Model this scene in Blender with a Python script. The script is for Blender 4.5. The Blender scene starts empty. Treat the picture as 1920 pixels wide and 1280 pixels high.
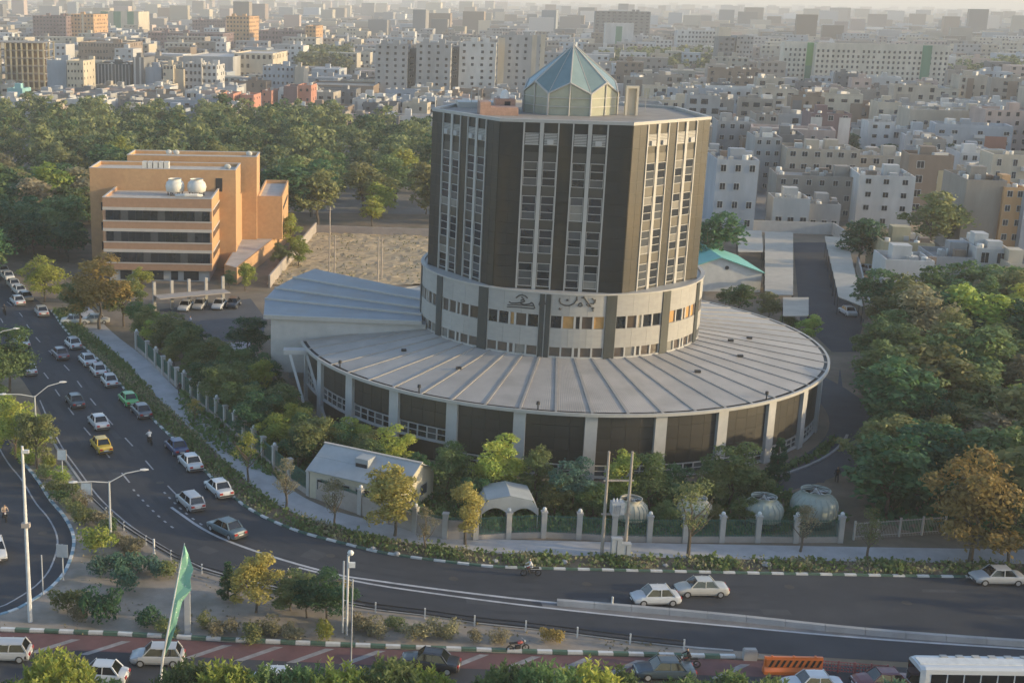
import bpy, math, random
import numpy as np
from mathutils import Vector, Matrix
from mathutils.geometry import tessellate_polygon

SC = bpy.context.scene
COL = SC.collection
R = math.radians
rng = random.Random(7)

# ------------------------------------------------------------------ camera
CAM_H, FPX, PITCH, ROLL, CX, CY = 48.0, 2471.1, 0.25578, 0.01464, 613.38, 640.0
cd = bpy.data.cameras.new('camera')
cam = bpy.data.objects.new('camera', cd)
COL.objects.link(cam)
SC.camera = cam
_fw = Vector((0, math.cos(PITCH), -math.sin(PITCH)))
_rt0, _up0 = Vector((1, 0, 0)), Vector((0, math.sin(PITCH), math.cos(PITCH)))
_rt = math.cos(ROLL) * _rt0 + math.sin(ROLL) * _up0
_up = -math.sin(ROLL) * _rt0 + math.cos(ROLL) * _up0
_m = Matrix((_rt, _up, -_fw)).transposed().to_4x4()
_m.translation = (0, 0, CAM_H)
cam.matrix_world = _m
cd.sensor_fit = 'HORIZONTAL'
cd.sensor_width = 36.0
cd.lens = 36.0 * FPX / 1920.0
cd.shift_x = (960.0 - CX) / 1920.0
cd.shift_y = 0.0
cd.clip_start = 1.0
cd.clip_end = 40000.0

# ------------------------------------------------------------------ sky, sun, exposure
SUN_EL, SUN_AZ = 12.0, -10.0            # azimuth measured from +X towards +Y
HAZE = 0.00024
w = bpy.data.worlds.new('World')
SC.world = w
w.use_nodes = True
nt = w.node_tree
bg = nt.nodes['Background']
sky = nt.nodes.new('ShaderNodeTexSky')
sky.sky_type = 'NISHITA'
sky.sun_disc = False
sky.sun_elevation = R(SUN_EL)
sky.sun_rotation = R(90 - SUN_AZ)
sky.altitude = 1200
sky.air_density = 1.0
sky.dust_density = 2.5
sky.ozone_density = 1.0
nt.links.new(sky.outputs[0], bg.inputs[0])
bg.inputs[1].default_value = 0.15
sl = bpy.data.lights.new('sun', 'SUN')
sl.energy = 2.15
sl.angle = R(0.6)
sl.color = (1.0, 0.77, 0.42)
sun = bpy.data.objects.new('sun', sl)
COL.objects.link(sun)
sd = Vector((math.cos(R(SUN_EL)) * math.cos(R(SUN_AZ)), math.cos(R(SUN_EL)) * math.sin(R(SUN_AZ)), math.sin(R(SUN_EL))))
sun.rotation_euler = sd.to_track_quat('Z', 'Y').to_euler()
sun.location = (200, 100, 200)
SC.view_settings.view_transform = 'Standard'
SC.view_settings.look = 'None'
SC.view_settings.gamma = 1.0
SC.view_settings.exposure = 1.17
SC.render.engine = 'CYCLES'
SC.cycles.use_denoising = True
SC.cycles.max_bounces = 6
SC.cycles.diffuse_bounces = 3
SC.cycles.transparent_max_bounces = 12
SC.cycles.volume_bounces = 0
SC.cycles.caustics_reflective = False
SC.cycles.caustics_refractive = False

# ------------------------------------------------------------------ measuring: photograph pixel -> place on the ground
def G(u, v, z=0.0):
    d = _rt * ((u - CX) / FPX) + _up * (-(v - CY) / FPX) + _fw
    t = (z - CAM_H) / d.z
    return Vector((d.x * t, d.y * t, z))

def PX(p):
    d = Vector(p) - Vector((0, 0, CAM_H))
    k = d.dot(_fw)
    return CX + FPX * d.dot(_rt) / k, CY - FPX * d.dot(_up) / k

def HZ(p, v):                           # height above place p that reaches picture row v
    lo, hi = -20.0, 120.0
    for _ in range(40):
        m = (lo + hi) / 2
        if PX((p[0], p[1], m))[1] > v: lo = m
        else: hi = m
    return (lo + hi) / 2

# ------------------------------------------------------------------ materials
MATS = {}
def mat(name, col, rough=0.8, var=0.18, scale=1.5, bump=0.0, bscale=20.0, metal=0.0, spec=0.4, orand=0.0, streak=0.0, stain=None):
    if name in MATS: return MATS[name]
    m = bpy.data.materials.new(name); m.use_nodes = True
    n, l = m.node_tree.nodes, m.node_tree.links
    b = n['Principled BSDF']
    b.inputs['Roughness'].default_value = rough
    b.inputs['Metallic'].default_value = metal
    b.inputs['Specular IOR Level'].default_value = spec
    geo = n.new('ShaderNodeNewGeometry')
    mp = n.new('ShaderNodeMapping'); l.new(geo.outputs['Position'], mp.inputs[0])
    if streak: mp.inputs['Scale'].default_value = (1, 1, streak)
    no = n.new('ShaderNodeTexNoise'); no.inputs['Scale'].default_value = scale; no.inputs['Detail'].default_value = 6; no.inputs['Roughness'].default_value = 0.65
    l.new(mp.outputs[0], no.inputs['Vector'])
    mr = n.new('ShaderNodeMapRange'); mr.inputs['From Min'].default_value = 0.25; mr.inputs['From Max'].default_value = 0.75
    mr.inputs['To Min'].default_value = 1 - var; mr.inputs['To Max'].default_value = 1 + var
    l.new(no.outputs['Fac'], mr.inputs['Value'])
    fac = mr.outputs[0]
    if orand:
        oi = n.new('ShaderNodeObjectInfo'); m2 = n.new('ShaderNodeMapRange')
        m2.inputs['To Min'].default_value = 1 - orand; m2.inputs['To Max'].default_value = 1 + orand
        l.new(oi.outputs['Random'], m2.inputs['Value'])
        mm = n.new('ShaderNodeMath'); mm.operation = 'MULTIPLY'
        l.new(fac, mm.inputs[0]); l.new(m2.outputs[0], mm.inputs[1]); fac = mm.outputs[0]
    vm = n.new('ShaderNodeVectorMath'); vm.operation = 'SCALE'
    vm.inputs[0].default_value = col[:3]
    l.new(fac, vm.inputs['Scale'])
    out = vm.outputs[0]
    if stain:
        n2 = n.new('ShaderNodeTexNoise'); n2.inputs['Scale'].default_value = stain[1]; n2.inputs['Detail'].default_value = 5
        l.new(mp.outputs[0], n2.inputs['Vector'])
        r2 = n.new('ShaderNodeMapRange'); r2.inputs['From Min'].default_value = 0.5; r2.inputs['From Max'].default_value = 0.7; r2.inputs['To Max'].default_value = stain[2]
        l.new(n2.outputs['Fac'], r2.inputs['Value'])
        mx = n.new('ShaderNodeMix'); mx.data_type = 'RGBA'
        l.new(r2.outputs[0], mx.inputs['Factor']); l.new(out, mx.inputs[6]); mx.inputs[7].default_value = (*stain[0], 1)
        out = mx.outputs[2]
    l.new(out, b.inputs['Base Color'])
    if bump:
        nb = n.new('ShaderNodeTexNoise'); nb.inputs['Scale'].default_value = bscale; nb.inputs['Detail'].default_value = 4
        l.new(geo.outputs['Position'], nb.inputs['Vector'])
        bp = n.new('ShaderNodeBump'); bp.inputs['Strength'].default_value = bump; bp.inputs['Distance'].default_value = 0.05
        l.new(nb.outputs['Fac'], bp.inputs['Height']); l.new(bp.outputs[0], b.inputs['Normal'])
    MATS[name] = m
    return m

def leafmat(name, col, col2, trans=0.38):
    col = (col[0]*1.9, col[1]*2.15, col[2]*2.5); col2 = (col2[0]*1.85, col2[1]*2.05, col2[2]*2.35)
    m = bpy.data.materials.new(name); m.use_nodes = True
    n, l = m.node_tree.nodes, m.node_tree.links
    b = n['Principled BSDF']; b.inputs['Roughness'].default_value = 0.6; b.inputs['Specular IOR Level'].default_value = 0.25
    at = n.new('ShaderNodeAttribute'); at.attribute_name = 'lv'
    oi = n.new('ShaderNodeObjectInfo')
    mx = n.new('ShaderNodeMix'); mx.data_type = 'RGBA'
    mx.inputs[6].default_value = (*col, 1); mx.inputs[7].default_value = (*col2, 1)
    l.new(at.outputs['Fac'], mx.inputs['Factor'])
    hs = n.new('ShaderNodeHueSaturation')
    r1 = n.new('ShaderNodeMapRange'); r1.inputs['To Min'].default_value = 0.70; r1.inputs['To Max'].default_value = 1.3
    l.new(oi.outputs['Random'], r1.inputs['Value']); l.new(r1.outputs[0], hs.inputs['Value'])
    r2 = n.new('ShaderNodeMapRange'); r2.inputs['To Min'].default_value = 0.475; r2.inputs['To Max'].default_value = 0.52
    mu = n.new('ShaderNodeMath'); mu.operation = 'FRACT'; m3 = n.new('ShaderNodeMath'); m3.operation = 'MULTIPLY'; m3.inputs[1].default_value = 7.31
    l.new(oi.outputs['Random'], m3.inputs[0]); l.new(m3.outputs[0], mu.inputs[0]); l.new(mu.outputs[0], r2.inputs['Value']); l.new(r2.outputs[0], hs.inputs['Hue'])
    l.new(mx.outputs[2], hs.inputs['Color'])
    l.new(hs.outputs[0], b.inputs['Base Color'])
    tr = n.new('ShaderNodeBsdfTranslucent'); l.new(hs.outputs[0], tr.inputs['Color'])
    ms = n.new('ShaderNodeMixShader'); ms.inputs[0].default_value = trans
    l.new(b.outputs[0], ms.inputs[1]); l.new(tr.outputs[0], ms.inputs[2])
    l.new(ms.outputs[0], n['Material Output'].inputs['Surface'])
    MATS[name] = m
    return m

def glassmat(name, col, rough=0.06, spec=0.9):
    m = mat(name, col, rough=rough, var=0.25, scale=0.6, spec=spec)
    return m

# ------------------------------------------------------------------ mesh builder
class MB:
    def __init__(s): s.v, s.f, s.m, s.k = [], [], [], 0
    def add(s, vs, fs):
        b = len(s.v); s.v.extend([tuple(p) for p in vs])
        for f in fs: s.f.append(tuple(b + i for i in f)); s.m.append(s.k)
        return s
    def box(s, x0, x1, y0, y1, z0, z1, M=None, bottom=True):
        vs = [Vector(p) for p in ((x0,y0,z0),(x1,y0,z0),(x1,y1,z0),(x0,y1,z0),(x0,y0,z1),(x1,y0,z1),(x1,y1,z1),(x0,y1,z1))]
        if M is not None: vs = [M @ p for p in vs]
        fs = [(4,5,6,7),(0,1,5,4),(1,2,6,5),(2,3,7,6),(3,0,4,7)]
        if bottom: fs.append((3,2,1,0))
        return s.add(vs, fs)
    def prism(s, poly, z0, z1, bottom=False, top=True):
        n = len(poly); vs = [(p[0], p[1], z0) for p in poly] + [(p[0], p[1], z1) for p in poly]
        fs = [(i, (i+1) % n, n + (i+1) % n, n + i) for i in range(n)]
        s.add(vs, fs)
        tri = tessellate_polygon([[Vector((p[0], p[1], 0)) for p in poly]])
        if top: s.add([(p[0], p[1], z1) for p in poly], [s._up(poly, t) for t in tri])
        if bottom: s.add([(p[0], p[1], z0) for p in poly], [tuple(reversed(s._up(poly, t))) for t in tri])
        return s
    @staticmethod
    def _up(poly, t):
        a, b, c = (poly[i] for i in t)
        return tuple(t) if (b[0]-a[0])*(c[1]-a[1]) - (b[1]-a[1])*(c[0]-a[0]) > 0 else (t[0], t[2], t[1])
    def sheet(s, poly, z):
        tri = tessellate_polygon([[Vector((p[0], p[1], 0)) for p in poly]])
        return s.add([(p[0], p[1], z) for p in poly], [s._up(poly, t) for t in tri])
    def cyl(s, c, r0, r1, z0, z1, n=10, caps=True):
        vs = [(c[0] + r0*math.cos(2*math.pi*i/n), c[1] + r0*math.sin(2*math.pi*i/n), z0) for i in range(n)]
        vs += [(c[0] + r1*math.cos(2*math.pi*i/n), c[1] + r1*math.sin(2*math.pi*i/n), z1) for i in range(n)]
        fs = [(i, (i+1) % n, n + (i+1) % n, n + i) for i in range(n)]
        if caps: fs += [tuple(range(n, 2*n)), tuple(range(n-1, -1, -1))]
        return s.add(vs, fs)
    def lathe(s, prof, n=16, c=(0, 0)):
        vs = [(c[0] + r*math.cos(2*math.pi*i/n), c[1] + r*math.sin(2*math.pi*i/n), z) for r, z in prof for i in range(n)]
        fs = [(j*n + i, j*n + (i+1) % n, (j+1)*n + (i+1) % n, (j+1)*n + i) for j in range(len(prof)-1) for i in range(n)]
        return s.add(vs, fs)
    def tube(s, pts, rad, n=6):
        pts = [Vector(p) for p in pts]; N = len(pts)
        if not hasattr(rad, '__len__'): rad = [rad]*N
        rings = []
        for i, p in enumerate(pts):
            t = (pts[min(i+1, N-1)] - pts[max(i-1, 0)]).normalized()
            a = t.orthogonal().normalized() if i == 0 else (pa - t*pa.dot(t)).normalized()
            pa = a; b = t.cross(a)
            rings.append([p + rad[i]*(a*math.cos(2*math.pi*k/n) + b*math.sin(2*math.pi*k/n)) for k in range(n)])
        vs = [q for r in rings for q in r]
        fs = [(j*n + k, j*n + (k+1) % n, (j+1)*n + (k+1) % n, (j+1)*n + k) for j in range(N-1) for k in range(n)]
        fs += [tuple(range(n-1, -1, -1)), tuple((N-1)*n + k for k in range(n))]
        return s.add(vs, fs)
    def mesh(s, name, mats):
        me = bpy.data.meshes.new(name); me.from_pydata(s.v, [], s.f)
        for x in (mats if isinstance(mats, (list, tuple)) else [mats]): me.materials.append(x)
        if s.k or any(s.m): me.polygons.foreach_set('material_index', s.m)
        me.update()
        return me
    def build(s, name, mats, parent=None, smooth=False, **kw):
        me = s.mesh(name, mats)
        if smooth: me.polygons.foreach_set('use_smooth', [True]*len(me.polygons))
        return obj(name, me, parent, **kw)

def obj(name, me, parent=None, loc=None, rz=None, mtx=None, scale=None):
    o = bpy.data.objects.new(name, me); COL.objects.link(o)
    if parent is not None: o.parent = parent
    if mtx is not None: o.matrix_local = mtx
    if loc is not None: o.location = loc
    if rz is not None: o.rotation_euler = (0, 0, rz)
    if scale is not None: o.scale = scale if hasattr(scale, '__len__') else (scale,)*3
    return o

def tag(o, label, cat, group=None, kind=None):
    o['label'] = label; o['category'] = cat
    if group: o['group'] = group
    if kind: o['kind'] = kind
    return o

def thing(name, label, cat, loc=(0, 0, 0), rz=0.0, group=None):
    o = bpy.data.objects.new(name, None); COL.objects.link(o)
    o.empty_display_size = 0.5
    o.location = loc; o.rotation_euler = (0, 0, rz)
    return tag(o, label, cat, group)

def struct(o, label=None):
    o['kind'] = 'structure'
    if label: o['label'] = label
    return o

def setmat(o, m, i=0):
    o.material_slots[i].link = 'OBJECT'; o.material_slots[i].material = m

def RZ(a): return Matrix.Rotation(a, 4, 'Z')
def TR(x, y, z=0): return Matrix.Translation((x, y, z))

OCC = []                                # footprints already built on: (x, y, radius)
def free(x, y, r):
    return all((x-a)**2 + (y-b)**2 > (r+c)**2 for a, b, c in OCC)

def offset_line(pts, d):                # polyline moved sideways, d > 0 to the left of travel
    out = []
    for i, p in enumerate(pts):
        a, b = pts[max(i-1, 0)], pts[min(i+1, len(pts)-1)]
        t = (Vector(b) - Vector(a)); t = t.to_2d().normalized()
        out.append(Vector((p[0] - t.y*d, p[1] + t.x*d)))
    return out

def resample(pts, step):
    pts = [Vector((p[0], p[1])) for p in pts]; out = [pts[0].copy()]; acc = 0.0
    for a, b in zip(pts, pts[1:]):
        L = (b-a).length; d = step - acc
        while d <= L:
            out.append(a + (b-a)*(d/L)); d += step
        acc = (acc + L) % step if L else acc
    return out

def smooth_line(pts, it=2):             # corner cutting that keeps both ends
    pts = [Vector((p[0], p[1])) for p in pts]
    for _ in range(it):
        q = [pts[0]]
        for a, b in zip(pts, pts[1:]): q += [a*0.75 + b*0.25, a*0.25 + b*0.75]
        q.append(pts[-1]); pts = q
    return pts

def strip(mb, a, b, z):                 # flat band between two polylines of the same count
    for i in range(len(a)-1):
        mb.add([(a[i][0], a[i][1], z), (a[i+1][0], a[i+1][1], z), (b[i+1][0], b[i+1][1], z), (b[i][0], b[i][1], z)], [(0, 1, 2, 3)])
    return mb
# ------------------------------------------------------------------ ground, roads, kerbs
M_SOIL = mat('soil', (0.21, 0.165, 0.12), 0.95, 0.3, 0.25, 0.5, 3, stain=((0.10, 0.10, 0.055), 0.12, 0.6))
M_ASPH = mat('asphalt', (0.042, 0.0455, 0.054), 0.85, 0.14, 0.35, 0.3, 30, stain=((0.07, 0.073, 0.08), 0.15, 0.6))
M_ASPH2 = mat('asphalt_worn', (0.085, 0.088, 0.095), 0.9, 0.2, 0.3, 0.3, 30)
M_CONC = mat('concrete', (0.34, 0.335, 0.33), 0.9, 0.2, 0.5, 0.3, 12)
M_PAVE = mat('paving', (0.40, 0.39, 0.39), 0.9, 0.2, 0.4, 0.3, 15, stain=((0.29, 0.275, 0.26), 0.3, 0.5))
M_WHITE = mat('white_paint', (0.62, 0.62, 0.60), 0.7, 0.15, 2)
M_LINE = mat('worn_line_paint', (0.34, 0.34, 0.35), 0.8, 0.4, 1.2)
M_STRIPE = mat('faded_stripe_paint', (0.25, 0.24, 0.24), 0.85, 0.4, 0.9)
M_LINE2 = mat('divider_line_paint', (0.44, 0.44, 0.45), 0.8, 0.3, 0.8)
M_GREENP = mat('green_kerb_paint', (0.085, 0.15, 0.11), 0.75, 0.2, 2)
M_KBLUE = mat('pale_blue_kerb_paint', (0.22, 0.33, 0.40), 0.75, 0.2, 2)
M_RED = mat('red_road_paint', (0.14, 0.07, 0.07), 0.85, 0.25, 0.6, stain=((0.11, 0.07, 0.068), 0.4, 0.6))
M_CITYG = mat('city_ground', (0.22, 0.205, 0.19), 0.95, 0.3, 0.02)
M_DIRT = mat('dry_earth', (0.40, 0.31, 0.195), 0.95, 0.4, 0.5, 0.8, 2.0, stain=((0.28, 0.225, 0.14), 0.35, 0.9), streak=1.0)

struct(MB().sheet([(-8500, -50), (8500, -50), (8500, 12200), (-8500, 12200)], 0.0).build('ground', M_CITYG))
struct(MB().sheet([(-70, 58), (92, 58), (150, 300), (-150, 300)], 0.012).build('soil', M_SOIL))

KA_px = [(60,540),(94,578),(122,625),(194,684),(231,731),(287,790),(328,828),(387,890),(437,936),(474,962),(529,988),(583,1006),(649,1022),(702,1036),(785,1049),(879,1060),(935,1066),(1104,1070),(1328,1075),(1537,1079),(1770,1083),(1912,1085)]
KA = [G(u, v).to_2d() for u, v in KA_px]
KA = [Vector((-110, 330)), Vector((-72, 258)), Vector((-52, 216))] + KA[1:] + [Vector((75, 105.7)), Vector((110, 106))]
KA = smooth_line(KA, 2)                 # from far to near
LA_px = [(50,710),(100,831),(138,882),(171,929),(204,962),(248,998),(292,1024),(335,1050),(397,1079),(672,1141),(815,1156),(905,1171),(999,1179),(1096,1192),(1197,1205),(1391,1224)]
LA = [Vector((-128, 330)), Vector((-86, 250)), Vector((-62, 207))] + [G(u, v).to_2d() for u, v in LA_px] + [Vector((60, 89.0)), Vector((110, 87.5))]
LA = smooth_line(LA, 2)
struct(MB().sheet(KA + LA[::-1], 0.03).build('road', M_ASPH), 'main avenue curving round the site')

KB_px = [(0,797),(34,862),(66,896),(91,940),(113,962),(131,991),(137,1017),(131,1046),(117,1079),(80,1115),(0,1159)]
KB = [Vector((-75, 235)), Vector((-50, 175))] + [G(u, v).to_2d() for u, v in KB_px] + [Vector((-33, 93.5)), Vector((-45, 93))]
KB = smooth_line(KB, 2)
struct(MB().sheet(KB + [Vector((-110, 93)), Vector((-110, 235))], 0.03).build('road', M_ASPH), 'slip road bending round the planted island')

KC_px = [(0,1184),(219,1192),(437,1204),(693,1215),(935,1224),(1197,1231),(1328,1234),(1400,1236)]
KC = [Vector((-60, 93.6))] + [G(u, v).to_2d() for u, v in KC_px] + [Vector((36, 90.3))]
struct(MB().sheet([Vector((-60, 60))] + [Vector((92, 60)), Vector((110, 87.4)), Vector((60, 88.4)), Vector((36, 90.1))] + KC[::-1], 0.024).build('road', M_ASPH), 'bottom street with red and white painted edge')

# island ground (pale dust)
M_DUST = mat('dusty_island_soil', (0.31, 0.265, 0.22), 0.95, 0.25, 0.5, 0.4, 4, stain=((0.19, 0.165, 0.12), 0.35, 0.7))
isl = [p for p in LA if p.y < 131 and p.x < 36] 
isl2 = [p for p in KB if p.y < 131]
poly = isl2 + [Vector((-32, 93.3))] + [p for p in KC if p.x > -30] + isl[::-1]
struct(MB().prism([(p.x, p.y) for p in poly], 0.0, 0.10).build('traffic_island', M_DUST), 'dusty planted island between the roads')

# kerbs: separate stones, painted by turns
def kerb(name, line, step, w_, h, mats, label, skip=None):
    pts = resample(line, step)
    ks = {}
    root = None
    cnt = 0
    base = MB()
    a, b = offset_line(pts, 0.02), offset_line(pts, w_ - 0.02)
    for i in range(len(pts)-1):
        base.add([(a[i].x, a[i].y, 0), (a[i+1].x, a[i+1].y, 0), (b[i+1].x, b[i+1].y, 0), (b[i].x, b[i].y, 0)] + [(a[i].x, a[i].y, h-.03), (a[i+1].x, a[i+1].y, h-.03), (b[i+1].x, b[i+1].y, h-.03), (b[i].x, b[i].y, h-.03)], [(4,5,6,7), (0,1,5,4), (2,3,7,6)])
    root = struct(base.build(name, M_CONC), label)
    for mi, m in enumerate(mats):
        ks[mi] = MB().box(0.02, step-0.02, 0, w_, 0.0, h).mesh('kerb_stone', m)
    for i in range(len(pts)-1):
        p, q = pts[i], pts[i+1]
        if skip and skip(p): continue
        ang = math.atan2(q.y-p.y, q.x-p.x)
        obj('kerb_stone', ks[i % len(mats)], root, (p.x, p.y, 0.01), ang)
        cnt += 1
    return root
kerb('kerb', [p for p in KA if p.y < 200 and p.x < 62], 1.05, 0.28, 0.17, [M_WHITE, M_GREENP], 'green and white kerb along the avenue')
kerb('kerb', [p for p in KB if p.y < 150 and p.x > -34], 0.9, 0.3, 0.17, [M_WHITE, M_KBLUE], 'pale blue and white kerb of the bend')
kerb('kerb', [p for p in KC if p.x > -32 and p.x < 33], 1.15, 0.32, 0.28, [M_WHITE, M_GREENP], 'green and white kerb of the bottom street')
la = resample([p for p in LA if p.y < 150 and p.x < 33], 1.2)
kb = MB(); a, b = offset_line(la, 0.0), offset_line(la, -0.25)
for i in range(len(la)-1):
    kb.add([(a[i].x, a[i].y, .01), (a[i+1].x, a[i+1].y, .01), (b[i+1].x, b[i+1].y, .01), (b[i].x, b[i].y, .01), (a[i].x, a[i].y, .19), (a[i+1].x, a[i+1].y, .19), (b[i+1].x, b[i+1].y, .19), (b[i].x, b[i].y, .19)], [(4,5,6,7), (0,1,5,4), (2,3,7,6)])
struct(kb.build('kerb', M_CONC), 'plain concrete kerb of the island')

# planting strip and footpath beside the avenue
kas = [p for p in KA if p.y < 200]
mbs = MB()
kr = resample(kas, 1.5)
s0, s1, s2, s3 = offset_line(kr, 0.28), offset_line(kr, 3.0), offset_line(kr, 6.2), offset_line(kr, 6.9)
strip(mbs, s0, s1, 0.10)
M_BED = mat('planting_soil', (0.16, 0.125, 0.085), 0.95, 0.35, 1.2, 0.6, 6)
struct(mbs.build('planting_bed', M_BED))
fp = MB(); strip(fp, s1, s2, 0.125)
for i in range(len(s1)-1):
    fp.add([(s1[i].x, s1[i].y, 0), (s1[i+1].x, s1[i+1].y, 0), (s1[i+1].x, s1[i+1].y, .125), (s1[i].x, s1[i].y, .125)], [(0,1,2,3)])
struct(fp.build('footpath', M_PAVE), 'grey paved footpath along the fence')
STRIP_A, STRIP_B = s0, s1

M_MED = mat('median_concrete', (0.17, 0.165, 0.165), 0.9, 0.25, 0.5)
M_TRACK = mat('tyre_darkened_asphalt', (0.037, 0.041, 0.049), 0.8, 0.25, 0.5, 0.3, 30)
M_PATCH = mat('asphalt_patch', (0.062, 0.066, 0.074), 0.9, 0.2, 0.8, 0.3, 30)
# markings on the avenue
def ribbon(mb, pts, wd, z=0.036):
    a, b = offset_line(pts, wd/2), offset_line(pts, -wd/2)
    return strip(mb, a, b, z)
def dashes(line, off, on, gap, wd, lo, hi, start=0):
    pts = resample(offset_line(line, off), 0.5); n = int(on/0.5); g = int(gap/0.5); i = start
    out = []
    while i + n < len(pts):
        seg = pts[i:i+n+1]
        if lo < seg[0].y < hi: out.append(seg)
        i += n + g
    return out
for off in (-2.6, -4.1, -5.5, -7.0, -8.6, -10.0):
    seg = resample(offset_line([p for p in KA if p.y < 230 and p.x < 40], off), 2.0)
    struct(ribbon(MB(), seg, 0.55, 0.0325).build('tyre_track', M_TRACK))
pr_ = random.Random(12)
for i in range(26):
    k_ = pr_.randrange(10, len(KA)-6); c_ = offset_line(KA, -pr_.uniform(1.5, 10))[k_]
    if c_.y > 200: continue
    an_ = math.atan2((KA[k_+1]-KA[k_]).y, (KA[k_+1]-KA[k_]).x); L__, W__ = pr_.uniform(1.2, 5), pr_.uniform(.5, 1.4)
    q_ = [TR(c_.x, c_.y) @ RZ(an_) @ Vector((a_*L__/2*pr_.uniform(.8, 1.1), b_*W__/2*pr_.uniform(.8, 1.1), 0)) for a_, b_ in ((-1, -1), (1, -1), (1, 1), (-1, 1))]
    struct(MB().sheet([(v_.x, v_.y) for v_ in q_], 0.0345).build('asphalt_patch', M_PATCH if i % 3 else M_TRACK))
mh_ = MB().cyl((0, 0), .42, .42, 0, .006, 14).mesh('manhole_cover', mat('manhole_iron', (.06, .055, .05), .7))
for u_, v_ in [(300, 905), (160, 760), (620, 1042), (1100, 1095), (1480, 1100), (850, 1085), (1700, 1130), (80, 1000)]:
    g_ = G(u_, v_); struct(obj('manhole_cover', mh_, None, (g_.x, g_.y, .0355)))
road_marks = []
for off, st in ((-4.7, 3), (-8.0, 8)):
    for seg in dashes(KA, off, 3.0, 5.0, .18, 124, 260, st):
        struct(ribbon(MB(), seg, 0.17).build('lane_dash', M_LINE))
for seg in dashes(KA, -8.2, 0.9, 1.0, .2, 113.5, 124, 0) + dashes(KA, -5.6, 0.7, 1.3, .2, 115, 124, 1):
    struct(ribbon(MB(), seg, 0.2).build('lane_dash', M_LINE))
DU = [G(u, v).to_2d() for u, v in [(321,951),(386,997),(456,1026),(547,1055),(638,1079),(672,1084),(822,1105),(991,1125),(1051,1131),(1120,1136),(1370,1158),(1620,1186),(1912,1207)]]
DL = [G(u, v).to_2d() for u, v in [(560,1064),(672,1092),(822,1114),(991,1136),(1197,1158),(1328,1170),(1620,1197),(1912,1216)]]
DU = smooth_line(DU + [Vector((90, 89.5))], 2); DL = smooth_line(DL + [Vector((90, 88.6))], 2)
struct(ribbon(MB(), DU, 0.30).build('edge_line', M_LINE2), 'long white divider line')
struct(ribbon(MB(), DL, 0.26).build('edge_line', M_LINE2), 'white line below the divider')
du2 = resample([p for p in DU if p.x > 17], 1.0); 
med = [p for p in du2] + [p for p in DL if p.x > 17][::-1]
struct(MB().sheet(med, 0.034).build('median', M_MED), 'pale concrete strip between the carriageways')
struct(ribbon(MB(), offset_line([p for p in KB if p.y < 150], -1.3), 0.16).build('edge_line', M_LINE), 'white edge line of the slip road')
lae = [p for p in LA if p.y < 160 and p.x < 5]
struct(ribbon(MB(), offset_line(lae, 0.5), 0.16).build('edge_line', M_LINE), 'white line along the island kerb')

# red painted edge of the bottom street with white diagonals
rl = [p for p in KC if p.x >= -40]
ra = offset_line(rl, -0.15); rb = offset_line(rl, -2.6)
rp = resample(rl, 0.5)
red = MB(); strip(red, [Vector((p.x, p.y)) for p in offset_line(rp, -0.1)], offset_line(rp, -2.6), 0.032)
struct(red.build('painted_edge', M_RED), 'dull red painted road edge')
x = -30.0
while x < 30:
    y = 92.4 - (x+25)*0.047 + .1
    struct(MB().add([(x, y-2.55, .038), (x+.7, y-2.6, .038), (x+3.6, y-.35, .038), (x+2.9, y-.3, .038)], [(0,1,2,3)]).build('diagonal_stripe', M_STRIPE))
    x += 3.9

# yard and service lanes of the round building
CB = Vector((28.67, 159.90))
yard = [CB + Vector((math.cos(a), math.sin(a)))*38.5 for a in [R(-75 + i*5) for i in range(0, 33)]]
yin = [CB + Vector((math.cos(a), math.sin(a)))*32.9 for a in [R(-75 + i*5) for i in range(0, 33)]]
struct(MB().sheet(yard + yin[::-1], 0.03).build('service_lane', M_ASPH2), 'service lane round the back of the round building')
struct(MB().sheet([G(u, v).to_2d() for u, v in [(1465,905),(1545,905),(1590,800),(1575,690),(1560,800),(1540,830)]], 0.034).build('service_lane', M_ASPH2), 'lane beside the woods')
struct(MB().sheet([G(u, v).to_2d() for u, v in [(1560,660),(1605,660),(1620,600),(1590,560),(1555,455),(1487,455),(1500,600)]], 0.036).build('service_lane', M_ASPH), 'lane between the shade roofs')
struct(MB().sheet([G(u, v).to_2d() for u, v in [(290,612),(300,580),(470,560),(500,600),(490,640),(420,640)]], 0.03).build('parking_yard', M_ASPH2), 'asphalt parking yard by the orange building')
struct(MB().sheet([G(u, v).to_2d() for u, v in [(395,645),(470,640),(505,720),(520,790),(430,690)]], 0.034).build('garden_path', M_PAVE))
kw = [CB + Vector((math.cos(a), math.sin(a)))*35.2 for a in [R(-58 + i*2.6) for i in range(0, 13)]]
kb2 = MB()
for i in range(len(kw)-1):
    p, q = kw[i], kw[i+1]
    ang = math.atan2(q.y-p.y, q.x-p.x); kb2.box(0.03, (q-p).length-.03, 0, .3, 0, .22, TR(p.x, p.y) @ RZ(ang))
kw_o = struct(kb2.build('kerb', M_CONC), 'white kerb beside the service lane')

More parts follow.
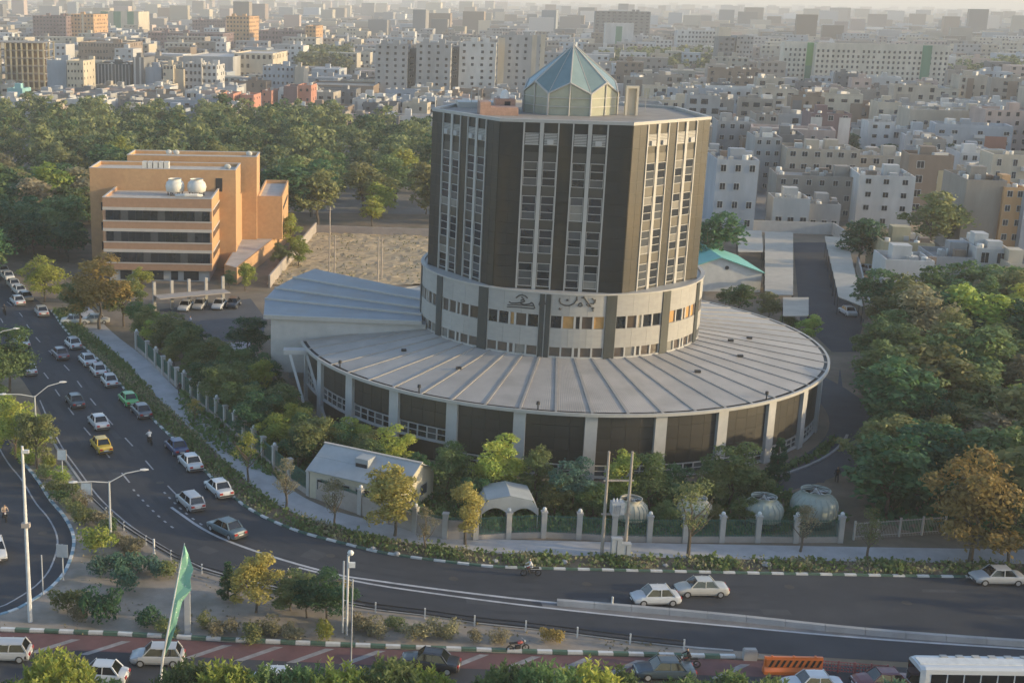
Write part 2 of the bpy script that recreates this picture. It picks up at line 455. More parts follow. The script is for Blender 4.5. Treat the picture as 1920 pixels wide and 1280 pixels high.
# dry lot behind the fan wing
def lumpy(poly, z, step, amp, seed):
    r = random.Random(seed)
    xs = [p[0] for p in poly]; ys = [p[1] for p in poly]
    nx = int((max(xs)-min(xs))/step)+2; ny = int((max(ys)-min(ys))/step)+2
    from mathutils.geometry import intersect_point_line
    mb = MB(); vid = {}
    def inside(x, y):
        c = False; j = len(poly)-1
        for i in range(len(poly)):
            if (poly[i][1] > y) != (poly[j][1] > y) and x < (poly[j][0]-poly[i][0])*(y-poly[i][1])/(poly[j][1]-poly[i][1]) + poly[i][0]: c = not c
            j = i
        return c
    for i in range(nx):
        for j in range(ny):
            x, y = min(xs)+i*step, min(ys)+j*step
            h = z + r.random()*amp + amp*0.6*math.sin(x*.7)*math.sin(y*.53)
            vid[i, j] = len(mb.v); mb.v.append((x + r.uniform(-.2, .2)*step, y + r.uniform(-.2, .2)*step, max(h, z)))
    for i in range(nx-1):
        for j in range(ny-1):
            x, y = min(xs)+(i+.5)*step, min(ys)+(j+.5)*step
            if inside(x, y): mb.f.append((vid[i, j], vid[i+1, j], vid[i+1, j+1], vid[i, j+1])); mb.m.append(0)
    return mb
lot = [G(u, v).to_2d() for u, v in [(500,535),(810,535),(830,432),(596,432)]]
struct(lumpy([(p.x, p.y) for p in lot], 0.02, 0.8, 0.22, 3).build('dry_lot', M_DIRT), 'bare sandy lot behind the fan roof')
# ------------------------------------------------------------------ round office building with granite tower
M_GRAN = mat('dark_granite', (0.012, 0.0125, 0.013), 0.42, 0.3, 0.5, 0.0, spec=0.6, streak=0.3, orand=0.3, stain=((0.05, 0.035, 0.016), 0.3, 0.7))
M_GRAN2 = mat('dark_granite_slab', (0.026, 0.022, 0.017), 0.44, 0.22, 0.6, spec=1.0, orand=0.2)
M_PILD = mat('grey_green_granite', (0.045, 0.05, 0.048), 0.45, 0.2, 0.7, streak=0.4)
M_TRAV = mat('travertine', (0.335, 0.322, 0.30), 0.75, 0.10, 0.8, 0.15, 6, orand=0.05, streak=3.0)
M_STONE = mat('grey_stone', (0.42, 0.41, 0.395), 0.8, 0.12, 0.7, 0.2, 6)
M_ALU = mat('pale_aluminium', (0.40, 0.385, 0.36), 0.5, 0.08, 2, metal=0.0)
M_GLASS = glassmat('window_glass_dark', (0.022, 0.026, 0.032), 0.08)
M_GLASS2 = glassmat('window_glass_grey', (0.075, 0.08, 0.085), 0.10)
M_GLASS3 = glassmat('window_blind_pale', (0.20, 0.19, 0.17), 0.25)
M_OCH = mat('ochre_blind', (0.42, 0.24, 0.085), 0.6, 0.2, 2)
M_OCH2 = mat('cream_blind', (0.45, 0.37, 0.25), 0.6, 0.2, 2)
M_BROWNG = glassmat('brown_glass', (0.085, 0.065, 0.05), 0.15)
M_DARK = mat('dark_metal', (0.03, 0.03, 0.033), 0.5)
M_LETTER = mat('letter_bronze', (0.055, 0.05, 0.045), 0.5)
M_DECK = mat('roof_membrane', (0.30, 0.265, 0.23), 0.9, 0.25, 0.4)
M_LGLASS = mat('lantern_glass', (0.34, 0.35, 0.28), 0.12, 0.15, 0.5, spec=0.8)
M_LROOF = mat('lantern_roof_glass', (0.19, 0.255, 0.25), 0.16, 0.15, 0.6, spec=0.8, orand=0.12)

def roofmetal(name, col):
    m = mat(name, col, 0.5, 0.16, 0.30, spec=0.5, orand=0.05, stain=((0.27, 0.245, 0.22), 0.22, 0.6))
    n, l = m.node_tree.nodes, m.node_tree.links
    uv = n.new('ShaderNodeUVMap'); wv = n.new('ShaderNodeTexWave'); wv.inputs['Scale'].default_value = 1.7
    l.new(uv.outputs[0], wv.inputs['Vector'])
    bp = n.new('ShaderNodeBump'); bp.inputs['Strength'].default_value = 0.22; bp.inputs['Distance'].default_value = 0.06
    l.new(wv.outputs['Fac'], bp.inputs['Height']); l.new(bp.outputs[0], n['Principled BSDF'].inputs['Normal'])
    return m
M_ROOF = roofmetal('pale_metal_sheet', (0.385, 0.355, 0.325))
M_ROOFB = roofmetal('blue_grey_metal_sheet', (0.25, 0.275, 0.305))
M_RIB = mat('roof_rib_metal', (0.31, 0.29, 0.27), 0.5, 0.15, 1)

ZE, ZD, ZP, ZT = 7.3, 9.07, 16.5, 35.3
RD, RE, RT = 17.08, 32.15, 16.45
bld = thing('office_building', 'seven-sided dark granite tower on a round stone drum ringed by a low circular metal roof', 'building', (CB.x, CB.y, 0))
OCC.append((CB.x, CB.y, 40))
def pol(r, a, z=0.0): return Vector((r*math.cos(R(a)), r*math.sin(R(a)), z))

# --- tower body
H0 = -75.5
corn = [pol(RT, H0 + 360/7*k) for k in range(7)]
mb = MB().prism([(p.x, p.y) for p in corn], ZP - 0.9, ZT - 0.35)
mb.build('tower_wall', M_GRAN, bld)
cap = MB()
for k in range(7):
    p, q = corn[k], corn[(k+1) % 7]
    d = (q-p).normalized(); L = (q-p).length
    M = TR(p.x, p.y) @ RZ(math.atan2(d.y, d.x))
    cap.box(-0.06, L+0.06, -0.10, 0.32, ZT-0.34, ZT, M)
cap.build('parapet', M_ALU, bld)
MB().prism([(p.x*.97, p.y*.97) for p in corn], ZT-0.34, ZT-0.30).build('roof_deck', M_DECK, bld)

SIDE = (corn[1]-corn[0]).length
cols = [(.190, .300), (.336, .440), (.562, .664), (.700, .806)]
stiles = [(.182, .012), (.318, .030), (.445, .0101), (.556, .0101), (.682, .030), (.815, .012)]
floors = [ZP + 0.15 + i*3.78 for i in range(4)]
WH = 2.72
stile_m = {}
for f, wd in stiles:
    if wd not in stile_m:
        stile_m[wd] = MB().box(-wd*SIDE/2, wd*SIDE/2, -0.16, 0.02, 0, ZT-0.36-(ZP-0.4)).mesh('mullion', M_ALU)
wins = {}
for f0, f1 in cols:
    W = (f1-f0)*SIDE
    fr = MB()
    fr.box(0, W, -.09, .01, .02, .09); fr.box(0, W, -.09, .01, WH-.09, WH-.02)
    fr.box(.02, .07, -.089, .01, .09, WH-.09); fr.box(W-.07, W-.02, -.089, .01, .09, WH-.09)
    fr.box(.07, W-.07, -.06, .01, .87, .93); fr.box(.07, W-.07, -.06, .01, 1.75, 1.81)
    gl = [MB().box(.07, W-.07, -.03, .012, z0, z1).mesh('pane', M_GLASS) for z0, z1 in ((.09, .86), (.94, 1.74), (1.82, WH-.09))]
    sp = MB().box(0.02, W-.02, -.04, .012, 0.04, 3.78-WH-.04).mesh('spandrel', M_GRAN2)
    lo = MB()
    for i in range(7): lo.box(.05, W-.05, -.09, .0, .06+i*.17, .06+i*.17+.11)
    lo.box(0, W, -.1, .01, 0, .05); lo.box(0, W, -.1, .01, 1.25, 1.31)
    lv = lo.mesh('louvre', M_ALU)
    ac = MB().box(W*.25, W*.72, -.32, -.1, .1, .62).mesh('air_conditioner', M_STONE)
    wins[f0] = (W, fr.mesh('window', M_ALU), gl, sp, lv, ac, MB().box(.02, W-.02, -.045, .012, 0, 1.0).mesh('spandrel', M_GRAN2))
wr = random.Random(5)
for k in range(7):
    p, q = corn[k], corn[(k+1) % 7]
    d = (q-p).normalized(); ang = math.atan2(d.y, d.x)
    F = TR(p.x, p.y) @ RZ(ang)
    for f, wd in stiles:
        obj('mullion', stile_m[wd], bld, mtx=F @ TR(f*SIDE, 0, ZP-0.4))
    for f0, f1 in cols:
        W, fm, gl, sp, lv, ac, sp2 = wins[f0]
        for z in floors:
            wo = obj('window', fm, bld, mtx=F @ TR(f0*SIDE, 0, z))
            for g_ in gl:
                po = obj('pane', g_, wo)
                r_ = wr.random()
                if r_ > .62: setmat(po, M_GLASS2 if r_ < .93 else M_GLASS3)
            obj('spandrel', sp, bld, mtx=F @ TR(f0*SIDE, 0, z+WH))
        zl = floors[-1] + 3.78 + 0.75
        lo_ = obj('louvre', lv, bld, mtx=F @ TR(f0*SIDE, 0, zl))
        if wr.random() < .6: obj('air_conditioner', ac, lo_)
# stone cladding slabs on the blank strips of the faces in view
ROWS = 15; rh = (ZT-.36-(ZP-.15))/ROWS
clad = {}
def clad_mesh(wd_):
    kk = round(wd_, 3)
    if kk not in clad: clad[kk] = MB().box(.012, wd_-.012, -.05, .01, .012, rh-.012).mesh('cladding_slab', M_GRAN)
    return clad[kk]
for k in (5, 6, 0):
    p, q = corn[k], corn[(k+1) % 7]; d = (q-p).normalized(); F = TR(p.x, p.y) @ RZ(math.atan2(d.y, d.x))
    for f0, f1 in ((.004, .089), (.089, .174), (.453, .548), (.823, .909), (.909, .996)):
        for r_ in range(ROWS): obj('cladding_slab', clad_mesh((f1-f0)*SIDE), bld, mtx=F @ TR(f0*SIDE, 0, ZP-.15 + rh*r_))
# --- drum
NP = 14
pil_a = [-104.9 + 24.8*(k-3) for k in range(NP)]
pil_w = 4.1
def arc(a0, a1, r, n): return [pol(r, a0 + (a1-a0)*i/n) for i in range(n+1)]
def curved_slab(a0, a1, r0, r1, z0, z1, n=6):
    m_ = MB(); o = arc(a0, a1, r1, n); i_ = arc(a0, a1, r0, n)
    m_.prism([(p.x, p.y) for p in o] + [(p.x, p.y) for p in i_[::-1]], z0, z1, bottom=True)
    return m_
core = MB().prism([(p.x, p.y) for p in arc(0, 360, RD-.75, 84)[:-1]], ZD-2.2, ZP-1.0)
core.build('drum_core', M_BROWNG, bld)
rail = MB()
rail.prism([(p.x, p.y) for p in arc(0, 360, RD+.12, 84)[:-1]], ZP-.16, ZP+.0, bottom=True, top=False)
rail.lathe([(RD+.12, ZP), (RD-.35, ZP), (RD-.35, ZP-.9)], 84)
rail.build('drum_coping', M_ALU, bld)
def lathe_wall(name, m, z0, z1, r=RD):
    b_ = MB(); b_.lathe([(r-.3, z0), (r, z0), (r, z1), (r-.3, z1)], 112)
    return b_.build(name, m, bld)
lathe_wall('drum_base_course', M_ALU, ZD-.25, ZD+.16, RD+.02)
zb = [(ZD+.16, ZD+1.22, 'w'), (ZD+1.22, ZD+3.42, 'p'), (ZD+3.42, ZD+4.82, 'w'), (ZD+4.82, ZP-.16, 'p')]
for k in range(NP):
    a0 = pil_a[k]; a1 = pil_a[(k+1) % NP] + (360 if k == NP-1 else 0)
    # pilaster
    for half in ((-1, 1) if k == 3 else (0,)):
        hw = pil_w/2 if half == 0 else pil_w*.225
        am = a0 if half == 0 else a0 + half*pil_w*.275
        curved_slab(am-hw, am+hw, RD-.4, RD+.10, ZD-.1, ZP-.17, 2).build('pilaster', M_PILD, bld)
    if k == 3:
        curved_slab(a0-.14*pil_w, a0+.14*pil_w, RD-.4, RD+.02, ZD-.1, ZP-.17, 1).build('pilaster_groove', M_STONE, bld)
    b0, b1 = a0 + pil_w/2, a1 - pil_w/2
    for z0, z1, t_ in zb:
        if t_ == 'p':
            n_ = 3
            for i in range(n_):
                c0 = b0 + (b1-b0)*i/n_ + .03; c1 = b0 + (b1-b0)*(i+1)/n_ - .03
                curved_slab(c0, c1, RD-.35, RD, z0+.01, z1-.01, 3).build('stone_panel', M_TRAV, bld)
        else:
            W_ = b1-b0
            lay = [(.015, .205), (.235, .425), (.465, .535), (.575, .765), (.795, .985)]
            for i, (x0, x1) in enumerate(lay):
                r_ = wr.random()
                if z0 > ZD+2:
                    m_ = M_GLASS if r_ < .28 else M_OCH if r_ < .62 else M_OCH2 if r_ < .8 else M_BROWNG
                    if k in (0, 1, 2) and r_ > .4: m_ = M_BROWNG
                else:
                    m_ = M_BROWNG if r_ < .75 else M_GLASS3
                wo = curved_slab(b0+W_*x0, b0+W_*x1, RD-.6, RD-.20, z0, z1, 2).build('window', m_, bld)
            for x0, x1 in ((0, .015), (.205, .235), (.425, .465), (.535, .575), (.765, .795), (.985, 1)):
                curved_slab(b0+W_*x0, b0+W_*x1, RD-.55, RD-.04, z0, z1, 1).build('window_mullion', M_ALU, bld)
# --- lettering on the drum, strokes traced on the wall
def let(strokes, wd=0.10):
    L = MB()
    for pts in strokes:
        w_ = wd
        if isinstance(pts[0], (int, float)): w_ = pts[0]; pts = pts[1:]
        P3 = []
        for (cu, cv) in pts:
            u, v = 920 + cu/6.857, 520 + cv/6.857
            # meet the drum surface
            z = 15.0
            for _ in range(12):
                g_ = G(u, v, z).to_2d() - CB
                # march along the viewing ray to the cylinder
                e = g_.length - (RD+.05)
                z -= e*0.18
            ang = math.degrees(math.atan2(g_.y, g_.x))
            P3.append(pol(RD+.04, ang, z))
        L.tube(P3, w_*.8, 5)
    return L
strokes = [[(890,265),(882,305),(905,340),(960,362),(1010,364),(1065,340),(1100,300),(1108,255)], [.16,(972,292),(1000,290)], [.15,(880,395),(905,412)],
  [(1120,362),(1150,375),(1182,362),(1165,330),(1140,335),(1130,358)], [(1165,258),(1200,262),(1225,285)], [(1195,248),(1230,300),(1262,345),(1290,375)], [(1230,345),(1262,372),(1295,372)],
  [(1305,270),(1338,300),(1325,340),(1285,335)], [(1345,285),(1340,330)], [.16,(1300,395),(1330,395)], [.16,(1312,425),(1320,425)], [(1108,250),(1112,300)],
  [(620,352),(640,305),(672,300),(692,330),(670,358),(625,362)], [(690,300),(700,350)],
  [.10,(235,312),(265,330),(330,330),(395,322),(440,305),(415,285),(385,300)], [.10,(325,262),(365,232),(405,225),(445,240),(475,268)], [.08,(395,250),(425,275),(430,305)],
  [.10,(380,332),(430,350),(500,340),(530,322)], [.09,(535,325),(552,355),(568,400)], [.08,(215,352),(330,352),(440,360),(545,366)], [.09,(210,378),(330,380),(450,392),(560,402)]]
for st_ in strokes: let([st_]).build('letter_stroke', M_LETTER, bld)

# --- ring wall and pilasters
ring0, ring1 = -172.0, 148.0
RW = RE - 0.55
ra_ = [-106.0 + 13.2*k for k in range(-5, 20)]
core = MB(); o = arc(ring0, ring1, RW-.45, 90)
core.add([(p.x, p.y, z) for p in o for z in (0, ZE-.15)], [(2*i, 2*i+2, 2*i+3, 2*i+1) for i in range(90)])
core.build('ring_wall', M_DARK, bld)
pw = 1.25
pm = MB().box(-.55, .12, -pw/2, pw/2, 0, ZE-.12).mesh('pilaster', M_STONE)
NB = len(ra_)
slab_cache = {}
for k, a in enumerate(ra_):
    obj('pilaster', pm, bld, mtx=RZ(R(a)) @ TR(RW, 0, 0))
    if k == NB-1: break
    a1 = ra_[k+1]; hp = math.degrees(pw/2/RW)
    b0, b1 = a+hp, a1-hp
    left = k < 4; whitepan = (k == 11); lowwin = (k == 12)
    if left: rows = [(3.9, 5.5), (5.5, 7.05)]; wz = (2.35, 3.75)
    else: rows = [(1.75, 3.08), (3.08, 4.4), (4.4, 5.72), (5.72, 7.05)]; wz = (.35, 1.55)
    if whitepan: rows = [(3.6, 4.75), (4.75, 5.9), (5.9, 7.05)]; wz = (.35, 1.2)
    if lowwin: rows = [(3.2, 4.5), (4.5, 5.8), (5.8, 7.05)]; wz = (1.7, 3.0)
    vis = -175 < a < 20
    nc = 4 if vis else 1
    for z0, z1 in rows + ([(0.2, 2.2)] if left else []):
        key = (round(z1-z0, 3), nc)
        if key not in slab_cache:
            slab_cache[key] = curved_slab(-(b1-b0)/nc/2+.03, (b1-b0)/nc/2-.03, RW-.44, RW-.26, .012, z1-z0-.012, 2).mesh('granite_slab', M_GRAN2)
        for i in range(nc):
            am = b0 + (b1-b0)*(i+.5)/nc
            obj('granite_slab', slab_cache[key], bld, mtx=TR(0, 0, z0) @ RZ(R(am)))
    if whitepan:
        curved_slab(b0, b1, RW-.44, RW-.22, 1.3, 3.58, 4).build('white_panel', M_WHITE, bld)
    # window band
    if vis:
        curved_slab(b0, b1, RW-.44, RW-.05, wz[0]-.16, wz[0]-.02, 4).build('window_sill', M_STONE, bld)
        for i in range(5):
            c0 = b0 + (b1-b0)*i/5; c1 = b0 + (b1-b0)*(i+1)/5
            wo = MB(); 
            for s_ in (curved_slab(c0, c1, RW-.44, RW-.22, wz[0], wz[0]+.08, 1), curved_slab(c0, c1, RW-.44, RW-.22, wz[1]-.08, wz[1], 1), curved_slab(c0, c0+.14, RW-.44, RW-.22, wz[0]+.08, wz[1]-.08, 1), curved_slab(c1-.14, c1, RW-.44, RW-.22, wz[0]+.08, wz[1]-.08, 1),
                       curved_slab(c0+.14, c1-.14, RW-.44, RW-.23, (wz[0]+wz[1])/2-.04, (wz[0]+wz[1])/2+.04, 1)): wo.add(s_.v, s_.f)
            w_ = wo.build('window', M_ALU, bld)
            curved_slab(c0+.14, c1-.14, RW-.44, RW-.32, wz[0]+.08, wz[1]-.08, 1).build('pane', M_GLASS if i % 3 else M_GLASS2, w_)

# --- ring roof: sheets between ribs
eave = MB()
for (r0, r1, z0, z1) in ((RE-.22, RE+.06, ZE-.24, ZE+.09),):
    s_ = curved_slab(ring0-1, ring1+1, r0, r1, z0, z1, 120); eave.add(s_.v, s_.f)
roof = eave.build('ring_roof', M_ALU, bld)
MB().add(curved_slab(ring0-1, ring1+1, RE-.75, RE-.22, ZE-.2, ZE-.06, 120).v, curved_slab(ring0-1, ring1+1, RE-.75, RE-.22, ZE-.2, ZE-.06, 120).f).build('gutter', M_DARK, roof)
def zr(r): return ZE + (ZD-ZE)*(RE-r)/(RE-RD)
da = 6.6
def roof_sheet():
    n = 5; me_v, me_f, uvs = [], [], []
    rs = [RD-.3, 21, 25, 28.5, RE-.62]
    for r in rs:
        for i in range(n+1):
            a = -da/2 + da*i/n
            me_v.append(pol(r, a, zr(r)))
            uvs.append((a*R(1)*25, r))
    for j in range(len(rs)-1):
        for i in range(n): me_f.append((j*(n+1)+i, (j+1)*(n+1)+i, (j+1)*(n+1)+i+1, j*(n+1)+i+1))
    me = bpy.data.meshes.new('roof_sheet'); me.from_pydata(me_v, [], me_f); me.materials.append(M_ROOF)
    ul = me.uv_layers.new(name='UVMap')
    for lp in me.loops: ul.data[lp.index].uv = uvs[lp.vertex_index]
    return me
rsm = roof_sheet()
rib = MB(); 
rib.add([pol(RD-.2, 0, zr(RD-.2)) + Vector((0, s*.13, h)) for h in (0, .09) for s in (-1, 1)] + [pol(RE-.25, 0, zr(RE-.25)) + Vector((0, s*.13, h)) for h in (0, .09) for s in (-1, 1)], [(2,3,7,6), (0,2,6,4), (3,1,5,7), (4,6,7,5)])
ribm = rib.mesh('roof_rib', M_RIB)
a = -106.0 - 13.2*5
while a < ring1 - 1:
    obj('roof_sheet', rsm, roof, mtx=RZ(R(a + da/2)))
    obj('roof_rib', ribm, roof, mtx=RZ(R(a)))
    a += da
# black vents and downpipe heads along the eave
vent = MB().cyl((0, 0), .07, .07, 0, .75, 6).cyl((0, 0), .2, .17, .62, .95, 8).mesh('roof_vent', M_DARK)
for u, v in [(783, 738), (1008, 770), (1432, 748), (640, 690)]:
    g_ = G(u, v, ZE).to_2d() - CB; an = math.degrees(math.atan2(g_.y, g_.x))
    q = pol(RE-.5, an, ZE); obj('roof_vent', vent, roof, (q.x, q.y, q.z))
sm = MB().box(-.3, .3, -.2, .2, 0, .28).mesh('roof_hatch', M_DARK)
for u, v in [(1308, 698), (1388, 669), (1405, 635), (757, 658), (860, 692), (1370, 640)]:
    z = 8.2
    for _ in range(20):
        g_ = G(u, v, z).to_2d() - CB; z = zr(g_.length)
    obj('roof_hatch', sm, roof, (g_.x, g_.y, z))

# --- lantern on the tower
LZ0, LV, LPk, LA_, LR = ZT-.3, 37.5, 38.75, 42.9, 5.65
lan = MB()
lv_ = [pol(LR, H0 + 360/7*k, LV) for k in range(7)]
pk = [(lv_[k].to_2d() + lv_[(k+1) % 7].to_2d())/2*1.03 for k in range(7)]
pk = [Vector((p.x, p.y, LPk)) for p in pk]
for k in range(7):
    lan.tube([(lv_[k].x, lv_[k].y, LZ0), lv_[k]], .13, 5)
    lan.tube([lv_[k], pk[k], lv_[(k+1) % 7]], .12, 5)
    lan.tube([pk[k], (0, 0, LA_)], .085, 5); lan.tube([lv_[k], (0, 0, LA_)], .06, 5)
    m_ = pk[k]; lan.tube([(m_.x, m_.y, LZ0), (m_.x, m_.y, LPk)], .08, 5)
    for h in (1.0, 2.0): lan.tube([(lv_[k].x, lv_[k].y, LZ0+h), (m_.x, m_.y, LZ0+h), (lv_[(k+1) % 7].x, lv_[(k+1) % 7].y, LZ0+h)], .06, 4)
lan.tube([(0, 0, LA_-.3), (0, 0, LA_+.7)], .06, 5)
lano = lan.build('lantern', M_ALU, bld)
for k in range(7):
    p, q = lv_[k]*.985, lv_[(k+1) % 7]*.985; m_ = pk[k]*.985
    for s_, e_ in ((p, m_), (m_, q)):
        MB().add([(s_.x, s_.y, LZ0), (e_.x, e_.y, LZ0), (e_.x, e_.y, LPk if e_ is m_ else LV), (s_.x, s_.y, LPk if s_ is m_ else LV)], [(0,1,2,3)]).build('glass_pane', M_LGLASS, lano)
        a_ = (lv_[k] if s_ is p else pk[k]); b_ = (pk[k] if s_ is p else lv_[(k+1) % 7])
        MB().add([a_, b_, (0, 0, LA_)], [(0,1,2)]).build('roof_pane', M_LROOF, lano)
# roof huts
M_BRICKW = mat('pale_red_brick', (0.40, 0.25, 0.19), 0.9, 0.2, 3)
M_CREAM = mat('cream_render', (0.58, 0.51, 0.40), 0.85, 0.12, 1)
hut = MB().box(-1.2, 1.2, -.9, .9, 0, 1.6).build('roof_hut', M_BRICKW, bld, loc=(-8.0, -1.0, ZT-.3))
MB().lathe([(.55, 1.6), (.5, 2.1), (.3, 2.5), (0.01, 2.65)], 10).build('white_dome', M_WHITE, hut, smooth=True)
MB().box(-.1, .6, -.93, -.88, .2, 1.3).build('hatch', M_DARK, hut)
h2 = MB(); h2.box(-.75, -.5, -.3, .3, 0, 3.1); h2.box(.5, .75, -.3, .3, 0, 3.1); h2.box(-.75, .75, -.31, .31, 3.1, 3.4); h2.box(-.5, .5, .15, .28, 0, 3.1)
h2.build('stair_door_frame', M_CREAM, bld, loc=(6.6, -3.2, ZT-.3))
MB().box(-2.2, 2.2, -1.6, 1.6, 0, .9).box(-2.2, -1, -1.5, 1.5, .9, 1.5).build('plant_box', M_BRICKW, bld, loc=(-9.2, -4.5, ZT-.3))
for i, (x, y, h) in enumerate([(-11.5, 3, 2.2), (-10.5, 4.5, 3.0), (-9, 5, 1.8), (9.5, 2, 2.4)]):
    MB().tube([(0, 0, 0), (0, 0, h)], .05, 4).tube([(-.5, 0, h*.85), (.5, 0, h*.85)], .03, 4).build('aerial', M_ALU, bld, loc=(x, y, ZT-.3))
MB().box(-3, 3, -2, 2, 0, .7).build('roof_plant', M_ALU, bld, loc=(-10, 6, ZT-.3))

# --- fan wing left of the drum
ZF = 10.0
def wl(u, v, z): g_ = G(u, v, z); return Vector((g_.x - CB.x, g_.y - CB.y, z))
seams = [((494, 592), (791, 604)), ((497, 560), (791, 590)), ((515, 540), (791, 578)), ((550, 520), (791, 562)), ((590, 503), (791, 545))]
zz = [ZF, ZF+.25, ZF+.5, ZF+.75, ZF+1.0]
pts = [(wl(*a, z), wl(*b, z)) for (a, b), z in zip(seams, zz)]
fan = None
for i in range(4):
    (a, b), (c, d_) = pts[i], pts[i+1]
    c2 = Vector((c.x, c.y, zz[i]+.18)); d2 = Vector((d_.x, d_.y, zz[i]+.18))
    me = bpy.data.meshes.new('fan_roof_sheet')
    dn = Vector((0, 0, -.32))
    e1 = (c2-a); 
    me.from_pydata([a, b, d2, c2, a+dn, b+dn, c2+dn, d2+dn], [], [(0,1,2,3), (4,5,1,0), (6,4,0,3), (5,7,2,1)])
    me.materials.append(M_ROOFB)
    ul = me.uv_layers.new(name='UVMap')
    for lp in me.loops:
        co = me.vertices[lp.vertex_index].co; ul.data[lp.index].uv = (co.y*1.2, co.x)
    obj('fan_roof_sheet', me, bld)
    n_ = Vector((0, 0, 1)); t_ = (b-a).normalized(); s_ = Vector((-t_.y, t_.x, 0))
    fm = MB(); vs = []
    for p in (a, b):
        for off, h in ((-.16, -.34), (.22, -.34), (.22, .14), (-.16, .14)): vs.append(p + s_*off + n_*h)
    fm.add(vs, [(0,1,5,4), (1,2,6,5), (2,3,7,6), (3,0,4,7), (3,2,1,0), (4,5,6,7)]); fm.build('roof_fascia', M_ALU, bld)
a, b = pts[0]; c, d_ = pts[4]
inset = Vector((.9, .15, 0))
foot = [a+inset, b+Vector((.5, .25, 0)), d_+Vector((.6, 0, 0)), c+Vector((.8, -.3, 0))]
MB().prism([(p.x, p.y) for p in foot], 2.9, ZF-.36, bottom=True).build('fan_wing_wall', M_STONE, bld)
for t_ in (.04, .3, .6):
    p = foot[0].lerp(foot[3], t_); MB().box(-.35, .35, -.35, .35, 0, 2.9).build('column', M_STONE, bld, loc=(p.x+.6, p.y+.2, 0))
MB().prism([(p.x*0.9+2, p.y) for p in foot], 0, 2.85).build('undercroft_shade', M_DARK, bld)  # dark block stands in for the shade of the open undercroft
# slanted porch at the end of the ring wall
pa = wl(560, 655, ZE)
MB().box(-1.4, 1.4, -.7, .7, -.5, 0.0).build('porch_slab', M_STONE, bld, loc=(pa.x-.4, pa.y+.6, ZE-.1))
for dx in (-1.1, .9):
    MB().tube([(pa.x+dx, pa.y+.2, ZE-.5), (pa.x+dx+2.4, pa.y-4.6, 0.1)], .22, 4).build('slanted_strut', M_STONE, bld)
MB().box(-1.2, 1.2, -1.2, 1.2, 0, 2.4).build('porch_kiosk', M_WHITE, bld, loc=(pa.x-2.2, pa.y-2.0, 0))
# ------------------------------------------------------------------ orange brick office left of the tower
M_ORB = mat('orange_brick', (0.48, 0.29, 0.15), 0.85, 0.12, 1.5, 0.2, 10, stain=((0.42, 0.235, 0.12), 0.3, 0.5))
M_REDB = mat('red_brick_band', (0.37, 0.225, 0.145), 0.85, 0.12, 1.5, 0.2, 10)
M_BAND = mat('pale_band', (0.50, 0.46, 0.42), 0.8, 0.1, 1)
M_RGRAV = mat('pale_roof_gravel', (0.50, 0.45, 0.39), 0.95, 0.2, 0.6)
M_FRP = mat('white_fibreglass', (0.62, 0.60, 0.55), 0.5, 0.12, 1.5)

def walled_block(parent, x0, x1, y0, y1, z0, z1, m, par=0.5, deck=M_RGRAV, t=0.3, name='wall', cop=None):
    b = MB()
    b.add([(x0,y0,z0),(x1,y0,z0),(x1,y1,z0),(x0,y1,z0),(x0,y0,z1),(x1,y0,z1),(x1,y1,z1),(x0,y1,z1),
           (x0+t,y0+t,z1),(x1-t,y0+t,z1),(x1-t,y1-t,z1),(x0+t,y1-t,z1),(x0+t,y0+t,z1-par),(x1-t,y0+t,z1-par),(x1-t,y1-t,z1-par),(x0+t,y1-t,z1-par)],
          [(0,1,5,4),(1,2,6,5),(2,3,7,6),(3,0,4,7),(4,5,9,8),(5,6,10,9),(6,7,11,10),(7,4,8,11),(8,9,13,12),(9,10,14,13),(10,11,15,14),(11,8,12,15)])
    o = b.build(name, m, parent)
    MB().add([(x0+t,y0+t,z1-par+.004),(x1-t,y0+t,z1-par+.004),(x1-t,y1-t,z1-par+.004),(x0+t,y1-t,z1-par+.004)], [(0,1,2,3)]).build('roof_deck', deck, parent)
    if cop:
        c = MB()
        for bx in ((x0-.05,x1+.05,y0-.05,y0+t),(x0-.05,x1+.05,y1-t,y1+.05),(x0-.05,x0+t,y0+t,y1-t),(x1-t,x1+.05,y0+t,y1-t)): c.box(*bx, z1, z1+.1)
        c.build('coping', cop, parent)
    return o

ox = G(398, 530)
ob = thing('office_building', 'orange brick office of stepped blocks with dark ribbon windows and twin roof tanks', 'building', (ox.x, ox.y, 0), R(-1.0))
OCC.append((ox.x-10, ox.y+22, 32))
FW, FD, FH = 18.6, 14.0, 14.45
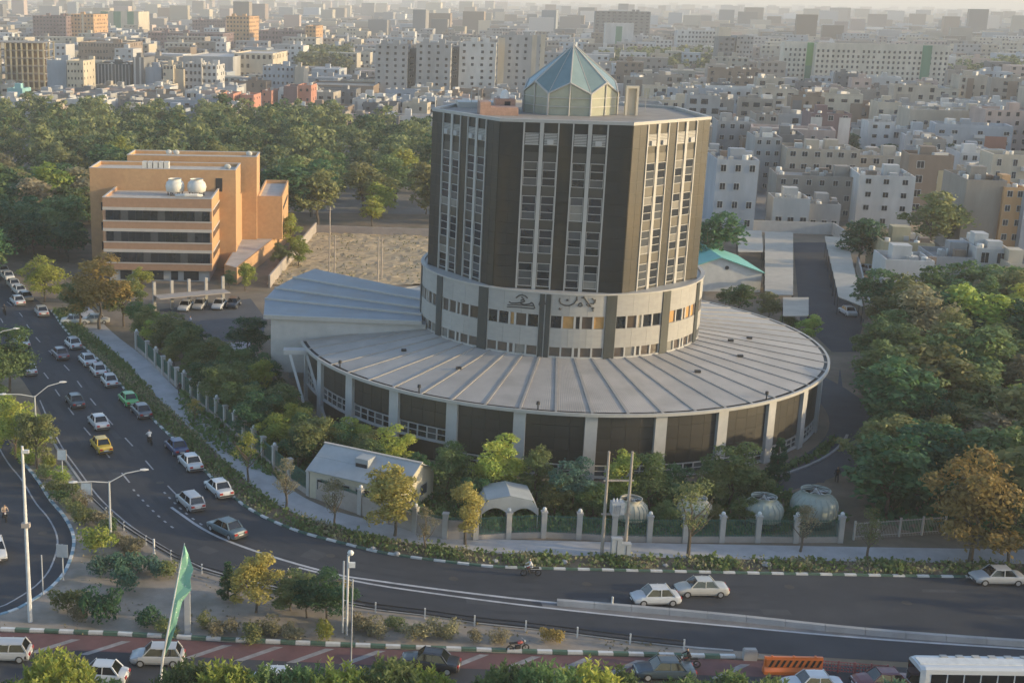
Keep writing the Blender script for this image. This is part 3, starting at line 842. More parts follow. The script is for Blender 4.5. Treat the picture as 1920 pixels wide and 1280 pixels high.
# front block: storey bands
zs = [2.0, 5.95, 9.75, 13.0]
walled_block(ob, -FW, 0, 0, FD, 2.0, FH, M_REDB, 0.55, cop=M_BAND)
MB().box(-FW+.8, -.6, .8, FD, 0, 2.0).build('ground_floor', M_STONE, ob)
side = MB().add([(0.012, 0, 2.0), (0.012, FD, 2.0), (0.012, FD, FH), (0.012, 0, FH)], [(0,1,2,3)])
side.build('side_wall', M_ORB, ob)
for i, z in enumerate([3.35, 6.95, 10.6]):
    wz0, wz1 = z, z+1.75
    MB().box(-FW-.03, .0, -.10, -.002, wz1, wz1+.5).build('lintel_band', M_BAND, ob)
    MB().box(-FW-.03, .0, -.08, -.002, wz0-.22, wz0-.02).build('sill_band', M_BAND, ob)
    wb = MB().box(-FW+.5, -.3, -.04, .2, wz0, wz1).build('window_band', M_DARK, ob)
    n = 14
    for j in range(n):
        x0 = -FW+.55 + (FW-.9)*j/n; x1 = x0 + (FW-.9)/n - .07
        MB().box(x0, x1, -.06, -.03, wz0+.05, wz1-.05).build('window_pane', M_GLASS if (j*7+i*3) % 5 else M_GLASS2, wb)
    MB().box(-.05, .10, 1.6, 12.6, wz1-.1, wz1+.12).build('sill_band', M_BAND, ob)
    for j in range(6):
        MB().box(-.05, .05, 1.8+j*1.8, 1.8+j*1.8+1.7, wz0+.5, wz1-.12).build('window', M_GLASS2, ob)
for x0, w_ in ((-12.0, 3.5), (-7.2, 1.2), (-5.0, 2.6), (-16, 2.0)):
    MB().box(x0, x0+w_, .74, .81, .2, 1.75).build('entrance_opening', M_DARK, ob)
# taller middle block and back block
ymid = 12.6
zm = HZ((ox.x, ox.y+ymid), 319)
walled_block(ob, -23.2, 3.0, ymid, ymid+10, 0, zm, M_ORB, 0.6, cop=M_BAND)
yb = ymid + 13.0
zbk = HZ((ox.x, ox.y+yb), 294)
walled_block(ob, -18.6, 5.8, yb, yb+8, 0, zbk, M_ORB, 0.6, cop=M_BAND)
MB().box(-2, 3.0, ymid+10, yb, 0, 12).build('link_wall', M_ORB, ob)
for z in (3.0, 6.6, 10.2):
    wo = MB().box(-21.3, -18.9, ymid-.05, ymid+.05, z, z+1.5).build('window', M_DARK, ob)
    MB().box(-21.2, -20.15, ymid-.08, ymid-.04, z+.08, z+1.42).build('window_pane', M_GLASS, wo); MB().box(-20.05, -19.0, ymid-.08, ymid-.04, z+.08, z+1.42).build('window_pane', M_GLASS, wo)
MB().box(-6.3, -5.0, yb-.04, yb+.05, zbk-2.5, zbk-1.4).build('window', M_DARK, ob)
MB().box(-.6, .6, ymid-.04, ymid+.05, FH-.5, FH+1.9).build('roof_door', M_DARK, ob)
# low wing and terrace on the sunny side
walled_block(ob, 5.8, 10.6, yb+1, yb+24, 3, 11.2, M_ORB, 0.7)
MB().box(10.55, 10.66, yb+4, yb+20, 8.2, 8.9).build('window_band', M_DARK, ob)
MB().box(10.55, 10.66, yb+3, yb+4.6, 3.4, 5.8).build('side_door', M_DARK, ob)
tb = MB().prism([(2.0, 1.0), (4.4, -1.5), (12.0, yb+20), (3.1, yb+20)], 0, 3.0)
tb.build('terrace', M_ORB, ob)
MB().sheet([(2.2, 1.2), (4.2, -1.2), (11.8, yb+19.8), (3.3, yb+19.8)], 3.02).build('terrace_deck', M_PAVE, ob)
# twin cooling tanks on the front roof
for dx in (-7.2, -3.4):
    t = MB().lathe([(1.05, .5), (1.55, .75), (1.7, 1.6), (1.5, 2.3), (1.15, 2.55), (1.1, 2.85), (1.2, 2.9)], 16).build('roof_tank', M_FRP, ob, smooth=True, loc=(dx, 7.5, FH-.5))
    l_ = MB()
    for q in range(6): l_.cyl((1.25*math.cos(q*1.047), 1.25*math.sin(q*1.047)), .1, .1, 0, .7, 5)
    l_.build('tank_legs', M_DARK, t)
    MB().cyl((0, 0), 1.05, 1.05, 2.55, 2.6, 12).build('fan_guard', M_DARK, t)
rb = MB()
for i in range(5): rb.box(-14.2+i*1.0, -13.4+i*1.0, ymid+3, ymid+4.4, 0, 1.5)
rb.build('roof_cooler', M_FRP, ob, loc=(0, 0, zm-.6))
MB().tube([(-6.8, 5, .3), (-5, 4.2, .5), (-3, 4.4, .5), (-2.2, 5.2, .3)], .28, 6).build('roof_duct', M_FRP, ob, loc=(0, 0, FH-.5))
dish = MB().lathe([(.02, 0), (.4, .08), (.62, .25)], 10).mesh('satellite_dish', M_WHITE)
for x, y, z in ((-11, yb+2, zbk), (-9.6, yb+2, zbk), (4.2, yb+2, zbk), (1.4, ymid+1.5, zm)):
    obj('satellite_dish', dish, ob, mtx=TR(x, y, z+.3) @ Matrix.Rotation(R(-60), 4, 'X'))

# ------------------------------------------------------------------ shade roofs, hall with the green roof
M_SHADE = mat('beige_shade_roof', (0.44, 0.39, 0.32), 0.8, 0.14, 0.5, orand=0.06)
M_TEAL = mat('teal_roof_sheet', (0.17, 0.44, 0.38), 0.5, 0.10, 0.6)
M_WALLW = mat('white_render', (0.60, 0.585, 0.55), 0.85, 0.12, 0.8)
def carport(pix, label, z=3.0, drop=.35):
    P = [G(u, v, z) for u, v in pix]                # front-left, front-right, back-right, back-left
    c = sum((p.to_2d() for p in P), Vector((0, 0)))/4
    t = thing('carport', label, 'carport', (c.x, c.y, 0), 0, 'shade roofs over parked cars')
    n = max(2, int((P[3]-P[0]).length/7))
    for i in range(n):
        a, b = P[0].lerp(P[3], i/n), P[1].lerp(P[2], i/n); d, e = P[0].lerp(P[3], (i+1)/n-.01), P[1].lerp(P[2], (i+1)/n-.01)
        off = Vector((c.x, c.y, 0)); up = Vector((0, 0, .45)); th = Vector((0, 0, -.12))
        q = [a-off, b-off, e-off+up*.6, d-off+up*.6]
        MB().add(q + [p+th for p in q], [(0,1,2,3), (4,5,1,0), (5,6,2,1), (6,7,3,2), (7,4,0,3), (7,6,5,4)]).build('roof_sheet', M_SHADE, t)
        for p in (a, b):
            MB().cyl((p.x-c.x, p.y-c.y), .07, .07, 0, z, 5).build('post', M_DARK, t)
    OCC.append((c.x, c.y, 14))
    return t
carport([(1434,552),(1487,553),(1487,437),(1434,436)], 'long beige shade roof just right of the green-roofed hall')
carport([(1572,556),(1618,574),(1588,448),(1546,444)], 'long beige shade roof along the wall on the far side of the lane')
carport([(1384,472),(1431,472),(1428,434),(1382,434)], 'short beige shade roof directly behind the green-roofed hall')
carport([(1316,452),(1345,452),(1345,428),(1316,428)], 'small beige shade roof tucked beside the tower drum')
carport([(1468,592),(1516,592),(1516,560),(1468,560)], 'small beige shade roof nearest the round roof')
hp = G(1425, 548)
hall = thing('hall', 'white gabled hall with a teal green roof behind the tower', 'hall', (hp.x, hp.y, 0), 0)
OCC.append((hp.x-8, hp.y+8, 14))
HW, HD, HE, HR = 14.5, 15.0, 3.6, 6.0
MB().add([(-HW,0,0),(0,0,0),(0,0,HE),(-HW/2,0,HR),(-HW,0,HE),(-HW,HD,0),(0,HD,0),(0,HD,HE),(-HW/2,HD,HR),(-HW,HD,HE)], [(0,1,2,3,4),(1,6,7,2),(5,0,4,9),(6,5,9,8,7)]).build('wall', M_WALLW, hall)
for s in (0, 1):
    x0 = .4 if s == 0 else -HW-.4; xm = -HW/2
    MB().add([(x0,-.5,HE-.1),(xm,-.5,HR+.12),(xm,HD+.4,HR+.12),(x0,HD+.4,HE-.1),(x0,-.5,HE-.25),(xm,-.5,HR-.03),(xm,HD+.4,HR-.03),(x0,HD+.4,HE-.25)], [(0,1,2,3),(0,4,5,1),(0,3,7,4)]).build('roof_slope', M_TEAL, hall)
MB().cyl((0, 0), .35, .35, -.1, .05, 10).build('round_vent', M_DARK, hall, mtx=TR(-HW/2+1.2, -.02, 4.2) @ Matrix.Rotation(R(90), 4, 'X'))

# ------------------------------------------------------------------ small service buildings in the garden
M_SHEDR = mat('pale_blue_grey_sheet', (0.34, 0.355, 0.36), 0.6, 0.12, 0.8)
M_SHEDW = mat('cream_shed_wall', (0.52, 0.47, 0.36), 0.8, 0.12, 1)
def wpt(u, v, z): g_ = G(u, v, z); return g_
zr_, zeave = 4.6, 3.0
A = wpt(615, 832, zr_); B_ = wpt(785, 868, zr_)
ax = (B_-A).to_2d().normalized(); nrm = Vector((ax.y, -ax.x))         # towards the street
Ls = (B_-A).to_2d().length; Wd = 3.4
sh = thing('guard_house', 'grey gabled guard house with a roof hatch behind the fence', 'shed', (A.x, A.y, 0), math.atan2(ax.y, ax.x))
OCC.append((A.x+5, A.y-2, 7))
MB().add([(0,-Wd,0),(Ls,-Wd,0),(Ls,-Wd,zeave),(0,-Wd,zeave),(0,Wd,0),(Ls,Wd,0),(Ls,Wd,zeave),(0,Wd,zeave),(0,0,zr_),(Ls,0,zr_)], [(0,1,2,3),(5,4,7,6),(1,5,6,9,2),(4,0,3,8,7)]).build('wall', M_SHEDW, sh)
for s in (-1, 1):
    for i in range(2):
        y0, y1 = s*(Wd+.3)*i/2, s*(Wd+.3)*(i+1)/2 - s*.03
        z0 = zr_+.08-(zr_-zeave)*abs(y0)/Wd; z1 = zr_+.08-(zr_-zeave)*abs(y1)/Wd
        f = [(-.3,y0,z0),(Ls+.3,y0,z0),(Ls+.3,y1,z1),(-.3,y1,z1)]
        MB().add(f + [(p[0], p[1], p[2]-.1) for p in f], [(0,1,2,3),(3,2,6,7),(0,3,7,4),(1,2,6,5)]).build('roof_sheet', M_SHEDR, sh)
MB().box(-.4, Ls+.4, -.14, .14, zr_+.05, zr_+.16).build('ridge_cap', M_BAND, sh)
MB().box(Ls*.42, Ls*.56, -2.0, -.4, zr_-.9, zr_-.02).build('roof_hatch', M_SHEDR, sh)
MB().box(Ls*.43, Ls*.55, -2.04, -1.99, zr_-.86, zr_-.5).build('hatch_opening', M_DARK, sh)
for y in (-1.9, .5):
    wo = MB().box(Ls, Ls+.06, y, y+1.4, 1.0, 2.2).build('window', M_ALU, sh); MB().box(Ls+.05, Ls+.08, y+.1, y+1.3, 1.1, 2.1).build('window_pane', M_GLASS2, wo)
for i in range(4):
    wo = MB().box(.8+i*2.2, 2.4+i*2.2, -Wd-.05, -Wd, 1.0, 2.2).build('window', M_ALU, sh); MB().box(.9+i*2.2, 2.3+i*2.2, -Wd-.08, -Wd-.04, 1.1, 2.1).build('window_pane', M_GLASS, wo)

# fabric canopy
cp = G(955, 992)
M_FAB = mat('grey_canopy_fabric', (0.36, 0.38, 0.38), 0.7, 0.1, 1)
can = thing('canopy', 'grey peaked fabric canopy behind the fence', 'canopy', (cp.x, cp.y+2.4, 0), 0)
W_, D_ = 2.7, 2.0
for s, nm in ((-1, 'a'), (1, 'b')):
    f = []
    n = 5
    v_ = []; fs = []
    for i in range(n+1):
        t = i/n
        for j in range(5):
            y = -D_ + 2*D_*j/4
            x = s*W_*t; z = 3.3 - .55*t - (.95*max(0, t-.8)/.2 if t > .8 else 0) - .06*abs(j-2)
            v_.append((x, y, z))
    for i in range(n):
        for j in range(4): fs.append((i*5+j, (i+1)*5+j, (i+1)*5+j+1, i*5+j+1))
    MB().add(v_, fs).build('fabric_panel', M_FAB, can)
    fv, ffs = [], []
    for i in range(9):
        t = i/8; ft = 3.17 - .55*t - (.95*max(0, t-.8)/.2 if t > .8 else 0); fv += [(s*W_*t, -D_-.02, ft), (s*W_*t, -D_-.06, min(ft, 1.25 + .75*math.sin(math.pi*t)))]
        if i: ffs.append((2*i-2, 2*i-1, 2*i+1, 2*i))
    MB().add(fv, ffs).build('front_flap', M_FAB, can)
for x in (-W_+.05, W_-.05):
    for y in (-D_+.05, D_-.05): MB().cyl((x, y), .05, .05, 0, 2.0, 5).build('post', M_ALU, can)

# four round cooling towers
M_FRPG = mat('pale_green_fibreglass', (0.30, 0.33, 0.29), 0.6, 0.18, 0.9, streak=.3)
prof = [(1.85, .95), (1.92, 1.05), (2.0, 1.25), (2.02, 2.0), (1.88, 2.45), (1.45, 2.85), (1.25, 2.98), (1.24, 3.3), (1.32, 3.36), (1.2, 3.36), (1.15, 2.9)]
ctm = MB().lathe(prof, 28).mesh('shell', M_FRPG); 
basinm = MB().cyl((0, 0), 1.9, 2.0, .2, .5, 20).cyl((0, 0), 1.6, 1.6, .5, 1.0, 20).mesh('basin', M_DARK)
def fanm():
    b = MB().cyl((0, 0), .22, .18, 3.05, 3.4, 8)
    for q in range(5):
        M = RZ(q*2*math.pi/5) @ TR(0, 0, 3.2) @ Matrix.Rotation(R(20), 4, 'X'); b.box(.15, 1.1, -.13, .13, -.01, .01, M)
    return b.mesh('fan', M_ALU)
fanmesh = fanm()
ribs_ = MB()
for q in range(20):
    ca, sa = math.cos(q*math.pi/10), math.sin(q*math.pi/10)
    ribs_.tube([(ca*r*1.006, sa*r*1.006, z) for r, z in prof[:6]], .05, 4)
ribsm = ribs_.mesh('shell_ribs', M_FRPG)
legm = MB()
for q in range(6): legm.box(-.08, .08, -.08, .08, 0, .3, RZ(q*1.047) @ TR(1.5, 0))
legm = legm.mesh('leg_frame', M_DARK)
guardm = MB()
for q in range(8): guardm.tube([(1.25*math.cos(q*.785), 1.25*math.sin(q*.785), 3.36), (0, 0, 3.62)], .025, 4)
guardm = guardm.mesh('fan_guard', M_DARK)
for (u, v, s, lab) in [(1441, 1004, .92, 'pale green round cooling tower left of the tallest one'), (1538, 1000, 1.06, 'tallest pale green round cooling tower beside the lane'), (1190, 1000, .80, 'cream round cooling tower half hidden behind the transformer poles'), (1312, 1000, .82, 'cream round cooling tower behind the sparse olive tree')]:
    p = G(u, v)
    t = thing('cooling_tower', lab, 'cooling tower', (p.x, p.y + 2.2, 0), 0, 'round cooling towers behind the fence')
    OCC.append((p.x, p.y+2.2, 2.6))
    for nm, me in (('shell', ctm), ('basin', basinm), ('fan', fanmesh), ('shell_ribs', ribsm), ('leg_frame', legm), ('fan_guard', guardm)):
        o = obj(nm, me, t, scale=s)
        if u < 1400 and nm == 'shell': setmat(o, M_SHEDW)
        if nm == 'shell': 
            for pl in me.polygons: pl.use_smooth = True
# ------------------------------------------------------------------ town buildings
def wm(name, c, **k): return mat(name, c, 0.88, 0.20, 0.30, 0.15, 6, orand=0.07, streak=0.3, stain=(tuple(v*.72 for v in c), 0.13, 0.6), **k)
W = dict(lbeige=wm('wall_light_beige', (0.550, 0.495, 0.408)), white=wm('wall_white', (0.491, 0.480, 0.460)), cream=wm('wall_cream', (0.476, 0.412, 0.317)), beige=wm('wall_beige', (0.396, 0.349, 0.286)), grey=wm('wall_grey', (0.317, 0.310, 0.305)),
         dgrey=wm('wall_dark_grey', (0.166, 0.163, 0.163)), brown=wm('wall_brown', (0.237, 0.178, 0.134)), brick=wm('wall_brick', (0.333, 0.158, 0.111)), pink=wm('wall_pink', (0.412, 0.317, 0.278)),
         blue=wm('wall_blue_grey', (0.333, 0.357, 0.389)), orange=wm('wall_orange', (0.476, 0.286, 0.143)), salmon=wm('wall_salmon', (0.460, 0.213, 0.150)), yellow=wm('wall_yellow', (0.436, 0.365, 0.230)), taupe=wm('wall_taupe', (0.286, 0.250, 0.213)),
         green=wm('panel_green', (0.158, 0.333, 0.111)), dgreen=wm('panel_dark_green', (0.079, 0.206, 0.126)), glassb=glassmat('curtain_glass', (0.047, 0.059, 0.067), .15), purple=wm('wall_mauve_brick', (0.190, 0.131, 0.131)), teal=wm('wall_teal', (0.237, 0.436, 0.436)))
M_TOWNROOF = mat('town_roof', (0.27, 0.25, 0.23), 0.95, 0.3, 0.25, stain=((0.36, 0.335, 0.30), 0.15, 0.5))
M_WFR = mat('town_window_frame', (0.45, 0.44, 0.42), 0.7)
wu = MB()
wu.box(0, 1, -.07, .05, 0, .06).box(0, 1, -.07, .05, .94, 1).box(0, .06, -.069, .05, .06, .94).box(.94, 1, -.069, .05, .06, .94).box(.48, .52, -.068, .05, .06, .94)
wu.k = 1; wu.box(.06, .94, -.03, .05, .06, .94)
WIN = wu.mesh('window', [M_WFR, M_GLASS])
wu2 = MB(); wu2.box(0, 1, -.1, .05, -.08, 0); wu2.k = 1; wu2.box(0, 1, -.03, .05, 0, 1)
WIN2 = wu2.mesh('window', [M_WFR, M_GLASS])
tank = MB().lathe([(.01, 0), (.55, 0), (.6, .1), (.6, 1.1), (.5, 1.25), (.01, 1.3)], 10).mesh('water_tank', M_FRP)
cooler = MB().box(-.5, .5, -.5, .5, .2, 1.2).box(-.1, .1, -.1, .1, 1.2, 1.4).mesh('air_cooler', M_ALU)
brng = random.Random(21)
BLK = []

def block(label, u0, u1, vb, vt, depth, wall, fl, nc, yaw=-9, cat='building', name='apartment_building', win=(.5, .45), bulk=1, junk=3, group=None, ww=None, side=True, roofm=None, wall2=None):
    uc = (u0+u1)/2
    p = G(uc, vb); sc = (p - Vector((0, 0, CAM_H))).length
    a, b = G(u0, vb + (u0-uc)*.0147), G(u1, vb + (u1-uc)*.0147)
    wd = (b-a).length; h = HZ(p, vt)
    t = thing(name, label, cat, (p.x, p.y, 0), R(yaw), group)
    OCC.append((p.x, p.y + depth/2, max(wd, depth)*.62))
    import re as _re
    BLK.append((p.x, p.y, u0, u1, vt, _re.split(r' (?:directly|behind|with|in|between|at|right|left|before|above|joined|beside|squeezed|rising|near|cut|below|of|on|nearest|ending) ', label)[0]))
    x0, x1 = -wd/2, wd/2
    m = W[wall] if isinstance(wall, str) else wall
    walled_block(t, x0, x1, 0, depth, 0, h, m, .8, deck=roofm or M_TOWNROOF, t=.25)
    pxm = FPX/sc
    if fl and nc:
        fh = h/fl; cw = wd/nc
        w_, h_ = cw*win[0], fh*win[1]
        sep = max(w_, h_)*pxm >= 7.5 and fl*nc <= 40
        jb = MB()
        cols_side = max(1, int(depth/4)) if side else 0
        for f in range(fl):
            z = f*fh + fh*.34
            if h - z < h_ + .5: continue
            for c in range(nc):
                if brng.random() < .06: continue
                x = x0 + cw*c + (cw-w_)/2 + (brng.random()-.5)*cw*.1
                if sep: obj('window', WIN, t, (x, -.012, z), scale=(w_, 1, h_))
                else: jb.box(x, x+w_, -.03, .05, z, z+h_)
            for c in range(cols_side):
                y = depth*(c+.3)/cols_side
                if brng.random() < .25: continue
                jb.box(x1-.05, x1+.03, y, y+min(1.4, w_), z, z+h_)
        if jb.v:
            o = jb.build('window_grid', M_GLASS, t); o['kind'] = 'stuff'
    if wall2:
        for (q0, q1, z0, z1, mm) in wall2:
            MB().box(x0+wd*q0, x0+wd*q1, -.12, .02, h*z0, h*z1).build('facade_panel', W[mm], t)
    for i in range(bulk):
        bx = brng.uniform(x0+1.5, x1-3.5) if wd > 6 else x0+.5; by = brng.uniform(.25, .5)*depth
        MB().box(bx, bx+min(3.2, wd*.4), by, by+3, h-.8, h+1.9).build('stair_tower', m, t)
    for i in range(junk*2 if junk else 0):
        kx, ky = brng.uniform(x0+.8, x1-.8), brng.uniform(.8, max(1.0, depth-.8))
        if i % 3 == 2: MB().box(0, brng.uniform(.8, 2.6), 0, brng.uniform(.8, 2.4), 0, brng.uniform(.6, 1.9)).build('roof_shed', brng.choice([m, M_FRP, W['brown'], W['dgrey']]), t, loc=(kx, ky, h-.79))
        else: obj('water_tank' if i % 2 else 'air_cooler', tank if i % 2 else cooler, t, (kx, ky, h-.79), scale=brng.uniform(.8, 1.15))
    return t
# --- right-hand quarter, near to far
block('blue-grey four-storey apartment block directly right of the tower', 1334, 1410, 436, 300, 14, 'blue', 4, 3, yaw=-6, win=(.42, .4), bulk=1, junk=4)
block('dark grey block squeezed behind the blue-grey apartment block', 1408, 1456, 360, 258, 16, 'grey', 5, 3)
block('taupe four-storey block with blank front behind the small white house', 1452, 1592, 412, 330, 13, 'taupe', 3, 6, yaw=-10, win=(.4, .4), junk=6)
block('small white house with tall windows in front of the taupe block', 1446, 1512, 436, 372, 8, 'white', 2, 3, win=(.55, .6), name='house', cat='house')
block('pale grey house joined to the small white house', 1514, 1570, 436, 383, 8, 'grey', 2, 3, win=(.55, .55), name='house', cat='house')
block('wide beige block with two roof levels behind the taupe block', 1470, 1600, 372, 280, 14, 'beige', 4, 6, junk=7, bulk=2)
block('mauve and white striped apartment block rising in the second row', 1512, 1584, 318, 213, 14, 'purple', 5, 3, win=(.4, .5), wall2=[(.0, .28, .1, .93, 'white'), (.70, .98, .1, .93, 'white')])
block('white four-storey block with scattered windows left of the big round tree', 1604, 1702, 428, 330, 15, 'white', 4, 3, yaw=-12, win=(.32, .42), junk=5)
block('pale block with sunlit roof behind the scattered-window block', 1602, 1696, 366, 292, 14, 'beige', 3, 4)
block('narrow grey block behind the big round tree', 1712, 1748, 360, 280, 12, 'grey', 4, 2)
block('white house with balcony behind the big round tree', 1746, 1800, 382, 330, 10, 'white', 2, 3, name='house', cat='house')
block('tall white stair block joined to a long white wall', 1622, 1668, 300, 229, 10, 'white', 4, 2, win=(.35, .35))
block('long low white building right of the white stair block', 1668, 1760, 296, 243, 10, 'white', 2, 5)
block('cream flats with square windows in the upper row', 1640, 1682, 256, 192, 12, 'cream', 5, 3, win=(.55, .55))
block('broad pale apartment block with dark square windows at the upper right', 1700, 1838, 292, 207, 16, 'beige', 5, 7, win=(.36, .5), junk=6)
block('pinkish apartment block at the right edge of the upper row', 1838, 1935, 308, 207, 16, 'pink', 6, 6, win=(.36, .45))
block('grey-white terrace of flats in front of the pinkish block', 1796, 1898, 352, 288, 14, 'white', 3, 6, junk=6)
block('tall blank brown-grey wall block beside the orange facade', 1796, 1866, 482, 338, 16, 'taupe', 0, 0, junk=4)
block('narrow orange-cream facade with brown balconies beside the blank wall', 1866, 1905, 486, 352, 14, 'orange', 5, 2, win=(.5, .45))
block('tall pale blue-grey block cut by the right edge', 1908, 1990, 492, 362, 14, 'blue', 0, 0)
block('low sand-coloured walled building above the alley', 1652, 1742, 520, 455, 12, 'yellow', 0, 0, junk=4)
block('white house with terrace behind the wood', 1656, 1742, 552, 488, 9, 'white', 2, 4, win=(.5, .5), name='house', cat='house')
block('pale house with long windows between two white houses', 1744, 1822, 548, 482, 10, 'grey', 2, 4, win=(.6, .5), name='house', cat='house')
block('white two-storey house with large dark windows near the right edge', 1822, 1882, 552, 466, 10, 'white', 2, 2, win=(.5, .5), name='house', cat='house')
block('cream house at the right edge below the blue-grey block', 1886, 1950, 566, 496, 10, 'cream', 2, 3, name='house', cat='house')
block('small grey block between the tower top and the white striped block', 1340, 1410, 312, 228, 14, 'grey', 4, 4)
block('low cream building with arcade behind the tower parapet', 1190, 1300, 252, 188, 16, 'cream', 3, 7)
block('grey block with sunlit gable above the blue-grey block', 1412, 1452, 290, 215, 14, 'taupe', 4, 2)
# --- far apartment slabs
block('very long apartment slab with green stair panels on the horizon', 1528, 1762, 172, 84, 18, 'lbeige', 9, 26, yaw=-12, win=(.42, .5), bulk=0, junk=0, wall2=[(.80, .87, .1, 1.0, 'dgreen')])
block('left part of the long slab with a bright green stair panel', 1464, 1530, 166, 80, 18, 'lbeige', 9, 8, yaw=-12, win=(.42, .5), bulk=0, junk=0, wall2=[(.62, .9, .5, 1.0, 'green'), (.62, .9, .12, .5, 'dgreen')])
ap = 'towers of the four-part housing estate'
block('first white nine-storey tower of four left of the glass lantern', 702, 762, 186, 84, 16, 'grey', 9, 4, win=(.3, .42), bulk=2, junk=0, group=ap)
block('second white nine-storey tower of four left of the glass lantern', 778, 842, 188, 82, 16, 'grey', 9, 4, win=(.3, .42), bulk=2, junk=0, group=ap)
block('third white nine-storey tower of four left of the glass lantern', 858, 926, 188, 80, 16, 'white', 9, 4, win=(.3, .42), bulk=2, junk=0, group=ap)
block('stepped nine-storey tower nearest the glass lantern with sunlit flank', 930, 1016, 188, 68, 18, 'grey', 10, 6, win=(.32, .42), bulk=2, junk=0, group=ap, wall2=[(.0, .14, .0, .97, 'cream'), (.72, .82, 0, 1.02, 'cream'), (.9, 1.0, 0, 1.03, 'cream')])  # cream panels put the sunlight on the flank into its colour
block('dark shaded flank between the first two white towers', 762, 778, 184, 92, 14, 'dgrey', 8, 1, bulk=0, junk=0)  # dark block paints the shaded side of the first tower
block('dark shaded flank between the second and third white towers', 842, 858, 186, 90, 14, 'dgrey', 8, 1, bulk=0, junk=0)  # likewise a dark block coloured as the second tower's shaded side
block('grey unfinished high-rise on the skyline above the lantern', 1113, 1214, 92, 22, 30, 'dgrey', 12, 10, win=(.5, .4), bulk=2, junk=0)
block('white block with a green glass strip in front of the unfinished high-rise', 1132, 1184, 104, 44, 24, 'white', 0, 0, bulk=0, junk=0, wall2=[(.38, .6, .2, .9, 'dgreen')])
block('long pale hospital-like block on the far right skyline', 1268, 1344, 108, 58, 30, 'white', 6, 12, bulk=2, junk=0)
block('cream sunlit block ending the long pale block', 1344, 1366, 112, 52, 26, 'cream', 0, 0, bulk=0, junk=0)
block('dark slab at the end of the far wood', 1342, 1372, 146, 70, 24, 'dgrey', 8, 3, bulk=0, junk=0)
block('grey slab with ribbed front right of the dark slab', 1376, 1406, 146, 68, 24, 'grey', 9, 5, bulk=0, junk=0)
# --- left skyline
def frame_building(label, u0, u1, vb, vt, depth, fl, bays):
    p = G((u0+u1)/2, vb); wd = (G(u1, vb)-G(u0, vb)).length; h = HZ(p, vt)
    t = thing('building_frame', label, 'building', (p.x, p.y, 0)); OCC.append((p.x, p.y+depth/2, wd*.6))
    for f in range(fl+1):
        MB().box(-wd/2, wd/2, 0, depth, h*f/fl-.3 if f else 0, h*f/fl if f else .2).build('floor_slab', W['taupe'], t)
    for c in range(bays+1):
        for y in (0.3, depth*.5, depth-.3):
            x = -wd/2 + wd*c/bays*.98+.4
            MB().box(x-.35, x+.35, y-.3, y+.3, 0, h).build('column', W['yellow'], t)
    MB().box(-wd/2+2, wd/2-2, depth*.6, depth*.62, 0, h).build('core_wall', W['brown'], t)
frame_building('unfinished brown concrete frame at the far left', -10, 86, 182, 80, 24, 7, 9)
block('white windowless slab tower in front of the concrete frame', 90, 127, 190, 113, 18, 'blue', 0, 0, bulk=1, junk=1)  # white walls coloured blue-grey for the shaded side
block('cream end of the white slab tower, coloured for sunlight', 127, 159, 194, 114, 16, 'cream', 6, 5, win=(.4, .35), bulk=0, junk=0)  # sunlit side of the same slab, its sunlight painted in as cream
block('dark glass office with vertical fins above the wood', 170, 250, 180, 120, 20, W['glassb'], 0, 0, bulk=1, junk=2, wall2=[(i/12, i/12+.025, .02, .98, 'grey') for i in range(12)])
block('slim dark ribbed block joined to the glass office', 250, 271, 182, 108, 18, 'dgrey', 0, 0, junk=0, wall2=[(.1, .25, 0, 1, 'white'), (.6, .75, 0, 1, 'white')])
block('blank pale lavender block right of the glass office', 271, 304, 182, 126, 16, 'blue', 0, 0)
block('cream block with small windows between two pale slabs', 306, 326, 184, 122, 14, 'cream', 5, 3, junk=0)
block('bright cream windowless slab left of the grey flats', 327, 345, 184, 130, 14, 'cream', 0, 0, junk=0, bulk=0)
block('grey flats with dark windows below the wide roofed hall', 346, 379, 184, 118, 16, 'grey', 5, 4, junk=2)
block('white side of the grey flats, lightened for sunlight', 379, 407, 184, 122, 16, 'white', 5, 3, junk=1)  # lit side of the grey flats, the light put into a paler wall
block('wide sports hall with a pale grey flat roof', 342, 438, 152, 106, 60, 'grey', 0, 0, junk=0, bulk=0, name='sports_hall', cat='hall', roofm=M_BAND)
block('cream end of the wide sports hall, coloured as if sunlit', 438, 512, 150, 100, 46, 'cream', 3, 7, junk=0, bulk=0, name='sports_hall', cat='hall', roofm=M_BAND)  # same hall, with sunlight painted in as a cream wall
block('blue-grey row of flats right of the sports hall', 492, 552, 176, 124, 18, 'blue', 4, 7, win=(.4, .4), junk=2)
block('tan slab at the end of the blue-grey row', 552, 569, 178, 126, 14, 'beige', 0, 0, junk=0)
sg = 'salmon stair towers left of the granite tower'
for i, (a, b, vb, vt, lab) in enumerate([(412, 438, 226, 176, 'leftmost salmon block in the sunlit row'), (452, 476, 226, 178, 'second salmon block of the sunlit row'), (491, 509, 214, 170, 'third and slimmest salmon block of the sunlit row'), (557, 583, 214, 160, 'tallest salmon block at the end of the sunlit row')]):
    block(lab, a, b, vb, vt, 14, 'salmon', 3, 2, win=(.3, .3), bulk=0, junk=1, group=sg)
block('dark mauve shaded side of the tallest salmon block', 531, 557, 214, 162, 14, 'purple', 0, 0, bulk=0, junk=0)  # shade on the salmon block's side painted in as mauve
block('low salmon terrace below the salmon blocks', 436, 556, 226, 206, 12, 'salmon', 1, 12, bulk=0, junk=2)
block('long arcaded white building before the white towers', 670, 736, 208, 180, 16, 'white', 2, 12, win=(.5, .6), bulk=1, junk=2)
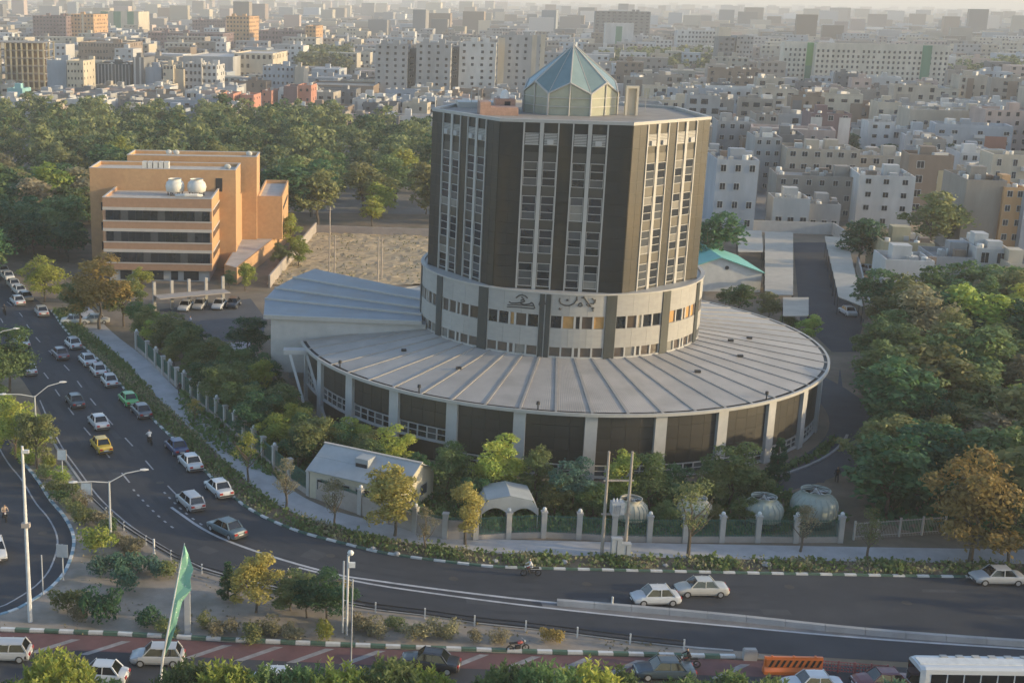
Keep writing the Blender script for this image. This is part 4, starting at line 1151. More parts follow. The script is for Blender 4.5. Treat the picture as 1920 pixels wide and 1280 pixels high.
block('mauve shaded brick tower group on the left skyline', 62, 127, 92, 30, 40, 'purple', 9, 10, bulk=3, junk=0)  # red brick in shade, the shade put into a mauve wall
block('orange brick tower group with sunlight in its colour on the left skyline', 127, 178, 92, 27, 40, 'orange', 9, 8, bulk=2, junk=0, wall2=[(.05, .15, 0, 1, 'cream'), (.55, .62, 0, 1, 'cream')])  # same red brick, sunlight painted in as orange
block('cream tower slab with three green window strips', 184, 262, 74, 22, 40, 'cream', 0, 0, bulk=1, junk=0, wall2=[(.06, .24, .05, 1, 'dgreen'), (.38, .56, .05, 1, 'dgreen'), (.72, .88, .05, 1, 'dgreen')])
block('dark mauve brick slab on the skyline left of an orange tower', 360, 424, 78, 38, 50, 'purple', 6, 12, bulk=2, junk=0)
block('orange brick tower coloured for sunlight beside the dark mauve slab', 424, 468, 100, 31, 40, 'orange', 9, 7, bulk=2, junk=0)  # lit part of the brick slab, its orange stands for sunlight
block('long low mauve brick range below the dark mauve slab', 276, 420, 104, 62, 40, 'purple', 5, 24, bulk=3, junk=0)
block('brown brick range with roof plant in the left middle distance', 484, 572, 104, 58, 40, 'purple', 5, 14, bulk=3, junk=0)
block('slim orange end of the brown brick range, coloured for sunlight', 572, 592, 106, 49, 36, 'orange', 8, 3, bulk=0, junk=0)  # sunlight on the end of the brick range painted in as orange
block('brown brick terrace behind the white slab tower', 146, 240, 128, 80, 36, 'brown', 4, 16, bulk=3, junk=0)
block('small teal building at the edge of the wood', 14, 44, 200, 166, 10, 'teal', 0, 0, junk=0, name='house', cat='house')
block('shadowy warehouse range with twin gables', 572, 700, 190, 160, 30, 'brown', 0, 0, bulk=0, junk=0, name='warehouse', cat='warehouse')

# --- smaller houses of the dense quarter
GH = 'houses of the dense quarter'
M_RED_ROOF = mat('reddish_roof', (0.27, 0.18, 0.14), 0.95, 0.3, 0.3); M_DARK_ROOF = mat('bitumen_roof', (0.12, 0.118, 0.115), 0.95, 0.3, 0.3)
hp_ = ['white', 'grey', 'beige', 'grey', 'white', 'taupe', 'blue', 'pink', 'beige', 'white', 'cream', 'taupe', 'dgrey', 'brown', 'blue', 'grey']
hn = dict(white='white', cream='cream', beige='beige', grey='grey', taupe='taupe brown', blue='blue-grey', pink='pinkish', dgrey='dark grey', brown='brown')
unit = MB(); unit.add([(-.5,0,0),(.5,0,0),(.5,1,0),(-.5,1,0),(-.5,0,1),(.5,0,1),(.5,1,1),(-.5,1,1)], [(0,1,5,4),(1,2,6,5),(2,3,7,6),(3,0,4,7)]); unit = unit.mesh('wall', W['white'])
rimu = MB()
for bx in ((-.5,.5,0,.03),(-.5,.5,.97,1),(-.5,-.47,.03,.97),(.47,.5,.03,.97)): rimu.box(*bx, 0, 1)
rimu = rimu.mesh('parapet', W['white'])
deck = MB().add([(-.5,0,0),(.5,0,0),(.5,1,0),(-.5,1,0)], [(0,1,2,3)]).mesh('roof_deck', M_TOWNROOF)
bulkm = MB().box(-.5, .5, 0, 1, 0, 1).mesh('stair_tower', W['white'])
far_boxes = []
cells = []
def inforest(x, y):
    if y < 470 and x < 46 - (y-270)*.02: return True
    return False
ca, sa = math.cos(R(4)), math.sin(R(4))
nh = 0
yy = 300.0
hr = random.Random(33)
while yy < 1500:
    sz = 13 if yy < 700 else 16
    row_gap = 4 if int(yy/40) % 2 else 9
    x = -0.36*yy - 40
    while x < 0.62*yy + 40:
        wd = hr.choice([7, 9, 11, 13, 17, 24])*hr.uniform(.9, 1.1)*(1 if yy < 700 else 1.25); dp = sz*hr.uniform(.6, 1.1)
        X, Y = x*ca - (yy-300)*sa*0, yy + x*.05 + hr.uniform(-2, 2)
        x += wd + (hr.choice([.3, .3, .3, 1.2, 7]) if hr.random() < .8 else 14)
        if hr.random() < .10: continue
        if inforest(X, Y) or not free(X, Y+dp/2, 6.5): continue
        if Y < 330 and X < 95: continue
        h = hr.choice([4.5, 6.5, 6.5, 9.5, 9.5, 12.5, 15.5])*hr.uniform(.92, 1.08)
        if X < .16*Y and 440 < Y < 860: h = min(h, 6.5)
        cells.append((X, Y, wd, dp, h, hr.choice(hp_), hr.uniform(-16, -8)))
    yy += sz + row_gap
cells.sort(key=lambda c: c[1])
CELL_FAR = []
for i, (X, Y, wd, dp, h, cn, yw) in enumerate(cells):
    u, v = PX((X, Y, h))
    infr = -30 < u < 1960
    if nh < 260 and infr:
        nh += 1
        st = max(2, int(round(h/3.2)))
        sn = {2: 'two', 3: 'three', 4: 'four', 5: 'five'}.get(st, 'six')
        q_ = min(BLK, key=lambda k_: (k_[0]-X)**2 + (k_[1]-Y)**2)
        dx_, dy_ = X-q_[0], Y-q_[1]
        side_ = ('just behind the ' if dy_ > abs(dx_) else 'just before the ' if -dy_ > abs(dx_) else 'to the right of the ' if dx_ > 0 else 'to the left of the ') + q_[5]
        t = thing('house', ('%s %s-storey house %s' % (hn[cn], sn, side_)), 'house', (X, Y, 0), R(yw), GH)
        deck_o = None
        for nm, me, lc, scl in (('wall', unit, (0, 0, 0), (wd, dp, h)), ('parapet', rimu, (0, 0, h), (wd, dp, .8)), ('roof_deck', deck, (0, 0, h+.01), (wd*.99, dp*.99, 1)),
                                ('stair_tower', bulkm, (hr.uniform(-.25, .25)*wd, dp*.4, h), (hr.uniform(2.2, 3.4), hr.uniform(2.4, 4), hr.uniform(1.8, 2.8)))):
            o = obj(nm, me, t, lc, scale=scl)
            if nm != 'roof_deck': setmat(o, W[cn])
            else: deck_o = o
        fl = st; nc = max(2, int(wd/3.6)); fh = h/fl
        near = Y < 430
        wst = hr.choice([1.0, 1.3, 1.7, 2.1]); whs = hr.choice([1.2, 1.5, 1.8])
        if hr.random() < .5:
            pc = hr.choice(['brick', 'taupe', 'dgrey', 'cream', 'brown', 'grey', 'yellow']); px0 = hr.uniform(-.5, .2)*wd; pw2 = hr.uniform(.12, .35)*wd
            MB().box(px0, px0+pw2, -.10, .02, .2 if hr.random() < .5 else h*.3, h*hr.choice([.8, .97])).build('facade_panel', W[pc], t)
        if hr.random() < .55:
            setmat(deck_o, hr.choice([M_RGRAV, M_DECK, M_RED_ROOF, M_DARK_ROOF]))
        jb = MB()
        for f in range(fl):
            for c in range(nc):
                if hr.random() < .15: continue
                x0 = -wd/2 + wd*(c+.5)/nc - .7; z0 = f*fh+.95
                w2 = wst*hr.uniform(.9, 1.1)
                if near: obj('window', WIN, t, (x0, -.012, z0), scale=(w2, 1, whs))
                else: jb.box(x0, x0+w2, -.03, .05, z0, z0+whs)
            for c in range(2):
                if hr.random() < .4: jb.box(wd/2-.05, wd/2+.03, dp*(.25+.4*c), dp*(.25+.4*c)+1.2, f*fh+1, f*fh+2.3)
        if jb.v:
            o = jb.build('window_grid', M_GLASS, t); o['kind'] = 'stuff'
        for j in range(hr.randint(2, 5)):
            kk = hr.random()
            obj('water_tank' if kk < .3 else 'air_cooler' if kk < .75 else 'roof_shed', tank if kk < .3 else cooler if kk < .75 else bulkm, t, (hr.uniform(-.38, .38)*wd, hr.uniform(.08, .85)*dp, h+.01), hr.random(), scale=(1 if kk < .75 else (hr.uniform(1.5, 3.5), hr.uniform(1.2, 3), hr.uniform(.8, 2.2))))
        if Y < 520 and hr.random() < .6:
            bx_ = hr.uniform(-.25, .25)*wd
            for f in range(1, fl): obj('balcony', bulkm, t, (bx_, -1.0, f*fh-.05), scale=(2.8, 1.0, 1.0))
    else:
        CELL_FAR.append((X, Y, wd, dp, h, cn, yw))
# --- the town beyond, one mass to the horizon
vv, ff, cc = [], [], []
cr = random.Random(77)
pal = dict(dgrey=(0.163, 0.162, 0.162), brown=(0.232, 0.176, 0.133), white=(0.495, 0.479, 0.463), cream=(0.473, 0.413, 0.319), beige=(0.396, 0.353, 0.286), grey=(0.319, 0.308, 0.303), taupe=(0.286, 0.248, 0.215), blue=(0.330, 0.358, 0.385), pink=(0.408, 0.319, 0.275))
winv, winf = [], []
def cbox(X, Y, wd, dp, h, col, yw, wins=False):
    c, s = math.cos(R(yw)), math.sin(R(yw)); b = len(vv)
    for z in (0, h):
        for px_, py_ in ((-wd/2, 0), (wd/2, 0), (wd/2, dp), (-wd/2, dp)): vv.append((X + px_*c - py_*s, Y + px_*s + py_*c, z))
    ff.extend([(b, b+1, b+5, b+4), (b+1, b+2, b+6, b+5), (b+3, b, b+4, b+7), (b+4, b+5, b+6, b+7)])
    rk_ = cr.uniform(.45, 1.0); rc = tuple(k*rk_ for k in col)
    cc.extend([col, col, col, rc])
    if wins:
        fl = max(2, int(h/3.2)); nc = max(2, int(wd/3.2))
        for f in range(fl):
            for q in range(nc):
                if cr.random() < .25: continue
                x0 = -wd/2 + wd*(q+.25)/nc; x1 = x0 + 1.6; z0 = f*h/fl + 1; z1 = z0 + 1.5
                b2 = len(winv)
                for px_, pz in ((x0, z0), (x1, z0), (x1, z1), (x0, z1)): winv.append((X + px_*c + .06*s, Y + px_*s - .06*c, pz))
                winf.append((b2, b2+1, b2+2, b2+3))
for (X, Y, wd, dp, h, cn, yw) in CELL_FAR:
    k = cr.uniform(.85, 1.15); col = tuple(v*k for v in pal[cn])
    cbox(X, Y, wd, dp, h, col, yw, True)
    if cr.random() < .5: cbox(X + cr.uniform(-2, 2), Y + dp*.4, 3, 3, h+2.5, col, yw)
yy = 1500.0
while yy < 11500:
    g_ = 17 + yy/220; x = -0.36*yy - 60
    while x < 0.62*yy + 60:
        wd = cr.uniform(.6, 1.3)*g_; 
        if cr.random() < .80:
            cn = cr.choice(list(pal)); k = cr.uniform(.6, 1.3)
            big = cr.random() < .06
            cbox(x, yy + cr.uniform(-.4, .4)*g_, wd*.9, g_*.55, cr.uniform(6, 15)*(cr.uniform(1.6, 3.0) if big else 1), tuple(v*k for v in pal[cn]), cr.uniform(-20, -4))
        x += wd*1.06
    yy += g_*1.15
def mass(name, vv, ff, cc, m, label, cat):
    me = bpy.data.meshes.new(name); me.from_pydata(vv, [], ff); me.materials.append(m)
    if cc:
        at = me.attributes.new('wall_colour', 'FLOAT_COLOR', 'FACE')
        at.data.foreach_set('color', [q for c in cc for q in (*c, 1)])
    o = obj(name, me); tag(o, label, cat, kind='stuff'); return o
mc = bpy.data.materials.new('town_mass'); mc.use_nodes = True
_n, _l = mc.node_tree.nodes, mc.node_tree.links
_a = _n.new('ShaderNodeAttribute'); _a.attribute_name = 'wall_colour'; _l.new(_a.outputs['Color'], _n['Principled BSDF'].inputs['Base Color']); _n['Principled BSDF'].inputs['Roughness'].default_value = .9
town = mass('town', vv, ff, cc, mc, 'dense low pale town fading into haze to the horizon', 'town')
wo_ = mass('town_windows', winv, winf, None, M_GLASS, 'dark windows of the low town', 'town'); wo_.parent = town
del wo_['category']; del wo_['label']
# ------------------------------------------------------------------ trees and shrubs
L_GREEN = leafmat('leaf_green', (0.048, 0.074, 0.022), (0.098, 0.118, 0.040))
L_DARK = leafmat('leaf_dark_green', (0.022, 0.050, 0.020), (0.045, 0.085, 0.032))
L_OLIVE = leafmat('leaf_olive', (0.075, 0.085, 0.028), (0.135, 0.125, 0.042))
L_LIME = leafmat('leaf_yellow_green', (0.115, 0.145, 0.026), (0.22, 0.21, 0.04))
L_ORANGE = leafmat('leaf_orange', (0.16, 0.11, 0.03), (0.26, 0.185, 0.05))
L_BROWN = leafmat('leaf_dry_brown', (0.12, 0.098, 0.05), (0.17, 0.14, 0.07))
L_BLUE = leafmat('leaf_blue_green', (0.04, 0.075, 0.045), (0.075, 0.115, 0.07))
M_BARK = mat('bark', (0.12, 0.095, 0.07), 0.95, 0.3, 3, 0.5, 12)

def leaf_arrays(seed, lobes, n, size, elong=1.0, up=0.25, fill=.5):
    r = np.random.default_rng(seed)
    L = np.array(lobes, float)
    wgt = L[:, 3]**2; idx = r.choice(len(L), n, p=wgt/wgt.sum())
    d = r.normal(size=(n, 3)); d /= np.linalg.norm(d, axis=1)[:, None]
    flip = (d[:, 2] < -.1) & (r.random(n) < .55); d[flip, 2] *= -1
    rad = L[idx, 3]*(fill + (1-fill)*np.sqrt(r.random(n)))
    out = r.random(n) < .16; rad[out] *= 1.0 + .55*r.random(out.sum())
    pos = L[idx, :3] + d*rad[:, None]*np.array([1, 1, .85])
    nrm = d*.8 + r.normal(size=(n, 3))*.6; nrm[:, 2] += up; nrm /= np.linalg.norm(nrm, axis=1)[:, None]
    a = np.cross(nrm, r.normal(size=(n, 3))); a /= np.linalg.norm(a, axis=1)[:, None]
    b = np.cross(nrm, a)
    s = size*(.55 + .8*r.random(n))[:, None]
    q = np.empty((n, 4, 3))
    q[:, 0] = pos - a*s*elong; q[:, 1] = pos + b*s*.55 - nrm*s*.12; q[:, 2] = pos + a*s*elong; q[:, 3] = pos - b*s*.55 - nrm*s*.12
    lv = np.clip(.5 + .5*(r.random(n)-.5)*1.6 + .25*(r.normal(size=len(L))[idx]), 0, 1)
    return q.reshape(-1, 3), lv
def leaf_mesh(name, q, lv, m):
    n = len(lv)
    me = bpy.data.meshes.new(name)
    me.vertices.add(n*4); me.vertices.foreach_set('co', q.ravel())
    me.loops.add(n*4); me.loops.foreach_set('vertex_index', np.arange(n*4))
    me.polygons.add(n); me.polygons.foreach_set('loop_start', np.arange(n)*4)
    try: me.polygons.foreach_set('loop_total', np.full(n, 4))
    except Exception: pass
    me.materials.append(m)
    at = me.attributes.new('lv', 'FLOAT', 'FACE'); at.data.foreach_set('value', lv.astype(np.float32))
    me.update(); me.validate()
    return me
def mk_lobes(seed, kind):
    r = random.Random(seed); L = []
    if kind == 'broad':
        for i in range(26):
            a = r.random()*6.28; rr = r.uniform(.5, 2.7); z = r.uniform(2.2, 7.2); k = 1 - (abs(z-4.3)/4.4)**1.4
            L.append((rr*k*math.cos(a), rr*k*math.sin(a), z, r.uniform(.35, .95)))
        for i in range(3): L.append((r.uniform(-.8, .8), r.uniform(-.8, .8), r.uniform(3.6, 5.2), r.uniform(1.1, 1.6)))
    elif kind == 'slim':
        for i in range(12):
            a = r.random()*6.28; z = 2.0 + 5.4*i/11; k = .55 + 1.0*math.sin(math.pi*min(1, (i+1)/12))
            L.append((.55*k*math.cos(a), .55*k*math.sin(a), z, r.uniform(.55, .85)*min(1.2, k)))
    elif kind == 'sparse':
        for i in range(15):
            a = r.random()*6.28; z = r.uniform(2.6, 7.0); rr = r.uniform(.3, 1.9)*(1-abs(z-4.3)/4)
            L.append((rr*math.cos(a), rr*math.sin(a), z, r.uniform(.5, .95)))
    elif kind == 'bush':
        for i in range(9):
            a = r.random()*6.28; rr = r.uniform(0, .75); L.append((rr*math.cos(a), rr*math.sin(a), r.uniform(.3, .85), r.uniform(.3, .5)))
    elif kind == 'pine':
        for i in range(14):
            z = 1.2 + i*.45; k = 1.5*(1 - i/14.5)+.15
            for j in range(4):
                a = r.random()*6.28; L.append((k*.75*math.cos(a), k*.75*math.sin(a), z, .2+.35*k*.6))
    return L
def trunk_mesh(seed, kind, h=8.0):
    r = random.Random(seed); b = MB()
    top = {'broad': 4.6, 'slim': 6.6, 'sparse': 5.4, 'pine': 6.5}[kind]
    pts = [(r.uniform(-.12, .12)*i, r.uniform(-.12, .12)*i, top*i/5) for i in range(6)]
    b.tube(pts, [.19, .16, .14, .11, .08, .04], 6)
    if kind != 'pine':
        for i in range(7 if kind == 'sparse' else 5):
            a = r.random()*6.28; z = r.uniform(1.7, 3.6 if kind != 'slim' else 5); L = r.uniform(1.2, 2.3)*(0.6 if kind == 'slim' else 1)
            p0 = Vector((0, 0, z)); p1 = p0 + Vector((math.cos(a)*L*.5, math.sin(a)*L*.5, L*.55)); p2 = p1 + Vector((math.cos(a+.3)*L*.5, math.sin(a+.3)*L*.5, L*.75))
            b.tube([p0, p1, p2], [.085, .06, .025], 5)
    return b.mesh('trunk', M_BARK)
CROWN, TRUNK = {}, {}
for k, n, sz, vn in (('broad', 6000, .135, 4), ('slim', 4200, .115, 3), ('sparse', 1300, .105, 4), ('pine', 3200, .13, 2), ('bush', 1100, .07, 4)):
    for i in range(vn):
        q, lv = leaf_arrays(100+i*7, mk_lobes(i*13+len(k), k), n, sz, elong=(1.6 if k == 'pine' else 1.15), fill=.45)
        CROWN[k, i] = leaf_mesh('crown', q, lv, L_GREEN)
        if k != 'bush': TRUNK[k, i] = trunk_mesh(i*5+2, k)
for i in range(4):                        # coarser crowns for the woods
    q, lv = leaf_arrays(300+i, mk_lobes(900+i*3, 'broad'), 2600, .215)
    CROWN['wood', i] = leaf_mesh('crown', q, lv, L_GREEN); TRUNK['wood', i] = TRUNK['broad', i % 4]
LN = dict(leaf_green='green', leaf_dark_green='dark green', leaf_olive='olive', leaf_yellow_green='yellow-green', leaf_orange='orange', leaf_dry_brown='dry brown')
VN = dict(broad=4, slim=3, sparse=4, pine=2, bush=4, wood=4)
tr = random.Random(11)
def where(q, poly_, h, hm, near, far, lo, hi):
    xs = sorted(p[0] for p in poly_); ys = sorted(p[1] for p in poly_)
    a = (q[1]-ys[0])/(ys[-1]-ys[0]); x0, x1 = xs[0], xs[-1]; b = (q[0]-x0)/(x1-x0)
    ht = 'tall' if h > hm*1.18 else 'low' if h < hm*.85 else 'middling'
    dp = ['front', 'forward part', 'middle', 'rear part', 'back'][min(4, int(a*5))]
    return ht, dp, ('by ' + lo if b < .25 else 'left of centre' if b < .5 else 'right of centre' if b < .75 else 'by ' + hi)
def tree(p, h, kind, lm, label, group=None, wide=1.0, name='tree', cat='tree'):
    i = tr.randrange(VN[kind]); s = h/8.0; wide *= {'broad': 1.5, 'wood': 1.45, 'slim': 1.25, 'sparse': 1.35, 'pine': 1.0}[kind]
    t = thing(name, label, cat, (p[0], p[1], 0), tr.random()*6.28, group)
    obj('trunk', TRUNK[kind, i], t, scale=(s, s, s))
    c = obj('crown', CROWN[kind, i], t, scale=(s*wide, s*wide, s)); setmat(c, lm)
    return t
def ptree(u, vb, vt, kind, lm, label, group=None, wide=1.0, **k):
    p = G(u, vb); return tree(p, HZ(p, vt), kind, lm, label, group, wide, **k)
def shrub(p, h, wdt, lm, label, group=None):
    t = obj('shrub', CROWN['bush', tr.randrange(4)], None, (p[0], p[1], .05), tr.random()*6.28, scale=(wdt/1.6, wdt/1.6, h/1.15)); setmat(t, lm)
    return tag(t, label, 'shrub', group)

# young street trees on the planting bed
ST = 'street trees in the planting bed'
ptree(365, 792, 742, 'sparse', L_ORANGE, 'tiny orange sapling beside the footpath, farthest of the street trees', ST)
ptree(466, 905, 800, 'sparse', L_LIME, 'thin yellowish street tree left of a pale sparse one', ST, .8)
ptree(536, 955, 850, 'sparse', L_BROWN, 'pale sparse street tree in front of the low fence pillars', ST, .8)
ptree(628, 990, 888, 'sparse', L_BROWN, 'sparse brown street tree in front of the guard house', ST, 1.0)
ptree(740, 1006, 868, 'broad', L_ORANGE, 'dense golden street tree before the guard house gable', ST, .95)
ptree(796, 1036, 942, 'sparse', L_BROWN, 'small leaning bare-looking street tree beside the golden one', ST, .7)
ptree(872, 1022, 898, 'slim', L_ORANGE, 'slim golden street tree left of the fabric canopy', ST, .95)
ptree(1290, 1046, 880, 'sparse', L_OLIVE, 'tall thin olive street tree in front of the cooling towers', ST, .85)
ptree(1500, 1036, 936, 'sparse', L_BROWN, 'sparse street tree in front of the tallest cooling tower', ST, .9)
ptree(1626, 1052, 944, 'sparse', L_OLIVE, 'sparse street tree at the end of the pillared fence', ST, .8)
ptree(1818, 1058, 842, 'broad', L_ORANGE, 'big golden brown street tree near the right edge', ST, .80)
ptree(1890, 1060, 916, 'slim', L_OLIVE, 'olive street tree at the right edge beside the big golden one', ST, .95)
# garden trees before the ring wall
GT = 'garden trees before the ring wall'
for (u, vb, vt, kd, lm, wd, lab) in [
    (735, 890, 792, 'broad', L_LIME, .75, 'yellow-green garden tree right behind the guard house'),
    (690, 880, 806, 'broad', L_OLIVE, .9, 'low olive garden tree behind the guard house roof'),
    (838, 935, 824, 'broad', L_GREEN, .85, 'green garden tree left of the brightest yellow-green tree'),
    (932, 940, 816, 'broad', L_LIME, .95, 'brightest yellow-green garden tree above the canopy'),
    (1003, 950, 832, 'slim', L_OLIVE, 1.1, 'upright bronze garden tree right of the bright yellow-green one'),
    (1070, 962, 856, 'broad', L_BLUE, .9, 'blue-green garden tree below a ring wall pilaster'),
    (1040, 968, 900, 'broad', L_OLIVE, .9, 'low olive garden tree above the pillared fence'),
    (1166, 956, 838, 'slim', L_LIME, 1.2, 'yellow-green garden tree between the transformer poles'),
    (1216, 958, 842, 'broad', L_GREEN, .8, 'green garden tree just right of the transformer poles'),
    (1262, 952, 866, 'broad', L_DARK, .9, 'dark garden tree behind the thin olive street tree'),
    (1368, 948, 828, 'broad', L_GREEN, 1.05, 'largest green garden tree left of the conifer'),
    (1330, 960, 870, 'broad', L_OLIVE, .8, 'olive garden tree left of the largest green one'),
    (1420, 960, 880, 'broad', L_GREEN, .9, 'green garden tree behind the left cooling tower'),
    (1456, 905, 812, 'pine', L_DARK, 1.2, 'dark spiky conifer before the white wall panel'),
    (785, 905, 845, 'broad', L_DARK, .9, 'low dark garden tree beside a ring pilaster'),
    (890, 960, 890, 'broad', L_DARK, .9, 'low dark garden tree above the canopy edge'),
    (1110, 975, 905, 'broad', L_GREEN, .9, 'low green garden tree left of the transformer poles'),
    (1395, 990, 930, 'broad', L_GREEN, .9, 'low green garden tree between the two smaller cooling towers'),
    (1485, 995, 945, 'broad', L_DARK, .9, 'low dark garden tree between the two greenish cooling towers'),
    (1250, 992, 938, 'broad', L_GREEN, .9, 'low green garden tree left of the thin olive street tree'),
    (1340, 995, 945, 'broad', L_OLIVE, .9, 'low olive garden tree right of the thin olive street tree'),
    (600, 862, 790, 'broad', L_LIME, .9, 'yellowish garden tree left of the guard house roof'),
    (556, 838, 752, 'broad', L_LIME, .85, 'tall yellowish garden tree below the slanted struts'),
    (510, 810, 738, 'broad', L_GREEN, 1.0, 'green garden tree left of the tall yellowish one'),
    (470, 775, 712, 'broad', L_DARK, 1.0, 'dark garden tree along the pillar row'),
    (430, 752, 672, 'broad', L_GREEN, .95, 'green garden tree below the fan wing wall'),
    (392, 715, 640, 'broad', L_GREEN, .95, 'green garden tree near the pale path'),
    (345, 672, 602, 'broad', L_GREEN, .95, 'green garden tree behind the first pillars'),
    (318, 650, 590, 'broad', L_DARK, .9, 'dark garden tree near the parking yard'),
    (466, 668, 590, 'broad', L_DARK, 1.15, 'round dark green tree left of the fan wing'),
    (500, 740, 660, 'broad', L_DARK, .9, 'dark tree under the cantilevered fan wing'),
    (470, 705, 648, 'broad', L_DARK, 1.0, 'dark low tree beside the pale wall of the fan wing'),
    (272, 640, 572, 'broad', L_OLIVE, .9, 'olive tree at the corner of the parking yard')]:
    ptree(u, vb, vt, kd, lm, lab, GT, wd)
BG = 'belt of garden trees inside the left fence'
br = random.Random(19)
belt = [(268, 632), (288, 650), (306, 640), (300, 668), (330, 660), (326, 690), (352, 690), (372, 676), (362, 718), (392, 752), (404, 700), (416, 770), (440, 724), (452, 800), (448, 770), (486, 752), (484, 826), (520, 856), (530, 790), (540, 812), (575, 852), (590, 880), (640, 872), (560, 880), (410, 735), (500, 790), (660, 860), (700, 905)]
for u, v in belt:
    lm = br.choice([L_GREEN, L_GREEN, L_OLIVE, L_DARK, L_LIME])
    p = G(u, v); hh = br.uniform(3.6, 6.2); a_, b_, c_ = where(p, [(-26, 120), (8, 178)], hh, 4.9, 0, 0, 'the pillars', 'the ring wall')
    tree(p, hh, 'broad', lm, '%s %s tree, %s of the fence belt, %s' % (a_, LN[lm.name], b_, c_), BG, br.uniform(.9, 1.2))
# trees by the avenue on the left
AV = 'trees beside the avenue'
for (u, vb, vt, kd, lm, wd, lab) in [
    (84, 566, 478, 'broad', L_LIME, 1.0, 'light green roadside tree by the parked cars at the far bend'),
    (186, 618, 476, 'broad', L_ORANGE, .95, 'large bronze roadside tree in front of the orange building'),
    (150, 610, 520, 'broad', L_OLIVE, 1.0, 'olive roadside tree joined to the large bronze one'),
    (232, 612, 516, 'broad', L_OLIVE, .9, 'olive roadside tree right of the large bronze one'),
    (265, 572, 498, 'slim', L_LIME, 1.3, 'slim light tree before the orange building windows'),
    (460, 545, 490, 'broad', L_LIME, .9, 'yellowish tree at the right foot of the orange building'),
    (545, 470, 398, 'slim', L_LIME, 1.3, 'yellow-green tree beside the terrace of the orange building'),
    (525, 500, 455, 'broad', L_OLIVE, .9, 'small olive tree along the terrace wall'),
    (560, 500, 440, 'broad', L_LIME, .8, 'small yellow tree at the edge of the sandy lot'),
    (430, 540, 505, 'broad', L_GREEN, .9, 'low green tree before the terrace'),
    (18, 735, 606, 'broad', L_GREEN, .95, 'leafy green median tree at the left edge'),
    (-20, 760, 640, 'broad', L_GREEN, .9, 'green median tree cut by the left edge'),
    (30, 860, 742, 'broad', L_LIME, .85, 'yellow-green median tree below the twin-armed lamp'),
    (70, 880, 765, 'broad', L_OLIVE, .75, 'olive median tree right under the twin-armed lamp'),
    (5, 830, 745, 'broad', L_OLIVE, .8, 'olive median tree at the left edge below the green one')]:
    ptree(u, vb, vt, kd, lm, lab, AV, wd)
# island trees and shrubs
IS = 'small trees on the traffic island'
for (u, vb, vt, kd, lm, wd, lab) in [
    (428, 1124, 1046, 'pine', L_DARK, 1.3, 'small dark conifer on the island'),
    (480, 1150, 1036, 'broad', L_ORANGE, .95, 'small golden tree on the island'),
    (545, 1146, 1066, 'broad', L_OLIVE, 1.1, 'olive island tree right of the golden one'),
    (612, 1165, 1064, 'broad', L_DARK, 1.05, 'dark green island tree beside the camera mast'),
    (575, 1160, 1085, 'broad', L_DARK, .95, 'lower dark island tree left of the camera mast'),
    (640, 1150, 1080, 'sparse', L_ORANGE, 1.1, 'thin orange island tree behind the camera mast')]:
    ptree(u, vb, vt, kd, lm, lab, IS, wd)
SH = 'shrubs on the traffic island'
for (u, v, h, wd, lm, lab) in [
    (178, 1040, 2.4, 3.4, L_LIME, 'broad yellow shrub at the tip of the slip road bend'), (150, 985, 1.8, 2.6, L_OLIVE, 'olive shrub above the yellow one'), (208, 1000, 1.5, 2.2, L_GREEN, 'green shrub beside the lamp foot'),
    (188, 1165, 3.2, 3.0, L_DARK, 'tall dark shrub near the white mast'), (132, 1150, 2.2, 2.8, L_OLIVE, 'olive shrub left of the tall dark one'), (150, 1168, 1.4, 1.8, L_BROWN, 'brown low shrub at the island corner'),
    (190, 1085, 1.9, 2.4, L_BLUE, 'blue-green oleander left of its row'), (225, 1078, 1.9, 2.6, L_BLUE, 'second blue-green oleander from the slip road'), (262, 1076, 1.9, 2.6, L_BLUE, 'third blue-green oleander before the railing'), (240, 1110, 2.1, 2.8, L_BLUE, 'blue-green oleander standing nearest the bottom street'), (292, 1082, 1.8, 2.4, L_BLUE, 'blue-green oleander next to the green banner'), (318, 1086, 1.6, 2.0, L_OLIVE, 'olive shrub behind the green banner'),
    (275, 1180, 1.7, 2.2, L_DARK, 'dark shrub left of the banner foot'), (305, 1190, 1.3, 1.8, L_OLIVE, 'olive shrub at the banner foot'), (385, 1180, 1.2, 1.6, L_OLIVE, 'small shrub right of the grey post'), (420, 1194, 1.5, 2.2, L_BROWN, 'dry shrub right of the grey post'), (470, 1196, 1.3, 2.2, L_OLIVE, 'low dry shrub under the golden tree'), (505, 1190, 1.4, 2.0, L_BROWN, 'dry brown shrub under the olive tree'), (550, 1195, 1.2, 2.0, L_BROWN, 'dry brown shrub before the dark trees'),
    (612, 1204, 1.8, 1.6, L_LIME, 'upright yellowish shrub at the kerb'), (672, 1180, 1.2, 2.0, L_BROWN, 'dry shrub just right of the camera mast'), (700, 1190, 1.3, 2.2, L_BROWN, 'dry shrub second from the camera mast'), (735, 1180, 1.0, 1.8, L_OLIVE, 'low olive shrub by the railing'), (785, 1200, 1.5, 2.6, L_BROWN, 'broad dry shrub in the middle of the island tip'), (838, 1198, 1.5, 2.4, L_BROWN, 'dry shrub left of the two small ones'), (893, 1206, 1.1, 1.4, L_BROWN, 'smallest round dry shrub'), (940, 1206, 1.1, 1.6, L_BROWN, 'round dry shrub left of the parked motorbike'), (1035, 1208, 1.4, 1.7, L_ORANGE, 'orange dry shrub right of the parked motorbike')]:
    p = G(u, v); shrub(p, h, wd, lm, lab, SH)
